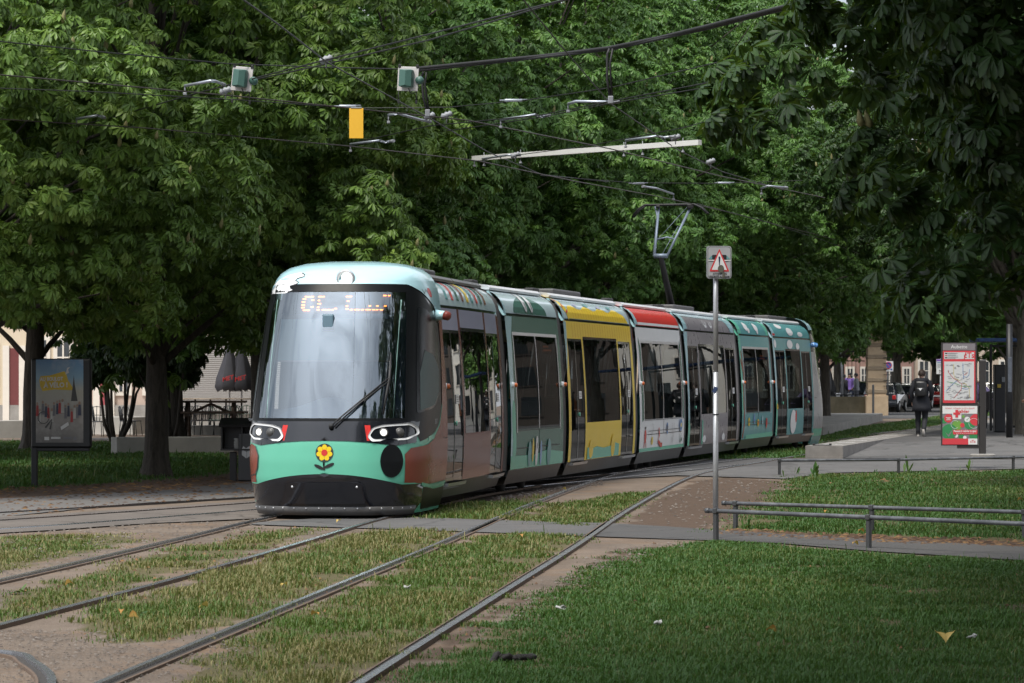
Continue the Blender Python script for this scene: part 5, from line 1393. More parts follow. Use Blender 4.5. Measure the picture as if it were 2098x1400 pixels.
# ------------------------------------------------------------------ grass
M_GRASS = leafmat('grass_blade', [(.052, .115, .020), (.075, .135, .026), (.145, .140, .048), (.25, .215, .095)], .25, .5, .3)
M_LAWN = leafmat('lawn_blade', [(.034, .098, .020), (.046, .118, .025), (.068, .140, .030), (.15, .15, .05)], .25, .5, .3)
def blades(name, ids, n_m2, mtl, label, seed, wide=1.0, zoff=0.0):
    r = np.random.default_rng(seed); PX = []; PH = []; PT = []
    for i in ids:
        poly, soft, den, dry, h = PATCH[i]
        xs = [p[0] for p in poly]; ys = [p[1] for p in poly]
        A = (max(xs) - min(xs)) * (max(ys) - min(ys))
        n = int(A * n_m2 * 1.1)
        x = r.uniform(min(xs) - .2, max(xs) + .2, n); y = r.uniform(min(ys) - .2, max(ys) + .2, n)
        vis = (np.abs(x / y) < .19) & (y > 16.5); x = x[vis]; y = y[vis]
        wob = (fbm(x, y, 2.2, 9) - .5) * .9
        d = poly_sd(x, y, poly); w_ = np.clip((d + wob * 1.0) / (soft * 2.4) + .30, 0, 1) ** 1.3
        cl = fbm(x, y, 1.6, 21 + i, 5); cl2 = fbm(x, y, .45, 41 + i, 3); cl3 = fbm(x, y, 5.0, 61 + i, 3)
        dn = w_ * np.clip(den * (.55 + 2.6 * (cl - .5) + 1.6 * (cl3 - .45)) + (.35 if dry < .3 else 0), .04, 1.2)
        keep = (r.random(len(x)) < dn)
        # fewer blades far away
        keep &= r.random(len(x)) < np.clip((32.0 / y) ** 1.3, .12, 1)
        x, y, cl, cl2, cl3, w_ = [a[keep] for a in (x, y, cl, cl2, cl3, w_)]
        hh = .8 * h * r.uniform(.35, 1.4, len(x)) * np.clip(.35 + 1.3 * cl + 1.0 * (cl3 - .5), .25, 1.6) * (.5 + .5 * w_)
        hh *= np.where(r.random(len(x)) < .006, 2.3, 1)
        dr = np.clip(dry * (.4 + 1.3 * cl2) + (cl2 - .5) * 1.2 + (cl - .5) * .6, .02, .95)
        t = np.clip(np.where(r.random(len(x)) < dr, r.uniform(.45, 1.0, len(x)), r.uniform(0, .42, len(x))) + r.normal(0, .05, len(x)) + (cl3 - .5) * .25, 0, 1)
        PX.append(np.stack([x, y], -1)); PH.append(hh); PT.append(t)
    P = np.concatenate(PX); H = np.concatenate(PH); T = np.concatenate(PT); n = len(P)
    az = r.uniform(0, 2 * math.pi, n); lean = r.uniform(.15, .95, n); sc = np.clip(P[:, 1] / 22, .9, 4) ** .8 * wide
    wd = .0034 * sc * r.uniform(.7, 1.4, n)
    dx, dy = np.cos(az), np.sin(az); z0 = -.008 + zoff
    V = np.zeros((n, 5, 3))
    V[:, 0] = np.stack([P[:, 0] - dy * wd, P[:, 1] + dx * wd, np.full(n, z0)], -1); V[:, 1] = np.stack([P[:, 0] + dy * wd, P[:, 1] - dx * wd, np.full(n, z0)], -1)
    m_ = .4 * H * lean; V[:, 2] = np.stack([P[:, 0] + dx * m_ + dy * wd * .8, P[:, 1] + dy * m_ - dx * wd * .8, z0 + H * .62], -1); V[:, 3] = np.stack([P[:, 0] + dx * m_ - dy * wd * .8, P[:, 1] + dy * m_ + dx * wd * .8, z0 + H * .62], -1)
    tp = 1.05 * H * lean; V[:, 4] = np.stack([P[:, 0] + dx * tp, P[:, 1] + dy * tp, z0 + H * (1.05 - .35 * lean)], -1)
    b = np.arange(n)[:, None] * 5
    Q = b + np.array([[0, 1, 2, 3]]); T3 = b + np.array([[3, 2, 4]])
    tt = np.zeros((n, 5, 3)); tt[..., 0] = T[:, None]; tt[:, 4, 1] = .5
    o = np_mesh(name, V.reshape(-1, 3), [Q, T3], [mtl], tt.reshape(-1, 3)); tag(o, label, 'grass', kind='stuff'); return n
n1 = blades('lawn_grass', (6,), 4200, M_LAWN, 'green lawn grass on the near side of the footpath', 5)
n2 = blades('track_grass', (0, 1, 2, 3, 4, 5), 2600, M_GRASS, 'dry patchy grass growing between the tram rails', 6)
n3 = blades('verge_grass', (7,), 2200, M_LAWN, 'thin grass behind the double low railing', 7)
n4 = blades('track_bed_grass', (8,), 2600, M_LAWN, 'green grass of the track bed beside the platform', 8, 1.4)
n5 = blades('park_grass', (9,), 900, M_LAWN, 'dark grass in the shade under the trees by the poster panel', 9, 1.2)
print('blades', n1, n2, n3, n4, n5)
# weeds: broad leaves in rosettes
M_WEED = leafmat('weed_leaf', [(.03, .08, .02), (.05, .12, .025), (.09, .16, .04)], .25, .5, .3)
def weed(name, label, x, y, n, h, seed, upright=.5, group=None, width=.12):
    r = random.Random(seed); V, Fq, T = [], [], []
    for k in range(n):
        a = r.uniform(0, 6.28); el = r.uniform(.15, .6) if r.random() > upright else r.uniform(.9, 1.45); L = h * r.uniform(.5, 1.1)
        d = Vector((math.cos(a) * math.cos(el), math.sin(a) * math.cos(el), math.sin(el))); sd_ = Vector((-math.sin(a), math.cos(a), 0)); b = len(V); t = r.random()
        base = Vector((x + r.uniform(-.06, .06), y + r.uniform(-.06, .06), 0))
        for s_, w_ in ((0, .1), (.35, .8), (.7, 1), (1, .05)):
            c = base + d * L * s_ - Vector((0, 0, .25 * L * s_ * s_ * math.cos(el)))
            V += [c + sd_ * L * width * w_, c - sd_ * L * width * w_]; T += [(t, 0, 0), (t, 0, 0)]
        Fq += [(b + 2 * i, b + 2 * i + 1, b + 2 * i + 3, b + 2 * i + 2) for i in range(3)]
    V = np.array(V); V -= np.array([x, y, 0]); o = np_mesh(name, V, [np.array(Fq)], [M_WEED], np.array(T)); o.location = (x, y, 0)
    return tag(o, label, 'plant', group)
rw = random.Random(4)
for k, (px, py, n, h, l) in enumerate(((1985, 966, 7, .30, 'tall dock weed under the far low railing, second from the picture edge'), (1858, 970, 5, .36, 'tallest dock weed under the far low railing'), (1915, 972, 5, .2, 'small weed between the two tall docks under the far railing'),
        (1672, 975, 14, .28, 'bushy weed at the left end of the far low railing'), (1630, 972, 8, .28, 'upright weed stems beside the first post of the far railing'), (1600, 978, 10, .16, 'flat weed at the foot of the first post of the far railing'), (1790, 972, 10, .14, 'flat weed in the middle of the far low railing'),
        (1530, 1082, 18, .13, 'leafy dandelion weed by the first post of the middle railing'), (1605, 1080, 18, .12, 'dandelion weed behind the footpath, right of the first middle post'), (1720, 1086, 16, .11, 'dandelion weed behind the footpath under the middle railing'))):
    q = g(px, py); weed('weed', l, q.x, q.y, n, h, 100 + k, .75 if h > .18 else .2, 'weeds along the low railings')
for k, (px, py, h, l) in enumerate(((1455, 1245, .09, 'flat broad-leaved weed in the middle of the lawn'), (1345, 1190, .09, 'pale flat weed in the lawn below the signpost'), (1580, 1200, .08, 'clump of plantain leaves in the upper lawn'), (1340, 1325, .1, 'broad plantain at the bottom of the lawn'),
                                 (1715, 1300, .1, 'dark plantain rosette right of the lawn centre'), (1120, 1330, .08, 'grey-green weed by the rail at the lawn edge'), (1880, 1240, .08, 'pale weed left of the fallen yellow leaf'), (290, 1265, .13, 'leafy weed clump at the near tip of the dry grass patch'),
                                 (330, 1290, .12, 'second leafy weed at the near tip of the dry grass patch'), (480, 1150, .08, 'small weed between the rails of the tram own track'), (40, 1215, .12, 'dark weed at the picture edge beside the far rail'))):
    q = g(px, py); weed('weed', l, q.x, q.y, 12, h, 300 + k, .15, 'weeds in the grass', .2)
# fallen leaves and litter
M_FALL = leafmat('fallen_leaf', [(.45, .27, .07), (.30, .12, .03), (.50, .36, .10)], .2, .6)
def fallen(name, label, px, py, L, n, seed, up=0.0, group='fallen leaves on the ground', mtl=None):
    q = g(px, py); r = random.Random(seed); V, Fq, T = [], [], []; t = r.random()
    for k in range(n):
        a = r.uniform(0, 6.28) if n < 2 else (math.pi * (.25 + .5 * k / max(1, n - 1))); el = up; d = Vector((math.cos(a) * math.cos(el), math.sin(a) * math.cos(el), math.sin(el))); sd_ = Vector((-math.sin(a), math.cos(a), .3)).normalized() if up == 0 else Vector((math.sin(a), 0, math.cos(a) * .3 + .01)).normalized()
        b = len(V)
        for s_, w_ in ((0, .06), (.3, .30), (.62, .42), (.86, .26), (1, .03)):
            c = d * L * s_ + Vector((0, 0, .035 + .03 * math.sin(3 * s_)))
            V += [c + sd_ * L * w_ * .8, c + Vector((0, 0, -.01)), c - sd_ * L * w_ * .8]; T += [(t, 0, 0), (t, 1, 0), (t, 0, 0)]
        for i in range(4): Fq += [(b + 3 * i, b + 3 * i + 1, b + 3 * i + 4, b + 3 * i + 3), (b + 3 * i + 1, b + 3 * i + 2, b + 3 * i + 5, b + 3 * i + 4)]
    o = np_mesh(name, np.array(V), [np.array(Fq)], [mtl or M_FALL], np.array(T)); o.location = (q.x, q.y, 0); return tag(o, label, 'leaf', group)
M_YLEAF = leafmat('yellow_leaf', [(.50, .36, .10), (.58, .42, .14)], .2, .6)
fallen('fallen_leaf', 'large yellow fallen leaf standing up in the dark lawn', 1938, 1325, .105, 2, 3, .6, mtl=M_YLEAF)
for k, (px, py, l) in enumerate(((248, 1266, 'orange leaf at the tip of the dry grass patch'), (284, 1276, 'second orange leaf at the tip of the dry grass patch, left of the pale one'), (407, 1254, 'pale orange leaf in the dry grass between the rails'), (638, 1270, 'brown leaf beside the glinting rail'),
        (575, 1210, 'small orange leaf in the long dry grass'), (134, 1206, 'orange leaf beside the far rail'), (1160, 1008, 'bright orange leaf between the rails behind the footpath'), (1758, 1122, 'brown leaf at the foot of the second railing post'), (1690, 1055, 'tan leaf behind the middle railing'),
        (2085, 1030, 'yellow leaf at the picture edge behind the railings'), (1770, 1095, 'orange leaf under the middle railing'), (1590, 1303, 'rust-coloured leaf in the lawn'), (690, 1075, 'brown leaf at the end of the dry grass by the footpath'), (1070, 1106, 'orange leaf between the near rails beside the footpath'))):
    fallen('fallen_leaf', l, px, py, .075, 1, 50 + k, 0.12)
M_SCRAP = mat('paper_scrap', (.40, .40, .39), .8)
q = g(1050, 1356); mb = MB(); mb.smooth = True
for k in range(7):
    mb.rbox((q.x + (k - 3) * .035 + rw.uniform(-.02, .02), q.y + rw.uniform(-.04, .04), .022 + rw.uniform(0, .012)), (.12, .05, .03), .012, M=Euler((rw.uniform(-.6, .6), rw.uniform(-.6, .6), rw.uniform(0, 3))).to_matrix())
tag(mb.build('debris_clump', mat('charred_bark', (.02, .018, .017), .9, var=.5, scale=30, bump=.6), origin=(q.x, q.y, 0)), 'dark clump of charred debris lying in the near grass', 'debris')
for k, (px, py, d, l) in enumerate(((1149, 1255, (.085, .03, .012), 'crumpled white scrap of paper near the lawn edge'), (833, 1212, (.045, .04, .02), 'small white scrap between the near rails'), (1347, 1286, (.05, .04, .02), 'white scrap in the middle of the lawn'), (1990, 1315, (.07, .03, .012), 'pale scrap right of the fallen yellow leaf'))):
    q = g(px, py); mb = MB(); mb.rbox((q.x, q.y, .035), d, .006, M=Euler((.4, .3, k)).to_matrix()); mb.rbox((q.x + .02, q.y, .042), (d[0] * .6, d[1], .008), .003, M=Euler((-.5, .5, k + 1)).to_matrix())
    tag(mb.build('litter', M_SCRAP, origin=(q.x, q.y, 0)), l, 'litter', 'white litter in the grass')

def scatter(name, label, areas, seed, mtl, size, flat_=.5, kind_='gravel'):
    r = np.random.default_rng(seed); P = []
    for poly, n in areas:
        xs = [p[0] for p in poly]; ys = [p[1] for p in poly]; x = r.uniform(min(xs), max(xs), n * 3); y = r.uniform(min(ys), max(ys), n * 3); m_ = poly_sd(x, y, poly) > r.uniform(-.25, .1, n * 3); P.append(np.stack([x[m_], y[m_]], -1)[:n])
    P = np.concatenate(P); n = len(P); s_ = r.uniform(*size, n) * np.clip(P[:, 1] / 25, .8, 2.2)
    base = np.array([(1, 0, 0), (.3, .8, 0), (-.7, .6, 0), (-.8, -.5, 0), (.2, -.9, 0), (0, 0, 1.0)]); a = r.uniform(0, 6.28, n)
    J = r.uniform(.6, 1.3, (n, 6, 1)); V = base[None] * J; c, s2 = np.cos(a)[:, None], np.sin(a)[:, None]
    V = np.stack([V[..., 0] * c - V[..., 1] * s2, V[..., 0] * s2 + V[..., 1] * c, V[..., 2] * flat_], -1) * s_[:, None, None]
    V[..., 0] += P[:, 0:1]; V[..., 1] += P[:, 1:2]; V[..., 2] += .001
    b = np.arange(n)[:, None, None] * 6; T3 = (b + np.array([[0, 1, 5], [1, 2, 5], [2, 3, 5], [3, 4, 5], [4, 0, 5]])[None]).reshape(-1, 3)
    t = np.repeat(r.random(n), 6); o = np_mesh(name, V.reshape(-1, 3), [T3], [mtl], np.stack([t, t * 0, t * 0], -1)); tag(o, label, kind_, kind='stuff')
M_GRAV = leafmat('gravel_stone', [(.05, .042, .037), (.10, .083, .072), (.13, .11, .095), (.18, .158, .14)], 0.0, .8, .3)
M_LITT = leafmat('leaf_litter', [(.045, .028, .019), (.085, .050, .033), (.13, .075, .045), (.22, .13, .055)], .1, .8, .2)
scatter('gravel', 'small loose stones scattered over the bare earth around the rails', [(G((-60, 1420), (-60, 1290), (160, 1290), (300, 1330), (560, 1300), (250, 1420)), 2200), (G((0, 1200), (300, 1130), (560, 1075), (560, 1062), (0, 1090)), 800), (G((1000, 1290), (1120, 1210), (1270, 1122), (1395, 1112), (1350, 1130), (1130, 1260)), 900), (G((1270, 1088), (1420, 985), (1610, 985), (1450, 1088)), 350), (G((910, 1045), (1180, 985), (1240, 990), (1000, 1028)), 700)], 71, M_GRAV, (.006, .018))
scatter('leaf_litter', 'brown leaf litter along the edges of the footpath and the platform block', [(G((1470, 1094), (1800, 1112), (2160, 1124), (2160, 1110), (1800, 1098), (1500, 1084)), 900), (G((1715, 940), (1765, 908), (1750, 905), (1712, 930)), 900), (G((-60, 1000), (300, 990), (540, 972), (540, 985), (300, 1012), (-60, 1035)), 500), (G((0, 920), (240, 915), (240, 960), (0, 975)), 500), (G((0, 1030), (500, 990), (560, 985), (560, 1010), (0, 1060)), 350), (G((1480, 1088), (1620, 985), (2098, 970), (2098, 1090)), 200)], 72, M_LITT, (.012, .035), .35, 'leaf litter')
scatter('grass_litter', 'dead leaf crumbs and stalks lying in the track grass', [(PATCH[1][0], 260), (PATCH[2][0], 260), (PATCH[0][0], 160), (PATCH[6][0], 260)], 73, M_LITT, (.008, .02), .9, 'leaf litter')
# ------------------------------------------------------------------ low railings
M_RAILP = mat('railing_paint', (.075, .08, .088), .45, .3, var=.2, scale=7, dirt=.55, dirtcol=(.30, .31, .33))
M_POST = mat('railing_post', (.055, .058, .062), .5, .3, var=.2, scale=6, dirt=.4)
def railing(label, posts, h, ends, cap=True):
    """posts: ground points; ends: extra length of the bar beyond the first and last post"""
    P = [Vector(p) for p in posts]
    t = thing('low_railing', label, 'railing', (P[0].x, P[0].y, 0), 'low steel railings')
    d0 = (P[0] - P[1]).normalized(); d1 = (P[-1] - P[-2]).normalized()
    z = Vector((0, 0, h)); line = [P[0] + d0 * ends[0] + z] + [p + z for p in P] + [P[-1] + d1 * ends[1] + z]
    mb = MB(); mb.tube(line, .025, 10)
    if cap: mb.tube([line[0] + d0 * .025, line[0] - d0 * .025], .030, 10)
    mb.build('rail', M_RAILP, t)
    for p in P:
        mb = MB(); mb.rbox((p.x, p.y, h / 2 - .03), (.048, .048, h - .01), .006, rz=math.atan2(d0.y, d0.x)); mb.rbox((p.x, p.y, h), (.062, .07, .066), .012, rz=math.atan2(d0.y, d0.x))
        mb.build('post', M_POST, t)
    return t
a, b = g(1467, 1108), g(1780, 1124); st = b - a
railing('nearest low railing, its end post at the foot of the signpost', [a, b, b + st * 1.02, b + st * 2.05], .335, (.13, .5))
a, b = g(1507, 1082), g(1786, 1092); st = b - a
railing('middle low railing on the far side of the footpath, parallel to the nearest one', [a, b, b + st * 1.05, b + st * 2.1], .30, (.17, .5))
a, b, c = g(1597, 974), g(1841, 972), g(2076, 966)
railing('farthest low railing, in front of the platform ramp', [a, b, c, c + (c - b)], .275, (.02, .5), False)

# ------------------------------------------------------------------ warning sign
M_GALV = mat('galvanised_steel', (.42, .43, .45), .4, .6, var=.15, scale=6, dirt=.25)
M_SIGNG = mat('sign_grey_face', (.34, .345, .36), .5, var=.06, scale=3, dirt=.25)
M_SIGNW = mat('sign_white', (.60, .60, .60), .5, var=.06, scale=4, dirt=.2)
M_SRED = mat('sign_red', (.50, .03, .035), .5, var=.08)
M_SBLK = mat('sign_black', (.015, .016, .02), .5, var=.1)
q = g(1467, 1104); q = Vector((q.x, q.y + .06, 0)); Y = q.y
t = thing('warning_sign', 'tram warning sign on a tall thin galvanised pole at the near railing', 'sign', q)
mb = MB(); mb.tube([(q.x, Y, -.02), (q.x, Y, 1.9)], .031, 14); mb.tube([(q.x, Y, 1.9), (q.x, Y, 3.32)], .029, 14); mb.build('pole', M_GALV, t)
mb = MB(); mb.rbox((q.x - .01, Y - .031, 1.70), (.045, .004, .07), .002, M=Matrix.Rotation(R(25), 3, 'Y')); mb.mat(1)
mb.rbox((q.x, Y, 1.42), (.07, .07, .012), .003); mb.build('pole_sticker', [mat('sticker_navy', (.03, .05, .12), .5), M_SBLK], t)
sx, sz = at(1473, 538, Y).x, at(1473, 538, Y).z; W_, H_ = .285, .375; yaw = R(6)
RM = Matrix.Rotation(yaw, 3, 'Z')
def sp(a, b, h=0.0): return Vector((sx, Y - .05, sz)) + RM @ Vector((a, -h, b))
mb = MB(); pl = rounded([(-W_ / 2, -H_ / 2), (W_ / 2, -H_ / 2), (W_ / 2, H_ / 2), (-W_ / 2, H_ / 2)], .035, 5); mb.prism(pl, -.035, lambda a, b, h: sp(a, b, h)); bd = mb.build('plate', [M_GALV], t)
mb = MB()
mb.flat([(a * .955, b * .965) for a, b in pl], lambda a, b: sp(a, b, .002)); mb.mat(2); mb.flat([(a * .925, b * .94) for a, b in pl], lambda a, b: sp(a, b, .003)); mb.mat(0); mb.flat([(a * .90, b * .92) for a, b in pl], lambda a, b: sp(a, b, .004))
def sgf(h): return lambda a, b: sp(a, b, h)
for sg in (-1, 1):
    mb.mat(2); mb.flat([(sg * x, z) for x, z in ((.02, .085), (.075, .085), (.13, .03), (.02, .02))], sgf(.005)); mb.mat(4); mb.flat([(sg * x, z) for x, z in ((.085, .075), (.095, .07), (.122, .035), (.082, .035))], sgf(.006)); mb.mat(3); mb.flat([(sg * x, z) for x, z in ((.02, .026), (.13, .03), (.132, .018), (.02, .012))], sgf(.006)); mb.mat(2); mb.flat([(sg * x, z) for x, z in ((.02, .012), (.128, .012), (.10, .006), (.02, .004))], sgf(.006))
mb.mat(1); mb.flat(rounded([(-.115, -.105), (.115, -.105), (0, .155)], .012), sgf(.008)); mb.mat(3); mb.flat([(-.088, -.087), (.088, -.087), (0, .118)], sgf(.010))
mb.mat(5); mb.flat([(-.011, .055), (-.006, .066), (.006, .066), (.011, .055), (.004, -.035), (-.004, -.035)], sgf(.012)); mb.flat(ell(0, -.055, .011, .011, 12), sgf(.012))
mb.mat(2); mb.text('ATTENTION', .030, lambda x, y: sp(x + .005, -.142 + y, .008), xs=.95, bold=.001); mb.text('PRIORITÉ AU TRAM', .029, lambda x, y: sp(x, -.173 + y, .008), xs=.9, bold=.001)
mb.mat(6); mb.flat(ell(.018, -.075, .036, .044, 20), sgf(.014)); mb.flat(rounded([(.035, -.115), (.062, -.112), (.066, -.165), (.045, -.185), (.030, -.165)], .012), sgf(.014))
mb.build('sign_face', [M_SIGNG, M_SRED, M_SBLK, M_SIGNW, mat('sign_teal', (.10, .25, .26), .5), mat('sign_navy', (.01, .02, .06), .5), mat('worn_patch', (.085, .08, .06), .8, var=.3, scale=40)], t)

# ------------------------------------------------------------------ network map and ticket panel on the platform
M_PAN_D = mat('panel_frame', (.045, .042, .042), .5, .3, var=.15)
M_PAPER = mat('map_paper', (.52, .53, .54), .55, var=.04, scale=3)
M_LOGO = mat('print_red', (.56, .045, .06), .5, var=.05); M_PGREEN = mat('print_green', (.03, .22, .075), .5, var=.06); M_PLG = mat('print_light_green', (.15, .33, .06), .5); M_PGREY = mat('print_grey', (.19, .175, .19), .5); M_PWHITE = mat('print_white', (.66, .66, .66), .5, var=.03)
M_LBLUE = mat('print_line_blue', (.12, .22, .42), .5); M_LRED = mat('print_line_red', (.42, .10, .10), .5); M_LYEL = mat('print_line_yellow', (.46, .38, .14), .5); M_LGRN = mat('print_line_green', (.12, .30, .14), .5); M_LTXT = mat('print_small_text', (.22, .22, .24), .5)
YP = F * (EYE - .27) / (933 - HOR); qp = Vector((at(2013, 933, YP).x, YP, .25))
t = thing('information_panel', 'information panel with a red-bordered tram network map above a red and green ticket poster', 'panel', qp)
mb = MB(); mb.lathe(qp, [(.26, -.02), (.26, .03), (.22, .05), (.05, .05)], 20); mb.build('base', M_CONC, t)
mb = MB(); mb.rbox(qp + Vector((0, 0, .97)), (.135, .12, 1.95), .03); mb.build('post', M_PAN_D, t)
def pz(py): return at(0, py, YP).z
def px_(p): return at(p, 0, YP).x
yaw = R(-3); x0, x1 = px_(1928), px_(2001)
cxp = (x0 + x1) / 2
def pp(a, b, h=0.0): return Vector((cxp, YP - .04, 0)) + Matrix.Rotation(yaw, 3, 'Z') @ Vector((a, -h, b))
wp = (x1 - x0) / 2
def board(mbx, a0, a1, z0, z1, h0, h1, f=pp):
    mbx.prism([(a0, z0), (a1, z0), (a1, z1), (a0, z1)], h1 - h0, lambda a, b, h: f(a, b, h0 + h))
zt, zm, zb = pz(702), pz(829), pz(913)
mb = MB(); board(mb, -wp, wp, zm + .02, zt, -.05, .0); board(mb, -wp, wp + .03, zb, zm - .01, -.05, .0); board(mb, -wp, wp + .12, zm - .03, zm + .02, -.03, -.005); board(mb, wp - .4, wp + .12, zb - .06, zb, -.04, -.01); mb.build('frame', M_PAN_D, t)
mb = MB(); fx = lambda h: (lambda a, b: pp(a, b, h))
def rect(mbx, a0, a1, b0, b1, h, f=pp): mbx.flat([(a0, b0), (a1, b0), (a1, b1), (a0, b1)], lambda a, b: f(a, b, h))
w2 = wp - .035; mb.mat(2); rect(mb, -w2, w2, pz(718), zt - .02, .002); mb.mat(3); mb.text('Aubette', .10, lambda x, y: pp(x, pz(714) + y, .004))
mb.mat(0); rect(mb, -w2, w2, zm + .03, pz(719), .002)
mb.mat(1); rect(mb, -w2 + .025, w2 - .025, pz(736), pz(722), .004); rect(mb, -w2 + .025, w2 - .025, zm + .085, pz(741), .004)
mb.mat(0); mb.flat([(.09, pz(737)), (.11, pz(737)), (.15, pz(721)), (.13, pz(721))], fx(.006)); mb.text('cTs', .155, lambda x, y: pp(w2 - .125 + x, pz(735) + .015 + y, .006), xs=.95, bold=.003)
mb.mat(4)
for k in range(3):
    zz = pz(724.5) - k * .043; mb.mat(5 + k % 2); rect(mb, -w2 + .04, -w2 + .09, zz - .010, zz + .012, .006); mb.mat(4); rect(mb, -w2 + .10, -w2 + .10 + (.20, .16, .20)[k], zz + .001, zz + .010, .006); rect(mb, -w2 + .10, -w2 + .10 + (.17, .2, .15)[k], zz - .013, zz - .005, .006)
# route lines and stop names
zl, zh = zm + .10, pz(743); mw = w2 - .05
def mp_(u, v): return (-mw + 2 * mw * u, zl + (zh - zl) * v)
for mi, pts in ((7, [(.64, .98), (.64, .78), (.66, .62), (.66, .55)]), (6, [(.10, .80), (.12, .72), (.28, .58), (.48, .48), (.60, .42)]), (8, [(.30, .95), (.30, .70), (.34, .58), (.55, .50)]), (7, [(.02, .22), (.14, .32), (.30, .44), (.45, .52)]), (6, [(.30, .03), (.45, .16), (.58, .28), (.60, .42)]), (8, [(.88, .04), (.87, .30), (.74, .42), (.60, .45)]), (7, [(.60, .30), (.75, .28), (.90, .30)]), (9, [(.05, .48), (.3, .45), (.6, .36), (.95, .34)]), (7, [(.66, .62), (.78, .60), (.86, .66), (.88, .82)]), (6, [(.66, .66), (.74, .68), (.80, .74)])):
    mb.mat(mi); mb.flat(stroke([mp_(*p) for p in pts], .011), fx(.006))
mb.mat(4); r9 = random.Random(9)
for k in range(95):
    u, v = r9.random() * .86, r9.random() * .96 + .01; a, b = mp_(u, v); rect(mb, a, a + r9.uniform(.02, .075), b, b + .008, .0075)
mb.build('map_poster', [M_LOGO, M_PAPER, M_PGREY, M_PWHITE, M_LTXT, M_SBLK, M_LRED, M_LBLUE, M_LYEL, M_LGRN], t)
mb = MB(); a0, a1 = -wp + .025, wp + .005; h_ = zm - zb - .05
def q2(u, v): return (a0 + (a1 - a0) * u, zb + .02 + h_ * v)
def r2(mi, u0, u1, v0, v1, h): mb.mat(mi); rect(mb, *[q2(u0, 0)[0], q2(u1, 0)[0], q2(0, v0)[1], q2(0, v1)[1]], h)
def e2(mi, u, v, rr_, h, n=28):
    a, b = q2(u, v); mb.mat(mi)
    pts = [(x, y) for x, y in ell(a, b, rr_, rr_, n)]; pts = [(min(max(x, a0), a1), min(max(y, zb + .02), zb + .02 + h_)) for x, y in pts]; mb.flat(pts, lambda a, b: pp(a, b, h))
r2(2, 0, 1, 0, 1, .002); r2(1, 0, 1, .80, 1, .004); r2(1, .28, .54, .66, .80, .004)
e2(3, .05, .62, .06, .004); e2(3, .78, .54, .115, .0045); e2(0, .95, .64, .115, .0055); e2(4, .42, .50, .10, .004); e2(0, .57, .50, .045, .005); e2(3, .2, .33, .155, .006); e2(3, .55, .20, .06, .005); e2(1, .39, .23, .04, .006); e2(1, .64, .18, .035, .006); e2(3, .9, .22, .09, .004); e2(4, .6, .73, .03, .0045)
e2(0, .17, .68, .085, .005); e2(1, .71, .65, .055, .006)
def ring2(u, v, rr_):
    a, b = q2(u, v); mb.mat(1); mb.flat(stroke([(min(x, a1), y) for x, y in ell(a, b, rr_, rr_, 22, 0, 40, 320)], .006), lambda a, b: pp(a, b, .008))
ring2(.9, .55, .10); ring2(.36, .52, .08)
mb.mat(1)
for k, wd in enumerate((.10, .07, .09)): a, b = q2(.17, .70 - k * .03); rect(mb, a - wd / 2, a + wd / 2, b - .004, b + .006, .009)
mb.mat(3); mb.flat(stroke([q2(.68, .655), q2(.70, .63), q2(.75, .685)], .010), fx(.009)); mb.mat(2); mb.flat([q2(.07, .33), q2(.17, .25), q2(.33, .44), q2(.18, .19)], fx(.009))
r2(0, .30, 1, .265, .38, .008); mb.mat(1); mb.text('Pensez à valider à quai', .058, lambda x, y: pp(q2(.645, 0)[0] + x, q2(0, .325)[1] + y, .010), xs=.86, bold=.0015); mb.text('Achetez, rechargez ou validez avant de monter', .022, lambda x, y: pp(q2(.645, 0)[0] + x, q2(0, .285)[1] + y, .010), xs=.85)
r2(0, 0, .74, 0, .155, .008); r2(1, .74, 1, 0, .155, .008); mb.mat(0); mb.text('cTs', .075, lambda x, y: pp(q2(.87, 0)[0] + x, q2(0, .05)[1] + y, .010), bold=.002)
mb.text('valider', .088, lambda x, y: pp(q2(.60, 0)[0] + x, q2(0, .825)[1] + y, .008), bold=.002); mb.text('Acheter, recharger ou être abonné', .044, lambda x, y: pp(q2(.5, 0)[0] + x, q2(0, .925)[1] + y, .008), xs=.93)
r2(0, .37, .45, .70, .90, .009); r2(0, .31, .51, .775, .83, .0095)
mb.build('ticket_poster', [M_LOGO, M_PWHITE, M_PGREY, M_PGREEN, M_PLG], t)

# ------------------------------------------------------------------ poster panel under the trees
M_BOXD = mat('panel_black', (.012, .013, .015), .4, .2, var=.2)
qb = g(71, 996); YB = qb.y
t = thing('poster_panel', 'dark free-standing poster panel in the shade, with a yellow brush-stroke slogan', 'poster panel', qb)
bx = lambda p: at(p, 0, YB).x
bz = lambda p: at(0, p, YB).z
mb = MB(); mb.rbox((bx(71), YB, bz(860) / 2 - .02), (.10, .12, bz(860)), .01); mb.build('post', M_BOXD, t)
mb = MB(); mb.rbox(((bx(65) + bx(188)) / 2, YB, (bz(735) + bz(918)) / 2), (bx(188) - bx(65), .16, bz(735) - bz(918)), .03); mb.rbox(((bx(68) + bx(184)) / 2, YB, bz(921)), (bx(184) - bx(68), .1, .06), .01); mb.build('frame', M_BOXD, t)
def bp(h): return lambda a, b: (a, YB - .08 - h, b)
m_, nt_, N__, L__ = _nodes('poster_print')
p_ = N__.new('ShaderNodeBsdfPrincipled'); o_ = N__.new('ShaderNodeOutputMaterial'); L__.new(p_.outputs[0], o_.inputs[0]); tc_ = N__.new('ShaderNodeTexCoord'); sx_ = N__.new('ShaderNodeSeparateXYZ'); L__.new(tc_.outputs['Generated'], sx_.inputs[0])
cr = _ramp(nt_, sx_.outputs[2], [(0, (.10, .095, .09)), (.30, (.24, .22, .20)), (.45, (.30, .29, .26)), (.62, (.34, .33, .27)), (.78, (.16, .30, .42)), (1, (.06, .18, .36))])
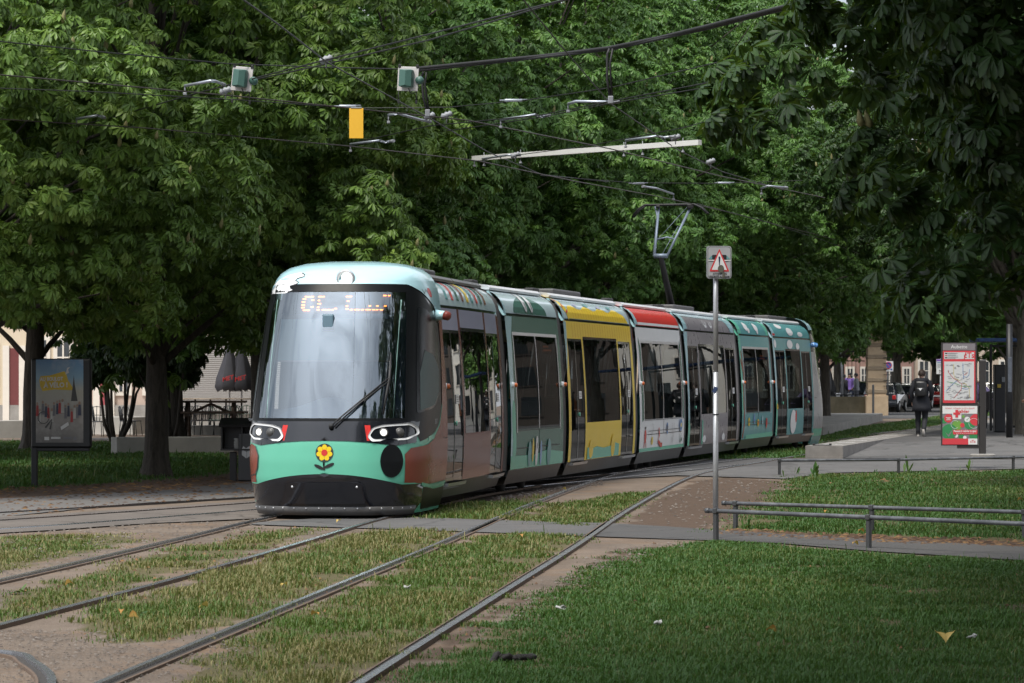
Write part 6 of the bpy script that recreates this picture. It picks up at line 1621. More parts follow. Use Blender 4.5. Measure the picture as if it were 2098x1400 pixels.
L__.new(_mixc(nt_, cr, (.5, .5, .48), _math(nt_, 'MULTIPLY', _ramp(nt_, _noise(nt_, 2.5, 6), [(.5, 0.0), (.7, 1.0)]), .35)), p_.inputs['Base Color']); p_.inputs['Roughness'].default_value = .3
mb = MB(); X0, X1, Z0, Z1 = bx(75), bx(172), bz(907), bz(737)
def pb(u, v): return (X0 + (X1 - X0) * u, Z0 + (Z1 - Z0) * v)
rect_ = lambda mi, u0, u1, v0, v1, h: (mb.mat(mi), mb.flat([pb(u0, v0), pb(u1, v0), pb(u1, v1), pb(u0, v1)], bp(h)))
rect_(0, 0, 1, 0, 1, .002)
mb.mat(1); mb.flat([pb(*p) for p in ((.07, .75), (.10, .80), (.30, .81), (.60, .86), (.64, .83), (.68, .75), (.78, .66), (.76, .63), (.40, .64), (.14, .62), (.09, .68))], bp(.004))
mb.mat(2); mb.text('AU BOULOT', .085, lambda x, y: bp(.006)(pb(.33, 0)[0] + x, pb(0, .745)[1] + y + x * .03), xs=.8, bold=.003); mb.text('À VÉLO !', .115, lambda x, y: bp(.006)(pb(.42, 0)[0] + x, pb(0, .665)[1] + y + x * .03), xs=.9, bold=.004)
mb.mat(3); mb.flat([pb(*p) for p in ((.76, .60), (.78, .70), (.80, .82), (.82, .70), (.85, .60), (.88, .50), (.74, .50))], bp(.004))
rp = random.Random(12)
for k in range(16):        # crowd: small head-and-body shapes
    u = .03 + .06 * k + rp.uniform(-.01, .01); v = .36 + rp.uniform(0, .12); s_ = rp.uniform(.8, 1.1)
    mb.mat(4 + k % 4); mb.flat([pb(*p) for p in ((u - .03 * s_, v - .12), (u + .035 * s_, v - .12), (u + .025 * s_, v + .01), (u - .02 * s_, v + .01))], bp(.004 + .0005 * k)); mb.mat(8); mb.flat(ell(*pb(u, v + .03), .018 * s_, .026 * s_, 10), bp(.005 + .0005 * k))
mb.mat(3); mb.flat(stroke(ell(*pb(.16, .30), .09, .10, 18, 0, 0, 350), .012), bp(.013)); mb.flat(stroke([pb(.2, .18), pb(.34, .28), pb(.3, .16)], .03), bp(.013)); mb.mat(2); mb.flat([pb(*p) for p in ((.52, .19), (.68, .25), (.70, .21), (.54, .15))], bp(.013)); mb.flat([pb(*p) for p in ((.62, .82), (.66, .90), (.72, .91), (.68, .88), (.70, .84))], bp(.005))
for (u0, u1) in ((.18, .28), (.32, .52), (.58, .76), (.79, .86)): rect_(2 if u0 < .5 else 6, u0, u1, .045 if u1 - u0 > .12 else .03, .07, .006)
mb.build('poster', [m_, mat('brush_yellow', (.60, .42, .04), .5, var=.15, scale=10), mat('poster_white', (.6, .6, .6), .5), mat('poster_dark', (.05, .05, .05), .5), mat('poster_cloth_red', (.36, .05, .05), .6), mat('poster_cloth_pale', (.45, .44, .42), .6), mat('poster_cloth_grey', (.16, .16, .18), .6), mat('poster_cloth_navy', (.05, .06, .10), .6), mat('poster_skin', (.30, .20, .15), .6)], t)

# ------------------------------------------------------------------ low walls and furniture of the terrace on the left
M_WALLC = stone('low_wall_concrete', (.28, .27, .25), (.38, .365, .34), 1.5, .4, .5)
def slab(name, label, p0, p1, ztop, depth, cat='wall', group=None, m=M_WALLC):
    a, b = g(*p0), g(*p1); c = (a + b) / 2; d = (b - a)
    mb = MB(); mb.rbox((c.x, c.y + depth / 2, ztop / 2 - .02), (d.length, depth, ztop + .04), .015, rz=math.atan2(d.y, d.x))
    return tag(mb.build(name, m, origin=(c.x, c.y, 0)), label, cat, group)
slab('low_wall', 'low concrete wall behind the poster panel at the picture edge', (-60, 898), (66, 897), .52, .9, group='low concrete walls')
slab('low_wall', 'low concrete block between the poster panel and the thick trunk', (180, 890), (294, 891), .56, 1.6, group='low concrete walls')
slab('low_wall', 'nearest low concrete wall, running behind the thick trunk to the newspaper box', (230, 931), (470, 929), .40, .6, group='low concrete walls')
slab('low_wall', 'second low concrete wall under the picnic table, higher up than the nearest one', (348, 892), (540, 891), .30, .8, group='low concrete walls')
slab('stone_slab', 'flat dark stone slab lying in the grass before the concrete block', (202, 903), (262, 902), .05, 1.6, 'slab', m=M_CONC2)
terr = [(-40, 104), (-5.0, 104), (-2.5, 124), (-40, 124)]
mb = MB(); mb.flat(terr, lambda x, y: (x, y, .012)); tag(mb.build('terrace_paving', stone('terrace_stone', (.42, .36, .32), (.52, .45, .40), .8, .2, .2)), 'pale pinkish paving of the cafe terrace behind the trees', kind='structure')
# shrubs with several bare stems
def shrub(label, px, Yd, n, h, seed, spread):
    c = at(px, 0, Yd); r = np.random.default_rng(seed); t = thing('shrub', label, 'shrub', (c.x, c.y, 0), 'many-stemmed shrubs in front of the terrace')
    mb = MB(); mb.smooth = True; tips = []
    for k in range(n):
        a = r.uniform(0, 6.28); e = Vector((math.cos(a) * spread * r.uniform(.4, 1), math.sin(a) * spread * .6, h * r.uniform(.8, 1.05))); b = Vector((math.cos(a) * .12, math.sin(a) * .12, 0))
        mb.tube([c + b + Vector((0, 0, -c.z)), Vector((c.x, c.y, 0)) + b * 1.4 + e * .25, Vector((c.x, c.y, 0)) + e * .62 + Vector((0, 0, .1)), Vector((c.x, c.y, 0)) + e], [.06, .048, .035, .015], 7); tips.append(np.array(e))
    mb.build('stem', M_BARK, t)
    lv = Leaves(LOW, seed)
    for e in tips:
        for q_ in range(7):
            u = rand_dirs(10, r); lv.rosettes(e + np.array([0, 0, .2]) + u * .55, norm(u * .5 + np.array([0, 0, 1.0])), u, r, 5, .9, .2)
    lv.build('foliage', [M_LEAFSH, M_PAN], t, r)
shrub('many-stemmed dark shrub between the poster panel and the thick trunk', 238, 93, 9, 2.4, 61, .95)
shrub('leaning many-stemmed shrub right behind the thick trunk', 352, 90, 7, 2.5, 62, 1.3)
# picnic table
M_WOODD = strips('table_wood', (.10, .065, .045), (.16, .11, .08), 6, 'Y', .6)
qt = at(432, 0, 92.5); zt0 = .42
t = thing('picnic_table', 'brown wooden picnic table with attached benches on the low wall', 'table', (qt.x, qt.y, 0))
mb = MB(); mb.rbox((qt.x, qt.y, zt0 + .72), (2.0, .75, .06), .01); mb.build('table_top', M_WOODD, t)
for dy in (-.62, .62):
    mb = MB(); mb.rbox((qt.x, qt.y + dy, zt0 + .42), (2.0, .28, .06), .01); mb.build('bench_seat', M_WOODD, t)
for dx_ in (-.65, .65):
    mb = MB()
    mb.box((qt.x + dx_, qt.y, zt0 + .36), (.09, 1.35, .09)); 
    for sg in (-1, 1): mb.tube([(qt.x + dx_, qt.y + sg * .55, -.02), (qt.x + dx_, qt.y + sg * .25, zt0 + .70)], .05, 6)
    mb.build('leg', M_WOODD, t)
mb = MB(); mb.tube([(qt.x - .6, qt.y, zt0 + .38), (qt.x, qt.y, zt0 + .66), (qt.x + .6, qt.y, zt0 + .38)], .045, 6); mb.build('brace', M_WOODD, t)
# cafe tables and chairs
M_CHAIR = mat('cafe_metal_black', (.02, .022, .024), .4, .4); M_TTOP = mat('cafe_table_top', (.30, .24, .18), .5, var=.15); M_CHG = mat('chair_green', (.16, .24, .17), .5, var=.1); M_CHP = mat('chair_plastic_black', (.03, .034, .04), .5)
def cafe_table(label, x, y, first=None):
    if first is not None:
        o = copy_tree(first); o.location = (x, y, 0); o['label'] = label; return o
    t = thing('cafe_table', label, 'table', (x, y, 0), 'stacked-up cafe tables on the terrace')
    mb = MB(); mb.lathe((x, y, 1.10), [(.34, 0), (.36, .015), (.34, .03)], 18); mb.build('table_top', M_TTOP, t)
    mb = MB(); mb.tube([(x, y, .04), (x, y, 1.1)], .03, 8); mb.build('column', M_CHAIR, t)
    mb = MB()
    for k in range(4): mb.tube([(x, y, .10), (x + .26 * math.cos(k * 1.57 + .7), y + .26 * math.sin(k * 1.57 + .7), .02)], .02, 6)
    mb.build('foot', M_CHAIR, t); return t
ct = None
for k, px in enumerate((372, 400, 431, 463, 495)):
    c = at(px, 0, 108 + .4 * (k % 2)); l = ('round high cafe table left of the row, nearest the thick trunk', 'second round high cafe table from the thick trunk', 'middle round high cafe table of the row', 'round high cafe table under the closed parasols', 'round high cafe table nearest the tram nose')[k]
    o = cafe_table(l, c.x, c.y, ct); ct = ct or o
def cafe_chair(label, x, y, rz, m_, first=None, group='metal cafe chairs on the terrace'):
    if first is not None:
        o = copy_tree(first); o.location = (x, y, 0); o.rotation_euler.z = rz; o['label'] = label; return o
    t = thing('cafe_chair', label, 'chair', (x, y, 0), group)
    mb = MB(); mb.rbox((x, y, .46), (.42, .42, .03), .012); mb.build('seat', m_, t)
    for sx_ in (-1, 1):
        for sy_ in (-1, 1):
            mb = MB(); mb.tube([(x + sx_ * .19, y + sy_ * .19, .46), (x + sx_ * .22, y + sy_ * .23, 0)], .014, 6); mb.build('leg', M_CHAIR, t)
    mb = MB(); mb.tube([(x - .2, y + .2, .46), (x - .21, y + .24, .78), (x - .14, y + .26, .9), (x, y + .265, .93), (x + .14, y + .26, .9), (x + .21, y + .24, .78), (x + .2, y + .2, .46)], .014, 6)
    for w_ in (-.1, 0, .1): mb.tube([(x + w_, y + .2, .46), (x + w_ * 1.1, y + .262, .92)], .012, 5)
    mb.tube([(x - .2, y + .22, .66), (x + .2, y + .22, .66)], .012, 5); mb.build('backrest', m_, t); return t
c1 = c2 = None
words = ('first', 'second', 'third', 'fourth', 'fifth', 'sixth', 'seventh', 'eighth', 'ninth', 'tenth', 'eleventh')
for k in range(11):
    px = 364 + k * 15.5; c = at(px, 0, 103.5 + 1.2 * (k % 2)); grn = k in (5, 8, 9)
    l = words[k] + (' chair of the terrace row counted from the thick trunk, pale green' if grn else ' chair of the terrace row counted from the thick trunk, black metal')
    if grn: o = cafe_chair(l, c.x, c.y, R(20 * (k % 3)), M_CHG, c2); c2 = c2 or o
    else: o = cafe_chair(l, c.x, c.y, R(-15 * (k % 4)), M_CHAIR, c1); c1 = c1 or o
c3 = None
for k, px in enumerate((196, 206, 262, 271)):
    c = at(px, 0, 101 + .6 * k); l = ('dark terrace chair beside the poster panel', 'dark terrace chair behind the shrub stems', 'dark terrace chair right of the shrub stems', 'dark terrace chair nearest the thick trunk')[k]
    o = cafe_chair(l, c.x, c.y, R(70 + 20 * k), M_CHP, c3, 'dark chairs behind the concrete block'); c3 = c3 or o
# closed parasols on the terrace
M_PARA = mat('parasol_charcoal', (.05, .05, .06), .8, var=.2, scale=5)
def closed_parasol(label, x, y, h, rad, m_, letters=True, group='closed dark parasols', zb_=.95):
    t = thing('closed_parasol', label, 'parasol', (x, y, 0), group)
    mb = MB(); mb.tube([(x, y, 0), (x, y, h)], .03, 8); mb.build('pole', M_GALV, t)
    mb = MB(); mb.smooth = True; n = 16; vs = []; prof = [(.04, h), (.10, h - .15), (.55, h - .8), (.9, zb_ + .35), (1.0, zb_ + .15), (.82, zb_)]
    for i, (k, z) in enumerate(prof):
        for j in range(n):
            f = 1 + (.22 if j % 2 else -.18) * min(1, i * .4); vs.append((x + rad * k * f * math.cos(2 * math.pi * j / n), y + rad * k * f * math.sin(2 * math.pi * j / n), z - (.10 if j % 2 and i > 3 else 0)))
    mb.add(vs, [(i * n + j, i * n + (j + 1) % n, (i + 1) * n + (j + 1) % n, (i + 1) * n + j) for i in range(5) for j in range(n)]); 
    cn = mb.build('canopy', m_, t)
    if letters:
        mb = MB(); mb.text('MET', .2, lambda a, b: (x + a, y - rad * 1.25, zb_ + .28 + b + a * .25), bold=.004); mb.build('lettering', mat('parasol_red', (.5, .03, .03), .7), cn)
    return t
for px, l in ((470, 'closed charcoal parasol with red lettering, left one of the pair above the cafe tables'), (495, 'closed charcoal parasol with red lettering, the one of the pair nearer the tram')):
    c = at(px, 0, 108.9); closed_parasol(l, c.x, c.y, 3.1, .42, M_PARA, zb_=1.45)
# buildings behind the terrace
M_FAC = stone('facade_pink', (.40, .31, .26), (.48, .38, .32), .7, .15, .15); M_FACC = stone('facade_cream', (.52, .44, .33), (.60, .52, .40), .7, .15, .15)
M_LOUV = strips('grey_slats', (.20, .19, .185), (.30, .29, .28), 4.2, 'Z', .7, .06); M_DOORR = mat('door_dark_red', (.13, .03, .03), .5, var=.15); M_WTRIM = mat('window_trim', (.62, .58, .52), .7, var=.08); M_WGL = mat('window_dark', (.03, .035, .04), .1, var=.2, spec=.8)
def facade(name, label, x0, x1, y, H, m_, wins, doors, extra=None, depth=8, z0=0, floors=4, wx=1.1, pitch=2.6):
    t = thing(name, label, 'building', ((x0 + x1) / 2, y, 0))
    mb = MB(); mb.box(((x0 + x1) / 2, y + depth / 2, H / 2), (x1 - x0, depth, H)); mb.build('wall', m_, t)
    mb = MB(); mb.box(((x0 + x1) / 2, y - .06, .4), (x1 - x0 + .1, .12, .8)); mb.build('plinth', M_CONC, t)
    for (xa, xb, za, zb_) in wins:
        mb = MB(); mb.box(((xa + xb) / 2, y - .03, (za + zb_) / 2), (xb - xa + .3, .06, zb_ - za + .3)); wf = mb.build('window', M_WTRIM, t)
        mb = MB(); mb.box(((xa + xb) / 2, y - .05, (za + zb_) / 2), (xb - xa, .05, zb_ - za)); mb.build('pane', M_WGL, wf)
        mb = MB(); mb.box(((xa + xb) / 2, y - .09, (za + zb_) / 2), (.06, .04, zb_ - za)); mb.box(((xa + xb) / 2, y - .09, za + (zb_ - za) * .68), (xb - xa, .035, .05)); mb.build('window_bars', M_WTRIM, wf)
    for (xa, xb, zb_, md) in doors:
        mb = MB(); mb.box(((xa + xb) / 2, y - .05, zb_ / 2), (xb - xa, .1, zb_)); d = mb.build('door', md, t)
        mb = MB()
        for xx in (xa - .12, xb + .12): mb.box((xx, y - .08, zb_ / 2), (.24, .16, zb_ + .2))
        mb.build('door_frame', M_WTRIM, d)
    mb = MB(); zr = H; mb.prism([(x0 - .3, zr), (x1 + .3, zr), (x1 - .5, zr + 3.5), (x0 + .5, zr + 3.5)], depth, lambda a, b, h: (a, y - .2 + h, b)); rf = mb.build('roof', mat(name + '_roof_tile', (.16, .075, .05), .8, var=.25, scale=4, bump=.3), t)
    return t
YT = 121.0; X = lambda p: at(p, 0, YT).x
facade('terrace_house', 'cream house with a dark red door behind the poster panel', X(-60), X(172), YT, 13, M_FACC, [(X(-30), X(-10), 1.2, 3.0), (X(68), X(95), 1.2, 3.2), (X(118), X(142), 1.2, 3.2)], [(X(20), X(40), 2.9, M_DOORR)])
facade('terrace_house', 'pinkish house with a red shop door behind the shrub stems', X(172.5), X(335), YT, 14, M_FAC, [(X(245), X(262), 1.3, 3.0), (X(300), X(318), 1.3, 3.0)], [(X(205), X(222), 2.7, mat('door_pink_red', (.30, .06, .07), .5))])
t = facade('terrace_house', 'house with a wall of grey horizontal slats behind the cafe tables', X(335.5), X(620), YT + .1, 14, M_FAC, [], [])
mb = MB(); mb.box(((X(338) + X(610)) / 2, YT - .05, 1.9), (X(610) - X(338), .18, 2.9)); mb.build('slatted_screen', M_LOUV, t)
# newspaper boxes and bin beside the tram nose
M_NBOX = mat('news_box_black', (.012, .012, .013), .4, .2, var=.2, dirt=.15)
YN = F * EYE / (985 - HOR); nx0, nx1 = at(455, 0, YN).x, at(545, 0, YN).x; zN = lambda p: at(0, p, YN).z
t = thing('newspaper_box', 'black open-fronted newspaper box with paper stacks beside the tram nose', 'newspaper box', ((nx0 + nx1) / 2, YN, 0))
mb = MB(); wN = nx1 - nx0; cN = (nx0 + nx1) / 2
mb.box((cN, YN + .22, (zN(868) + zN(922)) / 2), (wN, .03, zN(868) - zN(922)))
for xx in (nx0 + .012, cN - .02, nx1 - .012): mb.box((xx, YN, (zN(868) + zN(922)) / 2), (.024, .44, zN(868) - zN(922)))
mb.box((cN, YN, zN(921)), (wN + .02, .46, .03)); mb.box((cN, YN - .0, zN(866)), (wN + .08, .54, .05), M=Matrix.Rotation(R(12), 3, 'X')); mb.build('case', M_NBOX, t)
mb = MB(); mb.rbox((nx0 + .2, YN, zN(930) / 2), (.12, .12, zN(922)), .01); mb.build('post', M_NBOX, t)
mb = MB(); rn = random.Random(2)
for k in range(9): mb.box((nx0 + .33, YN - .02, zN(920) + .02 + k * .02), (.20 + rn.uniform(-.02, .02), .28, .014), rz=rn.uniform(-.1, .1))
for k in range(4): mb.box((cN + .12, YN - .02, zN(920) + .02 + k * .02), (.13, .28, .014), rz=rn.uniform(-.1, .1))
mb.build('newspapers', mat('newsprint', (.42, .42, .40), .8, var=.15), t)
mb = MB(); mb.rbox((cN + .2, YN - .1, zN(860)), (.22, .14, .02), .005, M=Euler((R(12), 0, .2)).to_matrix()); tag(mb.build('newspaper', mat('newsprint_light', (.5, .5, .5), .8, var=.3, scale=25), origin=(cN + .2, YN - .1, 0)), 'single newspaper lying on top of the black newspaper box', 'newspaper')
q = g(510, 984); mb = MB(); t = thing('litter_bin', 'slim dark grey litter bin with a white box symbol beside the tram nose', 'bin', (q.x, q.y - .35, 0))
mb.rbox((q.x, q.y - .35, .42), (.30, .28, .84), .02); mb.build('bin_body', mat('bin_grey', (.05, .05, .052), .5, .2, var=.15), t)
mb = MB(); bq = Vector((q.x, q.y - .495, .52)); o2 = lambda a, b: (bq.x + a, bq.y, bq.z + b)
for pl in ([(0, 0), (.08, .04), (.08, -.06), (0, -.12)], [(-.005, 0), (-.085, .04), (-.085, -.06), (-.005, -.12)], [(0, .01), (.08, .05), (.05, .10), (-.01, .06)], [(-.01, .01), (-.085, .05), (-.06, .10), (-.015, .06)]): mb.flat(pl, o2)
mb.build('symbol', mat('bin_symbol', (.45, .45, .45), .6), t)
# ------------------------------------------------------------------ gate pillar, fence, signs
M_SAND = stone('sandstone', (.36, .26, .165), (.50, .385, .26), 1.6, .4, .35); M_SANDD = stone('sandstone_band', (.20, .15, .10), (.33, .26, .18), 2.5, .6, .5)
M_IRON = mat('wrought_iron', (.015, .016, .017), .5, .4, var=.2)
YPi = 156.0; xp = at(1795, 0, YPi).x; wpi = 40 / F * YPi
t = thing('gate_pillar', 'tall banded sandstone gate pillar with carved top beyond the tracks', 'pillar', (xp, YPi, 0))
mb = MB(); mb.rbox((xp, YPi, .45), (wpi + .12, wpi + .12, 1.0), .03); mb.build('plinth', M_SAND, t)
mb = MB(); z = .95; k = 0
while z < 3.6:
    mb.rbox((xp, YPi, z + .21), (wpi - .06, wpi - .06, .44), .015); z += .42
mb.build('shaft', M_SAND, t)
mb = MB()
for k in range(5): mb.rbox((xp, YPi, 1.15 + k * .55), (wpi + .01, wpi + .01, .19), .03)
mb.build('stone_bands', M_SANDD, t)
mb = MB(); mb.rbox((xp, YPi, 3.72), (wpi + .1, wpi + .1, .14), .03)
for sg in (-1, 1): mb.lathe((xp + sg * (wpi / 2 - .08), YPi - wpi / 2 + .02, 3.62), [(.02, -.1), (.13, -.08), (.15, 0), (.13, .08), (.02, .1)], 10, Matrix.Rotation(R(90), 3, 'X'))
mb.lathe((xp, YPi, 3.78), [(.42, 0), (.46, .15), (.36, .3), (.16, .42), (.2, .55), (.05, .7)], 14); mb.build('carved_top', M_SANDD, t)
mb = MB()
for k in range(9): mb.box((xp + wpi / 2 + .0, YPi - wpi / 2 - .04, 1.4 + k * .27), (.34, .03, .03))
mb.build('iron_spikes', M_IRON, t)
xf0, xf1 = at(1676, 0, YPi + .2).x, xp - wpi / 2 - .05
t = thing('iron_fence', 'black wrought iron fence on a dark mossy wall left of the gate pillar', 'fence', ((xf0 + xf1) / 2, YPi + .2, 0))
mb = MB(); mb.rbox(((xf0 + xf1) / 2, YPi + .25, .42), (xf1 - xf0, .4, .95), .02); mb.build('base_wall', stone('mossy_stone', (.10, .085, .05), (.17, .14, .09), 2, .5, .6), t)
mb = MB()
for zz in (.98, 2.6, 3.05): mb.box(((xf0 + xf1) / 2, YPi + .2, zz), (xf1 - xf0, .05, .05))
mb.build('cross_bars', M_IRON, t)
n = int((xf1 - xf0) / .19)
for k in range(n):
    x = xf0 + .1 + k * .19; mb = MB(); mb.tube([(x, YPi + .2, .9), (x, YPi + .2, 3.2)], .014, 5); mb.tube([(x, YPi + .2, 3.2), (x, YPi + .2, 3.36)], [.026, .003], 5); mb.build('bar', M_IRON, t)
# bollard in front of the pillar
q = at(1789, 0, 142); mb = MB(); mb.lathe((q.x, 142, 0), [(.05, 0), (.05, 1.45), (.045, 1.5), (.01, 1.51)], 12)
tag(mb.build('bollard', mat('bollard_grey', (.08, .085, .09), .5, .4), origin=(q.x, 142, 0)), 'slim grey steel bollard standing in front of the gate pillar', 'bollard')
# no-parking sign
Ys = 166.0; q = at(1819, 0, Ys); zs_ = lambda p, Y: at(0, p, Y).z
t = thing('parking_sign', 'square no-parking sign with a red and blue disc beside the gate pillar', 'sign', (q.x, Ys, 0))
mb = MB(); mb.tube([(q.x, Ys, 0), (q.x, Ys, 2.6)], .05, 10); mb.build('pole', M_POST, t)
mb = MB(); cz = zs_(751, Ys); mb.rbox((q.x + .02, Ys - .07, cz), (.50, .03, .52), .01); mb.build('plate', M_SIGNW, t)
mb = MB(); f_ = lambda h: (lambda a, b: (q.x + .02 + a, Ys - .09 - h, cz + b))
mb.mat(0); mb.flat(ell(0, .06, .18, .18, 26), f_(0)); mb.mat(1); mb.flat(ell(0, .06, .145, .145, 26), f_(.004)); mb.mat(0); mb.flat(stroke([(-.10, .16), (.10, -.04)], .035), f_(.008)); mb.mat(1); rect(mb, .11, .2, -.2, -.11, 0, lambda a, b, h=0: (q.x + .02 + a, Ys - .09, cz + b)); mb.mat(2)
for k in range(3): mb.flat([(-.2, -.15 - k * .035), (.02, -.15 - k * .035), (.02, -.14 - k * .035), (-.2, -.14 - k * .035)], f_(0))
mb.build('sign_print', [M_SRED, mat('sign_blue', (.03, .08, .32), .5), M_LTXT], t)
# stop information sign with purple top
Ys2 = 140.0; q2_ = at(1926, 0, Ys2); t = thing('stop_sign', 'narrow white stop sign with a purple top edge left of the network map panel', 'sign', (q2_.x, Ys2, .1))
mb = MB(); mb.tube([(q2_.x + .02, Ys2, 0), (q2_.x + .02, Ys2, zs_(738, Ys2))], .03, 8); mb.build('pole', M_GALV, t)
mb = MB(); za, zb2 = zs_(767, Ys2), zs_(736, Ys2); mb.rbox((q2_.x - .03, Ys2 - .05, (za + zb2) / 2), (.27, .03, zb2 - za), .008); mb.build('plate', M_SIGNW, t)
mb = MB(); cx_ = q2_.x - .03; f2 = lambda h: (lambda a, b: (cx_ + a, Ys2 - .07 - h, b))
mb.mat(0); mb.flat([(-.13, zb2 - .09), (.13, zb2 - .09), (.13, zb2 - .005), (-.13, zb2 - .005)], f2(0)); mb.mat(1); mb.flat([(-.11, zb2 - .17), (.11, zb2 - .17), (.11, zb2 - .13), (-.11, zb2 - .13)], f2(0)); mb.mat(3)
for k in range(4): mb.flat([(-.10, zb2 - .23 - k * .05), (.09 - .02 * k, zb2 - .23 - k * .05), (.09 - .02 * k, zb2 - .21 - k * .05), (-.10, zb2 - .21 - k * .05)], f2(0))
mb.mat(2); mb.flat(stroke([(.01, za + .04), (.01, za + .17)], .018), f2(0)); mb.flat([(-.045, za + .13), (.01, za + .19), (.065, za + .13), (.01, za + .16)], f2(.003)); mb.build('sign_print', [mat('purple', (.14, .06, .30), .5), M_LBLUE, M_SBLK, M_LTXT], t)
# grey light pole behind the fence
q = at(1730, 0, 163); t_ = MB(); t_.tube([(q.x, 163, 0), (q.x - .25, 163, 4.4)], .045, 8); tag(t_.build('steel_pole', M_GALV, origin=(q.x, 163, 0)), 'thin slightly tilted grey pole behind the iron fence', 'pole')

# ------------------------------------------------------------------ parked cars
def car(label, x, y, rz, col, L=3.9, W=1.72, H=1.42, kind='hatch'):
    paint = mat('car_paint', col, .22, .3, var=.04, coat=.8, scale=2); gl = mat('car_glass', (.02, .025, .03), .06, var=.1, spec=.9); ty = mat('tyre', (.015, .015, .015), .85); rim = mat('rim_silver', (.45, .46, .48), .35, .7)
    t = thing('parked_car', label, 'car', (x, y, 0), 'cars parked along the street')
    rot = Matrix.Rotation(rz, 3, 'Z'); P = lambda u, w_, z: Vector((x, y, 0)) + rot @ Vector((w_, u, z))    # u: length, forward is +u
    h = H
    prof = [(-L / 2, .38), (-L / 2 - .02, .62), (-L / 2 + .04, .86), (-L / 2 + .10, .92), (-L / 2 + .42, h - .06), (-L / 2 + .7, h), (L * .02, h + .01), (L * .14, h - .06), (L * .29, .93), (L / 2 - .15, .80), (L / 2, .62), (L / 2, .36), (L / 2 - .1, .22), (-L / 2 + .1, .22)]
    if kind == 'suv': prof = [(a, b + (.06 if b < h - .1 else 0)) for a, b in prof]
    def wd(z): return W / 2 * (1 if z < .9 else 1 - .20 * (z - .9) / (h - .9)) * (.93 if z < .3 else 1)
    mb = MB(); mb.smooth = False; n_ = len(prof); ws_ = (-1, -.86, .86, 1)
    def ring(k): return [P(u * (1 if abs(k) < .9 else .985), k * wd(z), z - (.03 if abs(k) > .9 and z > .9 else 0)) for u, z in prof]
    vs = []
    for k in ws_: vs += ring(k)
    fs = [(r_ * n_ + i, r_ * n_ + (i + 1) % n_, (r_ + 1) * n_ + (i + 1) % n_, (r_ + 1) * n_ + i) for r_ in range(3) for i in range(n_)] + [tuple(range(n_)), tuple(range(3 * n_, 4 * n_))[::-1]]
    mb.add(vs, fs); body_ = mb.build('body', paint, t)
    mb = MB()       # rear window, side windows, windscreen just proud of the body
    def gq(pts): mb.add(pts, [tuple(range(len(pts)))])
    def lerp(a, b, k): return (a[0] + (b[0] - a[0]) * k, a[1] + (b[1] - a[1]) * k)
    for (i, j, o_) in ((3, 4, -1), (8, 7, 1)):
        a, b = lerp(prof[i], prof[j], .08), lerp(prof[i], prof[j], .9); gq([P(a[0] + o_ * .012, -.80 * wd(a[1]), a[1] + .006), P(a[0] + o_ * .012, .80 * wd(a[1]), a[1] + .006), P(b[0] + o_ * .012, .80 * wd(b[1]), b[1] + .006), P(b[0] + o_ * .012, -.80 * wd(b[1]), b[1] + .006)])
    for sg in (-1, 1):
        for pts in (((-L / 2 + .42, .97), (-L * .08, .97), (-L * .08, h - .10), (-L / 2 + .58, h - .10)), ((-L * .06, .97), (L * .25, .97), (L * .13, h - .12), (-L * .06, h - .10))):
            gq([P(u, sg * (wd(z) + .012), z - .02) for u, z in pts])
    mb.build('windows', gl, t)
    for sg in (-1, 1):
        mb = MB(); mb.smooth = True
        mb.rbox(P(-L / 2 - .0, sg * (W / 2 - .17), .78), (.20, .07, .24), .03, M=rot); mb.build('tail_light', mat('tail_red', (.42, .02, .02), .2, var=.1, coat=.5), t)
        mb = MB(); mb.rbox(P(L * .20, sg * (W / 2 + .09), .98), (.18, .10, .13), .03, M=rot); mb.build('wing_mirror', paint, t)
        for u in (-L * .31, L * .31):
            A = rot @ Matrix.Rotation(R(90) * sg, 3, 'Y'); mb = MB(); mb.smooth = True
            mb.lathe(P(u, sg * (W / 2 - .16), .31), [(.16, 0), (.30, .0), (.31, .04), (.31, .13), (.29, .17), (.2, .17)], 20, A); wh = mb.build('wheel', ty, t)
            mb = MB(); mb.lathe(P(u, sg * (W / 2 + .012), .31), [(.20, 0), (.19, .012), (.06, .02)], 16, A); mb.build('rim', rim, wh)
    mb = MB(); mb.rbox(P(-L / 2 - .04, 0, .47), (W * .97, .16, .20), .05, M=rot); mb.build('rear_bumper', paint, t)
    mb = MB(); mb.rbox(P(-L / 2 - .05, 0, .70), (.48, .02, .11), .006, M=rot); mb.build('number_plate', M_PWHITE, t)
    return t
def carat(label, px, Yc, rz, col, **k): q = at(px, 0, Yc); return car(label, q.x, Yc, R(rz), col, **k)
carat('dark grey small hatchback parked on the street, in full view right of the gate pillar', 1849, 177, -14, (.075, .075, .08), L=3.65, W=1.70, H=1.42)
carat('dark estate car half hidden by the gate pillar', 1814, 171, -14, (.035, .04, .05), L=4.2, W=1.8, H=1.55, kind='suv')
carat('silver car parked behind the grey hatchback', 1872, 186, -14, (.30, .31, .33), L=4.2, W=1.78, H=1.48)
carat('black car behind the iron fence with one red tail light showing', 1775, 174, -20, (.012, .012, .014), L=4.2, W=1.8, H=1.6, kind='suv')
carat('white car far down the street, between the map panel and the dark post', 2023, 205, -14, (.6, .6, .6), L=4.2, W=1.8, H=1.5)
carat('red car behind the walking person and the stop sign', 1927, 196, -14, (.28, .02, .02), L=4.1, W=1.78, H=1.46)

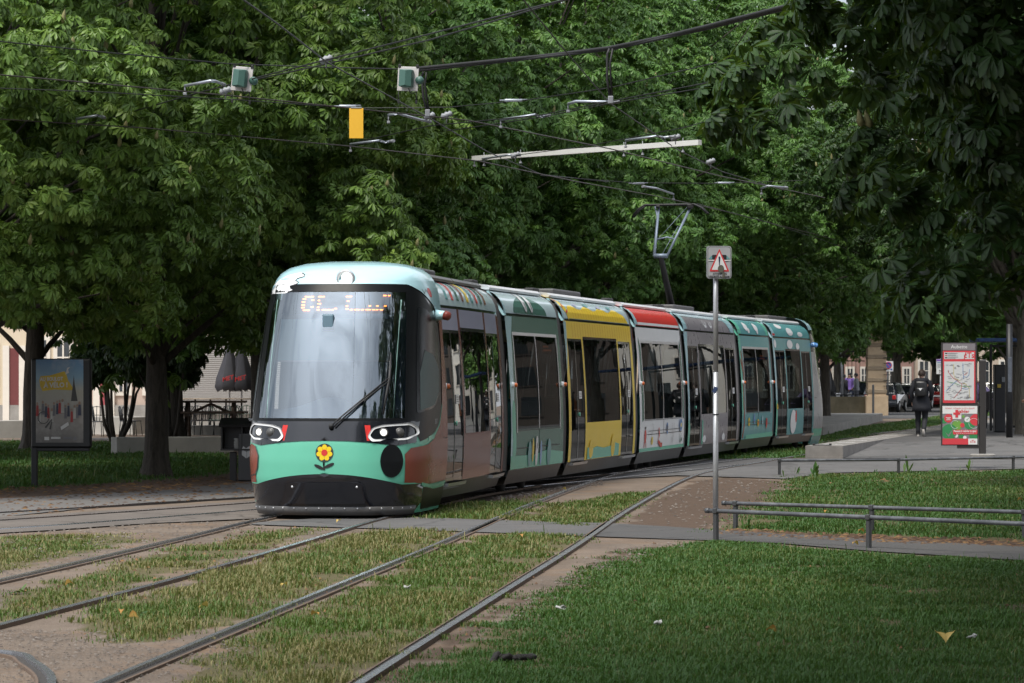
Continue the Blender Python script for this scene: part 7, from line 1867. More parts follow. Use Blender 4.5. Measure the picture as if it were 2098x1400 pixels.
# ------------------------------------------------------------------ buildings on the right
M_PINKST = stone('pink_sandstone', (.26, .155, .13), (.34, .22, .185), .8, .3, .2); M_OCHRE = stone('ochre_render', (.42, .34, .27), (.50, .42, .34), .6, .15, .15)
YB2 = 228.0; X2 = lambda p: at(p, 0, YB2).x
def winrow(x0, x1, z0, z1, n, frac=.5):
    p_ = (x1 - x0) / n; return [(x0 + p_ * (k + .5 - frac / 2), x0 + p_ * (k + .5 + frac / 2), z0, z1) for k in range(n)]
w_ = winrow(X2(1640), X2(1872), 1.0, 2.4, 8, .35) + winrow(X2(1640), X2(1872), 4.6, 7.0, 8, .42) + winrow(X2(1640), X2(1872), 9.0, 11.2, 8, .42)
facade('street_house', 'pink sandstone house behind the iron fence and the gate pillar', X2(1640), X2(1872), YB2, 14, M_PINKST, w_, [])
w_ = winrow(X2(1873), X2(2080), .9, 2.9, 5, .4) + winrow(X2(1873), X2(2080), 4.6, 7.0, 5, .42) + winrow(X2(1873), X2(2080), 9, 11.2, 5, .42)
facade('street_house', 'pale ochre house with dark ground-floor windows behind the walking person', X2(1873), X2(2080), YB2 + .2, 15, M_OCHRE, w_, [])
w_ = winrow(X2(1300), X2(1639), 1.0, 2.6, 8, .35) + winrow(X2(1300), X2(1639), 4.6, 7.0, 8, .42) + winrow(X2(1300), X2(1639), 9.0, 11.2, 8, .42)
facade('street_house', 'grey house far behind the tail of the tram', X2(1300), X2(1639), YB2 + .5, 15, M_OCHRE, w_, [])
# house row out of the frame to the right: what the tram's side mirrors
M_WHR = stone('white_render', (.62, .60, .55), (.72, .70, .65), .5, .1, .15); M_BRICKR = mat('brick_red', (.30, .11, .07), .85, var=.2, scale=5)
def square_house(label, a, b, H, m_, rh, nwin):
    A, B = Vector(a), Vector(b); d = (B - A).normalized(); n = Vector((d.y, -d.x)); L = (B - A).length
    t = thing('square_house', label, 'building', (A.x, A.y, 0)); ang = math.atan2(d.y, d.x); rot = Matrix.Rotation(ang, 3, 'Z')
    P = lambda u, v, z: Vector((A.x + d.x * u + n.x * v, A.y + d.y * u + n.y * v, z))
    mb = MB(); mb.box(P(L / 2, -5, H / 2), (L, 10, H), M=rot); mb.build('wall', m_, t)
    mb = MB(); k = P(0, 0, H); mb.add([P(-.3, .4, H), P(L + .3, .4, H), P(L + .3, -10.4, H), P(-.3, -10.4, H), P(.6, -4, H + rh), P(L - .6, -4, H + rh)], [(0, 1, 5, 4), (2, 3, 4, 5), (1, 2, 5), (3, 0, 4), (3, 2, 1, 0)])
    rf = mb.build('roof', mat('slate_roof', (.05, .05, .055), .7, var=.25, scale=4), t)
    for u in (L * .2, L * .75):
        mb = MB(); mb.rbox(P(u, -4, H + rh + .5), (1.0, .8, 2.2), .03, M=rot); mb.build('chimney', M_BRICKR, rf)
    for fl in range(int(H / 3.4)):
        for j in range(nwin):
            u = L * (j + .5) / nwin; z = 2.0 + fl * 3.4
            mb = MB(); mb.box(P(u, .05, z), (1.5, .12, 2.3), M=rot); wf = mb.build('window', M_WTRIM if 'ochre' not in label else m_, t); mb = MB(); mb.box(P(u, .09, z), (1.15, .1, 2.0), M=rot); mb.build('pane', M_WGL, wf)
    for j in range(nwin):
        u = L * (j + .5) / nwin; mb = MB(); mb.rbox(P(u, -.6, H + 1.1), (1.5, 1.4, 2.0), .05, M=rot); dm = mb.build('dormer', m_, rf); mb = MB(); mb.box(P(u, .12, H + 1.1), (1.0, .08, 1.3), M=rot); mb.build('pane', M_WGL, dm)
for k, (a, b, H, m_, rh, nw, l) in enumerate((((38, 196), (52, 188), 14, M_WHR, 6, 5, 'white town house with dormers across the square, seen mirrored in the tram doors'), ((52.3, 188), (64, 181), 15.5, stone('dimmed_render', (.07, .06, .052), (.095, .08, .07), .6, .15, .15), 5, 4, 'dark ochre town house across the square beside the white one'), ((64.3, 181), (80, 171), 13.5, M_WHR, 7, 5, 'second white town house across the square with a steep slate roof'), ((80.3, 171), (92, 163), 15, M_BRICKR, 5, 4, 'red brick town house across the square'), ((92.4, 163), (112, 150), 14, M_WHR, 6, 6, 'long white town house at the far end of the square'))):  # second facade darkened so the tram windows mirror less brightness
    square_house(l, a, b, H, m_, rh, nw)

# ------------------------------------------------------------------ people
M_SKIN = mat('skin', (.42, .25, .18), .55, var=.06)
def skin_mesh(name, joints, bones, mtl, parent, sub=2):
    """one continuous body: joints {name: (pos, radius)}"""
    me = bpy.data.meshes.new(name); ks = list(joints); o3 = Vector(s_root(parent).location)
    me.from_pydata([Vector(joints[k][0]) - o3 for k in ks], [(ks.index(a), ks.index(b)) for a, b in bones], [])
    o = mk(name, me, parent); me.materials.append(mtl)
    md = o.modifiers.new('skin', 'SKIN'); md.use_smooth_shade = True
    sv = me.skin_vertices[0].data
    for i, k in enumerate(ks):
        r_ = joints[k][1]; sv[i].radius = (r_, r_) if not isinstance(r_, tuple) else r_
        sv[i].use_root = (i == 0)
    s_ = o.modifiers.new('subdivision', 'SUBSURF'); s_.levels = sub; s_.render_levels = sub
    return o
def person(name, label, base, face, J, cloth, group=None):
    """J: joint positions in body space (x right, y forward, z up); face: heading angle; cloth: dict of colours"""
    t = thing(name, label, 'person', base, group); rot = Matrix.Rotation(face, 3, 'Z')
    W_ = lambda p: Vector(base) + rot @ Vector(p)
    rad = dict(pelvis=.135, waist=.125, chest=.145, neck=.055, throat=.055, head=.085, crown_=.082, hipL=.10, hipR=.10, kneeL=.062, kneeR=.062, ankL=.042, ankR=.042, toeL=.035, toeR=.035, shL=.07, shR=.07, elL=.046, elR=.046, wrL=.03, wrR=.03, hL=.036, hR=.036)
    joints = {k: (W_(J[k]), rad[k]) for k in rad}
    bones = [('pelvis', 'waist'), ('waist', 'chest'), ('chest', 'neck'), ('neck', 'throat'), ('throat', 'head'), ('head', 'crown_')]
    for s_ in 'LR': bones += [('pelvis', 'hip' + s_), ('hip' + s_, 'knee' + s_), ('knee' + s_, 'ank' + s_), ('ank' + s_, 'toe' + s_), ('chest', 'sh' + s_), ('sh' + s_, 'el' + s_), ('el' + s_, 'wr' + s_), ('wr' + s_, 'h' + s_)]
    for s_ in 'LR':       # four fingers and a thumb on every hand
        hd = (Vector(J['h' + s_]) - Vector(J['wr' + s_])).normalized(); sd_ = hd.cross(Vector((0, 1, 0))).normalized(); fw = hd.cross(sd_)
        for k in range(4):
            n1, n2 = f'f{s_}{k}a', f'f{s_}{k}b'; off = fw * (.028 * (k - 1.5) / 1.5)
            joints[n1] = (W_(Vector(J['h' + s_]) + off + hd * .035), .011); joints[n2] = (W_(Vector(J['h' + s_]) + off + hd * (.075 - .008 * abs(k - 1.3)) + sd_ * .02), .008); bones += [('h' + s_, n1), (n1, n2)]
        n1, n2 = f'f{s_}ta', f'f{s_}tb'; joints[n1] = (W_(Vector(J['h' + s_]) - fw * .045 - hd * .005), .012); joints[n2] = (W_(Vector(J['h' + s_]) - fw * .06 + hd * .03), .009); bones += [('h' + s_, n1), (n1, n2)]
    b = skin_mesh('body', joints, bones, cloth['skin'], t, 1)
    # clothing: tubes that follow the limbs
    for s_ in 'LR':
        mb = MB(); mb.smooth = True; f = cloth.get('trouser_fit', 1.0)
        hp, kn, an = W_(J['hip' + s_]), W_(J['knee' + s_]), W_(J['ank' + s_])
        mb.tube([hp + (hp - kn).normalized() * .08, hp.lerp(kn, .3), hp.lerp(kn, .7), kn, kn.lerp(an, .4), kn.lerp(an, .8), an + (an - kn).normalized() * .03], [.115 * f, .11 * f, .09 * f, .078 * f, .074 * f, .062 * f * cloth.get('flare', 1), .06 * f * cloth.get('flare', 1)], 14)
        mb.build('trouser_leg', cloth['trousers'], t)
        mb = MB(); mb.smooth = True; to = W_(J['toe' + s_]); d = (to - an); d.normalize(); heel = an - d * .05 + (an - kn).normalized() * .045; tip = to + d * .06
        mb.mat(0); mb.tube([heel - d * .03, heel.lerp(tip, .12) + Vector((0, 0, .01)), heel.lerp(tip, .5), heel.lerp(tip, .85), tip], [.02, .05, .048, .045, .02], 10)
        mb.mat(1); up = (kn - an).normalized() * .035; mb.tube([heel - d * .03 - up, heel.lerp(tip, .5) - up * .9, tip - up * .3], [.03, .042, .025], 8)
        mb.build('shoe', [cloth['shoe'], cloth['sole']], t)
        mb = MB(); mb.smooth = True; sh, el, wr = W_(J['sh' + s_]), W_(J['el' + s_]), W_(J['wr' + s_])
        c_ = W_(J['chest']) + Vector((0, 0, .12)); mb.tube([c_.lerp(sh, .55), sh, sh.lerp(el, .4), el, el.lerp(wr, .5), wr], [.09, .085, .075, .064, .055, .048], 12); mb.build('sleeve', cloth['top'], t)
    # torso garment: rings from collar to hem
    pe_, wa, ch, ne = W_(J['pelvis']), W_(J['waist']), W_(J['chest']), W_(J['neck']); hem = cloth['hem']; dn = (pe_ - wa).normalized(); dn = Vector((dn.x * .3, dn.y * .3, dn.z)).normalized()
    rings = [(ne + (ne - ch).normalized() * .01, .07, .07), (ne.lerp(ch, .3), .15, .11), (ch + (ne - ch) * .25, .205, .135), (ch, .20, .145), (wa, .175, .135), (pe_, .205 * cloth['wide'], .16 * cloth['wide']), (pe_ + dn * hem * .6, .215 * cloth['wide'], .175 * cloth['wide']), (pe_ + dn * hem, .235 * cloth['wide'], .19 * cloth['wide'])]
    mb = MB(); mb.smooth = True; n_ = 22; vs = []; rx_ = rot @ Vector((1, 0, 0)); ry_ = rot @ Vector((0, 1, 0))
    for i, (c_, a, b_) in enumerate(rings):
        for j in range(n_):
            th = 2 * math.pi * j / n_; f = 1 + (.035 * math.sin(th * 5 + i) if i > 4 else .015 * math.sin(th * 4 + i * 2)); vs.append(c_ + rx_ * a * math.cos(th) * f + ry_ * b_ * math.sin(th) * f)
    mb.add(vs, [(i * n_ + j, i * n_ + (j + 1) % n_, (i + 1) * n_ + (j + 1) % n_, (i + 1) * n_ + j) for i in range(len(rings) - 1) for j in range(n_)] + [tuple(range(n_)), tuple(range((len(rings) - 1) * n_, len(rings) * n_))])
    mb.build(cloth['top_name'], cloth['top'], t)
    # hair and face
    hd, cr_ = W_(J['head']), W_(J['crown_']); up = (cr_ - hd).normalized(); fwd = rot @ Vector(cloth.get('look', (0, 1, 0))); rt = fwd.cross(up).normalized(); fwd = up.cross(rt)
    A = Matrix((rt, fwd, up)).transposed(); hc = hd.lerp(cr_, .6)
    mb = MB(); mb.smooth = True; vs = []; NL, NM = 9, 16; rh = random.Random(len(label))
    for i in range(NL):
        ph = math.pi * .66 * i / (NL - 1)
        for j in range(NM):
            th = 2 * math.pi * j / NM; x, y, z = math.sin(ph) * math.cos(th), math.sin(ph) * math.sin(th), math.cos(ph)
            k = 1 + rh.uniform(-.04, .04); lift = max(0, y) * .045 * max(0, 1 - (z + .4))
            vs.append(hc + A @ Vector((x * .098 * k, y * .112 * k - .012 - lift, z * .118 * k)))
    mb.add(vs, [(i * NM + j, i * NM + (j + 1) % NM, (i + 1) * NM + (j + 1) % NM, (i + 1) * NM + j) for i in range(NL - 1) for j in range(NM)]); mb.build('hair', cloth['hair'], t)
    mb = MB(); mb.smooth = True; mb.mat(0); mb.tube([hc + A @ Vector((0, .086, .0)), hc + A @ Vector((0, .108, -.035)), hc + A @ Vector((0, .092, -.045))], [.008, .013, .008], 6)
    for sg in (-1, 1): mb.rbox(hc + A @ Vector((sg * .088, -.005, -.02)), (.018, .035, .055), .008, M=A)
    mb.mat(1)
    for sg in (-1, 1): mb.rbox(hc + A @ Vector((sg * .032, .088, .0)), (.022, .008, .010), .003, M=A)
    mb.mat(2); mb.rbox(hc + A @ Vector((0, .088, -.068)), (.042, .008, .010), .003, M=A)
    mb.build('face', [cloth['skin'], M_SBLK, mat('lip', (.28, .10, .09), .5)], t)
    return t, W_, rot
M_NAVY = mat('coat_navy', (.006, .007, .012), .8, var=.2, scale=9); M_TRN = mat('trousers_dark', (.009, .010, .014), .8, var=.2, scale=9); M_SHOE = mat('shoe_black', (.012, .012, .012), .6); M_SOLE = mat('sole_pale', (.34, .32, .30), .7); M_HBR = mat('hair_brown', (.030, .017, .011), .6, var=.3, scale=60, bump=.3)
WALK = dict(pelvis=(0, 0, .93), waist=(0, .01, 1.08), chest=(0, .02, 1.30), neck=(0, .025, 1.46), throat=(0, .03, 1.53), head=(.005, .045, 1.59), crown_=(.005, .05, 1.67), hipL=(-.09, .0, .90), hipR=(.09, .0, .90), kneeL=(-.095, .05, .49), kneeR=(.09, .02, .49), ankL=(-.09, .02, .08), ankR=(.09, -.30, .16), toeL=(-.10, .14, .04), toeR=(.10, -.25, .03),
            shL=(-.19, .01, 1.40), shR=(.19, .02, 1.40), elL=(-.26, -.06, 1.14), elR=(.27, .02, 1.14), wrL=(-.25, .04, .90), wrR=(.22, .13, .95), hL=(-.245, .06, .83), hR=(.19, .18, .89))
YW = F * (EYE - PZ) / (894 - HOR); pw = Vector((at(1888, 0, YW).x, YW, PZ))
wk, Wf, rot = person('person', 'person in a long black hooded coat walking away along the platform edge', pw, R(-13), WALK, dict(skin=M_SKIN, trousers=M_TRN, trouser_fit=.95, shoe=M_SHOE, sole=M_SOLE, top=M_NAVY, top_name='coat', hem=.28, wide=1.12, hair=M_HBR))
mb = MB(); mb.smooth = True; hood = [(.09, 1.50, -.06), (.15, 1.47, -.12), (.16, 1.41, -.16), (.08, 1.34, -.15)]
mb.tube([Wf((-.15, .03, 1.47)), Wf((-.12, -.07, 1.46)), Wf((0, -.12, 1.44)), Wf((.12, -.07, 1.46)), Wf((.15, .03, 1.47))], [.05, .07, .085, .07, .05], 10); mb.build('hood', M_NAVY, wk)
mb = MB(); mb.smooth = True; mb.rbox(Wf((0, -.20, 1.24)), (.30, .14, .42), .06, M=rot, seg=3); mb.rbox(Wf((0, -.27, 1.16)), (.22, .06, .22), .028, M=rot, seg=3)
bkp = mb.build('backpack', mat('backpack_black', (.012, .012, .013), .35, var=.3, scale=8), origin=(pw.x, pw.y, pw.z + 1.0)); tag(bkp, 'small shiny black backpack on the walking person in the long coat', 'backpack')
mb = MB(); mb.add([Wf(p) for p in ((-.055, -.303, 1.26), (.055, -.303, 1.26), (0, -.303, 1.19))], [(0, 1, 2)]); mb.build('reflector', mat('reflector', (.65, .65, .66), .3, var=.1), bkp)
for sg in (-1, 1):
    mb = MB(); mb.tube([Wf((sg * .10, -.14, 1.42)), Wf((sg * .12, .0, 1.475)), Wf((sg * .13, .15, 1.38)), Wf((sg * .12, .02, 1.10))], .018, 6); mb.build('strap', M_SBLK, bkp)
# person bending behind the map panel
BEND = dict(WALK); BEND.update(pelvis=(0, -.06, .93), waist=(0, .04, 1.06), chest=(0, .18, 1.24), neck=(0, .30, 1.36), throat=(0, .36, 1.40), head=(0, .42, 1.42), crown_=(0, .48, 1.47), shL=(-.19, .24, 1.32), shR=(.19, .24, 1.32), elL=(-.24, .34, 1.08), elR=(.25, .30, 1.06), wrL=(-.14, .50, .98), wrR=(.22, .36, .84), hL=(-.1, .55, .95), hR=(.21, .38, .77), ankL=(-.09, .12, .09), ankR=(.10, -.28, .09), toeL=(-.1, .24, .04), toeR=(.11, -.16, .04), kneeL=(-.095, .10, .50), kneeR=(.10, -.10, .50), hipL=(-.09, -.05, .90), hipR=(.09, -.05, .90))
M_LIL = mat('blouse_lilac', (.36, .29, .52), .8, var=.08); 
q = at(2026, 0, 98); person('person', 'person in a lilac blouse and dark apron bending forward behind the map panel', Vector((q.x, 98, PZ)), R(75), BEND, dict(skin=M_SKIN, trousers=mat('trousers_black', (.010, .010, .012), .8), trouser_fit=1.05, flare=1.3, shoe=M_SHOE, sole=M_SHOE, top=M_LIL, top_name='blouse', hem=.05, wide=.95, hair=M_HBR, look=(0, .8, -.5)))
q_ = Vector((q.x, 98, PZ))
tr = [o for o in bpy.data.objects if o.get('label', '').startswith('person in a lilac')][0]
mb = MB(); mb.smooth = True; rot = Matrix.Rotation(R(75), 3, 'Z'); n_ = 18; vs = []
for z, a, b_, yo in ((1.12, .19, .15, .06), (.95, .215, .18, -.04), (.75, .235, .20, -.05), (.55, .25, .22, -.04)):
    for j in range(n_):
        th = 2 * math.pi * j / n_; vs.append(q_ + rot @ Vector((a * math.cos(th) * (1 + .04 * math.sin(th * 5)), b_ * math.sin(th) + yo, z)))
mb.add(vs, [(i * n_ + j, i * n_ + (j + 1) % n_, (i + 1) * n_ + (j + 1) % n_, (i + 1) * n_ + j) for i in range(3) for j in range(n_)]); mb.build('apron', mat('apron_charcoal', (.035, .032, .035), .85, var=.15), tr)
mb = MB(); bp_ = q_ + rot @ Vector((.26, .40, .62)); mb.smooth = True; mb.rbox(bp_, (.10, .22, .26), .03, M=rot); mb.tube([bp_ + Vector((0, -.08, .12)), q_ + rot @ Vector((.21, .39, .76)), bp_ + Vector((0, .08, .12))], .01, 6)
tag(mb.build('shopping_bag', mat('bag_green_grey', (.07, .12, .10), .6), origin=tuple(bp_)), 'small dark green bag hanging from the hand of the person in the lilac blouse', 'bag')
# people beyond the fence
STAND = dict(WALK); STAND.update(ankL=(-.09, 0, .08), ankR=(.09, .0, .08), toeL=(-.1, .13, .04), toeR=(.1, .13, .04), kneeL=(-.09, .02, .49), kneeR=(.09, .02, .49), elL=(-.25, .0, 1.14), elR=(.25, .0, 1.14), wrL=(-.2, .12, .95), wrR=(.2, .12, .95), hL=(-.17, .17, .92), hR=(.17, .17, .92))
q = at(1755, 0, 163); person('person', 'person in a grey hooded jacket behind the iron fence, nearest the gate pillar', (q.x, 163, .28), R(70), STAND, dict(skin=M_SKIN, trousers=mat('jeans_grey', (.08, .085, .10), .8), shoe=M_SHOE, sole=M_SHOE, top=mat('hoodie_grey', (.20, .21, .22), .85), top_name='jacket', hem=.05, wide=1.0, hair=M_SBLK))
q = at(1728, 0, 165); person('person', 'person in a black coat behind the iron fence beside the tilted pole', (q.x, 165, .22), R(-60), STAND, dict(skin=M_SKIN, trousers=M_TRN, shoe=M_SHOE, sole=M_SHOE, top=M_SBLK, top_name='coat', hem=.30, wide=1.1, hair=M_SBLK))
q = at(1741, 0, 168); person('person', 'person in a violet top behind the iron fence', (q.x, 168, .30), R(160), STAND, dict(skin=M_SKIN, trousers=mat('jeans_blue', (.05, .06, .10), .8), shoe=M_SHOE, sole=M_SHOE, top=mat('top_violet', (.12, .07, .26), .85), top_name='jumper', hem=.05, wide=1.0, hair=M_SBLK))
q = at(1698, 0, 166); closed_parasol('closed black parasol behind the iron fence near the tram tail', q.x, 166, 2.55, .34, M_SBLK, False, zb_=.9)
# white scooters behind the fence
def scooter(label, px, Yc, rz):
    q = at(px, 0, Yc); t = thing('scooter', label, 'scooter', (q.x, Yc, 0), 'white scooters behind the iron fence'); rot = Matrix.Rotation(R(rz), 3, 'Z'); P = lambda x, y, z: Vector((q.x, Yc, 0)) + rot @ Vector((x, y, z)); wm = mat('scooter_white', (.6, .6, .6), .3, var=.05, coat=.5)
    for u in (-.6, .62): mb = MB(); mb.smooth = True; mb.lathe(P(u, -.05, .27), [(.12, 0), (.25, 0), (.27, .03), (.25, .10), (.12, .10)], 16, rot @ Matrix.Rotation(R(-90), 3, 'X')); mb.build('wheel', M_SBLK, t)
    mb = MB(); mb.smooth = True; mb.rbox(P(-.45, 0, .62), (.75, .32, .36), .1, M=rot, seg=3); mb.rbox(P(.1, 0, .38), (.6, .28, .10), .04, M=rot); mb.rbox(P(.48, 0, .72), (.14, .34, .66), .06, M=rot @ Matrix.Rotation(R(-15), 3, 'Y'), seg=3); mb.rbox(P(.62, 0, .52), (.36, .14, .08), .03, M=rot); mb.build('fairing', wm, t)
    mb = MB(); mb.smooth = True; mb.rbox(P(-.38, 0, .83), (.72, .26, .10), .04, M=rot, seg=3); mb.build('seat', M_SBLK, t)
    mb = MB(); mb.tube([P(.60, 0, .3), P(.42, 0, 1.02)], .03, 8); mb.tube([P(.36, -.30, 1.05), P(.42, 0, 1.02), P(.36, .30, 1.05)], .018, 6); mb.build('handlebar', M_SBLK, t)
    mb = MB(); mb.rbox(P(.53, 0, .98), (.10, .16, .14), .04, M=rot); mb.build('headlight', M_PWHITE, t)
    return t
scooter('white scooter behind the iron fence, nearest the bare grey trunk', 1700, 162.5, 15); scooter('white scooter behind the iron fence, next to the person in black', 1722, 163.5, -10)

# ------------------------------------------------------------------ dark posts and shelter at the right edge
q = at(2068, 0, 84); mb = MB(); mb.tube([(q.x, 84, PZ - .03), (q.x, 84, 3.2)], [.085, .08], 14); mb.mat(1); mb.rbox((q.x, 83.91, 1.9), (.10, .02, .9), .01)
tag(mb.build('catenary_mast', [mat('mast_dark', (.018, .019, .022), .5, .2, var=.2), mat('mast_stickers', (.07, .08, .10), .6, var=.6, scale=12)], origin=(q.x, 84, PZ)), 'dark round mast covered in small stickers left of the edge trunk', 'mast')
q = at(2037, 0, 92); t = thing('ticket_machine', 'tall dark ticket machine with a small yellow label behind the map panel', 'ticket machine', (q.x + .12, 92, PZ))
mb = MB(); mb.rbox((q.x + .14, 92, PZ + .95), (.30, .4, 1.9), .03); mb.build('cabinet', mat('machine_dark', (.02, .021, .024), .5, .2, var=.2), t)
mb = MB(); mb.rbox((q.x + .10, 91.74, PZ + 1.30), (.10, .02, .10), .004); mb.build('label_plate', mat('label_yellow', (.5, .36, .05), .5), t); mb = MB(); mb.rbox((q.x + .22, 91.74, PZ + 1.48), (.09, .02, .14), .004); mb.build('screen', mat('screen_grey', (.2, .22, .24), .3), t)
q = at(2030, 0, 94.5); t = thing('shelter_frame', 'thin dark frame of the platform shelter behind the map panel', 'shelter', (q.x, 94.5, PZ))
for x_ in (0, 1.25):
    mb = MB(); mb.rbox((q.x + x_, 94.5, PZ + 1.25), (.07, .07, 2.5), .01); mb.build('post', M_IRON, t)
for zz in (.12, 2.45): mb = MB(); mb.rbox((q.x + .62, 94.5, PZ + zz), (1.2, .06, .06), .01); mb.build('cross_bar', M_IRON, t)
mb = MB(); mb.rbox((q.x + .9, 95.2, PZ + 2.62), (2.6, 1.8, .10), .02); mb.build('shelter_roof', mat('shelter_blue', (.03, .08, .22), .5), t)
# hand of the person standing behind the edge trunk
q = at(2112, 0, 86.0); person('person', 'person mostly hidden behind the edge trunk, one bare forearm showing', Vector((q.x, 86.0, PZ)), R(80), STAND, dict(skin=M_SKIN, trousers=M_TRN, shoe=M_SHOE, sole=M_SHOE, top=mat('shirt_rust', (.25, .10, .05), .8), top_name='shirt', hem=.05, wide=1.0, hair=M_HBR))

# ------------------------------------------------------------------ overhead line
M_WIRE = mat('wire_black', (.02, .02, .021), .5, .3, var=.2); M_WIREC = mat('contact_wire', (.06, .05, .045), .45, .5, var=.2); M_ARM = mat('arm_grey', (.34, .37, .42), .35, .5, var=.1); M_INS = mat('insulator_grey', (.22, .23, .25), .5, var=.2); M_CAB = mat('cable_black', (.012, .012, .013), .6, var=.2)
def wire(name, label, pts, z, r_, m_, cat='wire', group='overhead wires', ext=.35, sag=.0):
    P = [over(px, py, z if not isinstance(z, (list, tuple)) else z[i]) for i, (px, py) in enumerate(pts)]
    P = [P[0] + (P[0] - P[1]) * ext] + P + [P[-1] + (P[-1] - P[-2]) * ext]
    out_ = []
    for a, b in zip(P, P[1:]):
        for k in range(6):
            t_ = k / 6; out_.append(a.lerp(b, t_) - Vector((0, 0, sag * 4 * t_ * (1 - t_))))
    out_.append(P[-1]); mb = MB(); mb.tube(out_, r_ * .9, 6)
    return tag(mb.build(name, m_, origin=tuple(P[1])), label, cat, group)
W1 = [(-40, 150), (240, 175), (480, 197), (720, 222), (960, 247), (1250, 305), (1480, 362), (1640, 395)]
wire('contact_wire', 'upper contact wire running across the whole photo above the yellow plate', W1, 5.75, .011, M_WIREC)
wire('contact_wire', 'lower contact wire meeting the pantograph of the tram', [(-40, 242), (290, 262), (720, 300), (980, 330), (1180, 372), (1345, 402), (1480, 432), (1660, 478)], 5.66, .011, M_WIREC)
wire('span_wire', 'thin span wire carrying the two signal boxes', [(-30, 82), (200, 106), (470, 131), (660, 138), (830, 142)], 6.15, .010, M_WIRE)
wire('feeder_cable', 'thick black feeder cable rising to the near tree crown', [(830, 143), (1000, 126), (1130, 113), (1250, 98), (1350, 78), (1445, 55), (1700, -10)], 6.15, .028, M_CAB, 'cable', ext=.02)
wire('feeder_cable', 'second black feeder cable lashed beside the thick one', [(850, 146), (1000, 130), (1250, 102), (1445, 60), (1700, -4)], 6.13, .020, M_CAB, 'cable', ext=.02)
wire('span_wire', 'upper of the two parallel wires rising to the top edge', [(-30, 305), (160, 258), (240, 238), (400, 192), (640, 130), (880, 70), (1170, -4)], 5.95, .011, M_WIRE)
wire('span_wire', 'lower of the two parallel wires rising to the top edge', [(455, 178), (640, 138), (880, 82), (1160, 0)], 6.0, .011, M_WIRE, ext=.01)
wire('span_wire', 'diagonal wire falling from the top edge past the yellow plate', [(470, -20), (570, 50), (670, 128), (880, 242), (1000, 312), (1110, 358), (1240, 372)], 5.9, .011, M_WIRE, ext=.05)
wire('span_wire', 'diagonal wire falling from the top edge through the hanging strut', [(1060, -15), (1150, 95), (1250, 212), (1390, 308), (1480, 352), (1600, 388)], 5.9, .010, M_WIRE, ext=.05)
wire('span_wire', 'thin wire under the signal boxes ending in the near tree', [(-30, 180), (190, 188), (490, 205), (720, 222), (920, 220), (1080, 205), (1250, 180), (1420, 140)], 5.85, .008, M_WIRE)
wire('span_wire', 'upper of the two wires crossing below the strut towards the near tree', [(720, 294), (880, 258), (1110, 236), (1250, 208), (1470, 166)], 5.8, .009, M_WIRE, ext=.02)
wire('span_wire', 'lower of the two wires crossing below the strut towards the near tree', [(920, 268), (1110, 240), (1250, 212), (1470, 176)], 5.78, .009, M_WIRE, ext=.02)
wire('span_wire', 'thin wire above the white beam', [(1060, 318), (1200, 300), (1400, 262), (1500, 235)], 5.85, .008, M_WIRE, ext=.02)
wire('span_wire', 'thin wire with insulators below the white beam', [(1110, 360), (1300, 375), (1480, 376), (1640, 370)], 5.8, .008, M_WIRE, ext=.02)
wire('span_wire', 'thin wire trailing behind the pantograph to the tree', [(1430, 418), (1560, 452), (1680, 490), (1760, 520)], 5.55, .008, M_WIRE, ext=.02)
def strut(label, pts, z, bend=True):
    P = [over(px, py, z) for px, py in pts]; mb = MB(); mb.mat(0); mb.tube(P, .021, 8); mb.mat(1); d = (P[0] - P[1]).normalized()
    mb.tube([P[0], P[0] + Vector((0, 0, -.10))], .012, 6); mb.rbox(P[0] + Vector((0, 0, -.11)), (.05, .05, .04), .008); mb.tube([P[-1], P[-1] + (P[-1] - P[-2]).normalized() * .14], .027, 8)
    return tag(mb.build('steady_arm', [M_ARM, M_INS], origin=tuple(P[0])), label, 'steady arm', 'grey steady arms of the overhead line')
for l, pts, z in (('bent grey steady arm left of the first signal box', [(379, 176), (432, 166), (442, 167), (455, 172)], 5.85), ('bent grey steady arm at the far end of the long wire, above the poster panel', [(157, 244), (200, 237), (210, 240)], 5.8), ('bent grey steady arm right below the yellow plate', [(718, 296), (778, 288), (788, 292), (800, 290)], 5.74),
               ('bent grey steady arm right of the yellow plate', [(796, 236), (815, 233), (862, 246), (874, 248)], 5.85), ('grey steady arm between the second signal box and the white beam', [(1026, 246), (1098, 235), (1108, 240), (1120, 237)], 5.82), ('grey steady arm hanging at the foot of the vertical strut', [(1164, 213), (1180, 208), (1240, 209), (1250, 209)], 5.86),
               ('grey steady arm above the right half of the white beam', [(1282, 288), (1346, 279), (1360, 282), (1372, 281)], 5.95), ('grey steady arm at the left end of the white beam', [(972, 328), (1040, 318), (1052, 318)], 5.9), ('grey steady arm right above the pantograph', [(1380, 398), (1345, 386), (1322, 383)], 5.72), ('grey steady arm at the edge of the near tree crown', [(1560, 386), (1574, 381), (1606, 384)], 5.72)):
    strut(l, pts, z)
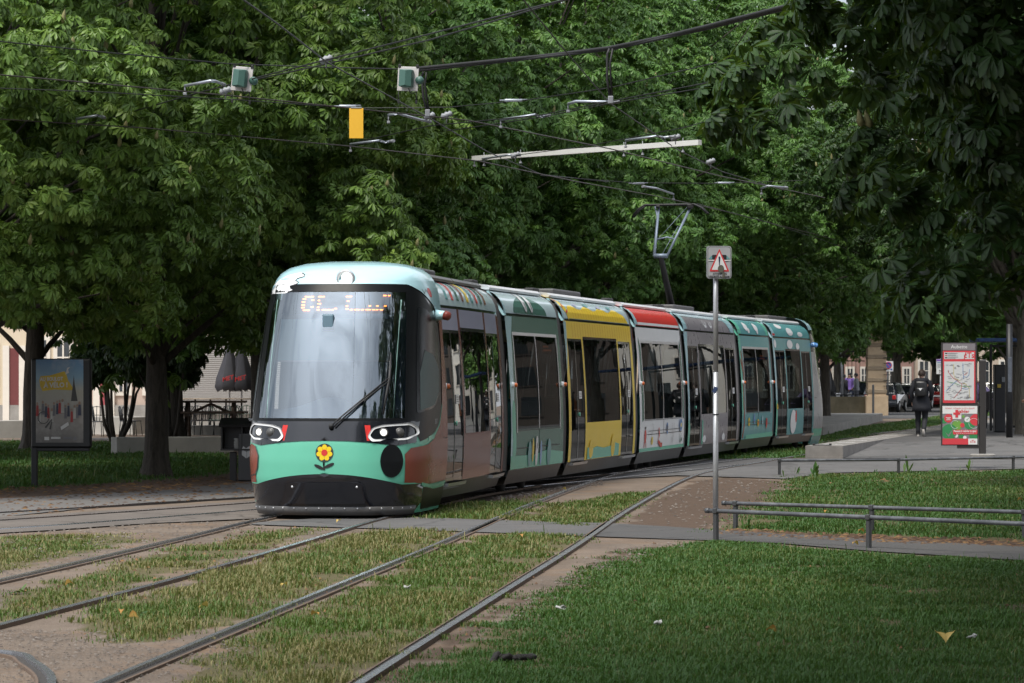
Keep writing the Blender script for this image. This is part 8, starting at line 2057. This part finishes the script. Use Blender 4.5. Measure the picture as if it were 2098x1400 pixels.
# hanging vertical strut and loops
for l, p0, p1, z in (('vertical cable drop beside the second signal box', (868, 148), (876, 232), 6.1), ('vertical strut hanging from the thick feeder cable', (1249, 100), (1251, 205), 6.1)):
    a = over(*p0, z); b = at(p1[0], p1[1], a.y); mb = MB(); mb.tube([a, a.lerp(b, .1) + Vector((-.03, 0, 0)), a.lerp(b, .6) + Vector((-.04, 0, 0)), b], .02, 6); mb.tube([a + Vector((.04, 0, 0)), a.lerp(b, .3), b + Vector((.02, 0, 0))], .016, 6); mb.mat(1); mb.rbox(b, (.07, .07, .10), .01)
    tag(mb.build('cable_drop', [M_CAB, M_INS], origin=tuple(a)), l, 'cable', 'cable drops of the overhead line')
for k, (px, py, z, l) in enumerate(((668, 122, 6.0, 'grey insulator on the two parallel wires above the yellow plate'), (462, 186, 5.95, 'grey insulator below the first signal box'), (880, 238, 5.9, 'cluster of clamps right of the cable drop'), (915, 236, 5.82, 'small round clamp on the upper contact wire'), (1384, 282, 5.95, 'grey insulator right of the arm above the white beam'), (1056, 318, 5.9, 'grey insulator over the left part of the white beam'), (1308, 376, 5.8, 'white turnbuckle above the pantograph'), (1484, 375, 5.8, 'white turnbuckle at the edge of the near tree'), (1052, 206, 5.85, 'pale turnbuckle on the thin wire above the white beam'), (712, 218, 5.85, 'pale turnbuckle just above the yellow plate'), (1456, 331, 5.9, 'small clamp on the diagonal wire right of the white beam'))):
    c = over(px, py, z); mb = MB(); mb.smooth = True
    if 'turnbuckle' in l: mb.rbox(c, (.26, .04, .04), .01); mb.tube([c - Vector((.2, 0, 0)), c + Vector((.2, 0, .01))], .012, 6)
    else:
        mb.lathe(c, [(.02, -.09), (.05, -.06), (.035, -.03), (.055, 0), (.035, .03), (.05, .06), (.02, .09)], 10, Matrix.Rotation(R(70), 3, 'Y')); mb.tube([c, c - Vector((0, 0, .12))], .01, 6)
    tag(mb.build('insulator', M_INS if 'turn' not in l else M_ARM, origin=tuple(c)), l, 'insulator', 'insulators and clamps on the overhead wires')
# signal boxes
M_PLATE = mat('plate_pale', (.50, .48, .47), .6, var=.08, scale=5, dirt=.2); M_GBOX = mat('box_green', (.055, .125, .105), .5, var=.1)
for cx0, tilt, l in ((496, R(6), 'green signal box on a tilted pale plate, left one of the two'), (836, R(3), 'green signal box on a pale plate, the one beside the cable drop')):
    c = over(cx0, 136, 6.13); yb = c.y; s_ = yb / F; t = thing('signal_box', l, 'signal box', tuple(c), 'signal boxes hanging from the span wire')
    RMt = Matrix.Rotation(tilt, 3, 'Y') @ Matrix.Rotation(R(-14), 3, 'Z'); Pc = c + Vector((0, 0, -26 * s_))
    mb = MB(); mb.rbox(Pc, (44 * s_, .02, 50 * s_), .006, M=RMt); mb.build('back_plate', M_PLATE, t)
    mb = MB(); mb.rbox(Pc + RMt @ Vector((0, -.08, .0)), (27 * s_, .14, 36 * s_), .02, M=RMt); mb.add([Pc + RMt @ Vector((a, b, z)) for a, b, z in ((-13 * s_, -.15, -17 * s_), (2 * s_, -.20, -15 * s_), (2 * s_, -.20, 15 * s_), (-13 * s_, -.15, 17 * s_), (13 * s_, -.15, -17 * s_), (13 * s_, -.15, 17 * s_))], [(0, 1, 2, 3), (1, 4, 5, 2)]); mb.build('box', M_GBOX, t)
    for sx_ in (-19, 19):
        mb = MB(); mb.rbox(Pc + RMt @ Vector((sx_ * s_, 0, 26 * s_)), (.04, .04, .05), .008); mb.build('clamp', M_CAB, t); mb = MB(); a = Pc + RMt @ Vector((sx_ * s_, 0, -25 * s_)); mb.tube([a, a - Vector((0, 0, 22 * s_))], .006, 5); mb.rbox(a - Vector((0, 0, 22 * s_)), (.03, .03, .05), .006); mb.build('hanger', M_CAB, t)
    mb = MB(); mb.tube([Pc + RMt @ Vector((4 * s_, -.05, -20 * s_)), Pc + RMt @ Vector((10 * s_, -.05, -30 * s_)), Pc + RMt @ Vector((20 * s_, 0, -26 * s_))], .008, 5); mb.build('cable_loop', M_CAB, t)
    mb = MB(); mb.smooth = True; mb.lathe(Pc + RMt @ Vector((24 * s_, .02, -2 * s_)), [(.05, -.05), (.06, 0), (.05, .05)], 12, RMt @ Matrix.Rotation(R(90), 3, 'X')); mb.build('side_cap', M_GBOX, t)
c = over(730, 221, 5.75); s_ = c.y / F; t = thing('yellow_plate', 'blank yellow rectangular plate hanging from the contact wire', 'sign', tuple(c))
mb = MB(); mb.rbox(c - Vector((0, 0, 32 * s_)), (29 * s_, .015, 62 * s_), .004); mb.build('plate', mat('sign_yellow', (.72, .40, .025), .5, var=.04, scale=3), t)
mb = MB(); mb.rbox(c, (.16, .03, .02), .006); mb.build('clamp', M_INS, t)
a, b = over(970, 325, 5.92), over(1434, 292, 5.92)
t = thing('white_beam', 'long white box beam hung between the overhead wires', 'beam', tuple(a)); d = (b - a); n_ = Vector((-d.y, d.x, 0)).normalized() * .045
mb = MB(); vs = [p + o_ + Vector((0, 0, z)) for p in (a, b) for o_ in (n_, -n_) for z in (-.045, .045)]; mb.add(vs, [(0, 1, 3, 2), (4, 6, 7, 5), (0, 2, 6, 4), (1, 5, 7, 3), (0, 4, 5, 1), (2, 3, 7, 6)]); mb.build('beam', mat('beam_white', (.66, .66, .64), .5, var=.05), t)
for k in (.05, .22, .68, .76, .93):
    mb = MB(); p = a.lerp(b, k); mb.tube([p + Vector((0, 0, .10)), p - Vector((0, 0, .13))], .008, 6); mb.lathe(p - Vector((0, 0, .15)), [(.03, 0), (.012, .05)], 8); mb.build('hanger', M_INS, t)
# masts outside the picture that carry the wires
for x_, y_, l in ((-13.5, 46, 'steel catenary mast beyond the picture edge beside the branch track'), (9.8, 40, 'steel catenary mast beside the lawn beyond the picture edge')):
    mb = MB(); mb.tube([(x_, y_, 0), (x_, y_, 7.5)], [.13, .09], 12); tag(mb.build('catenary_mast', mat('mast_grey', (.12, .13, .14), .5, .4), origin=(x_, y_, 0)), l, 'mast')
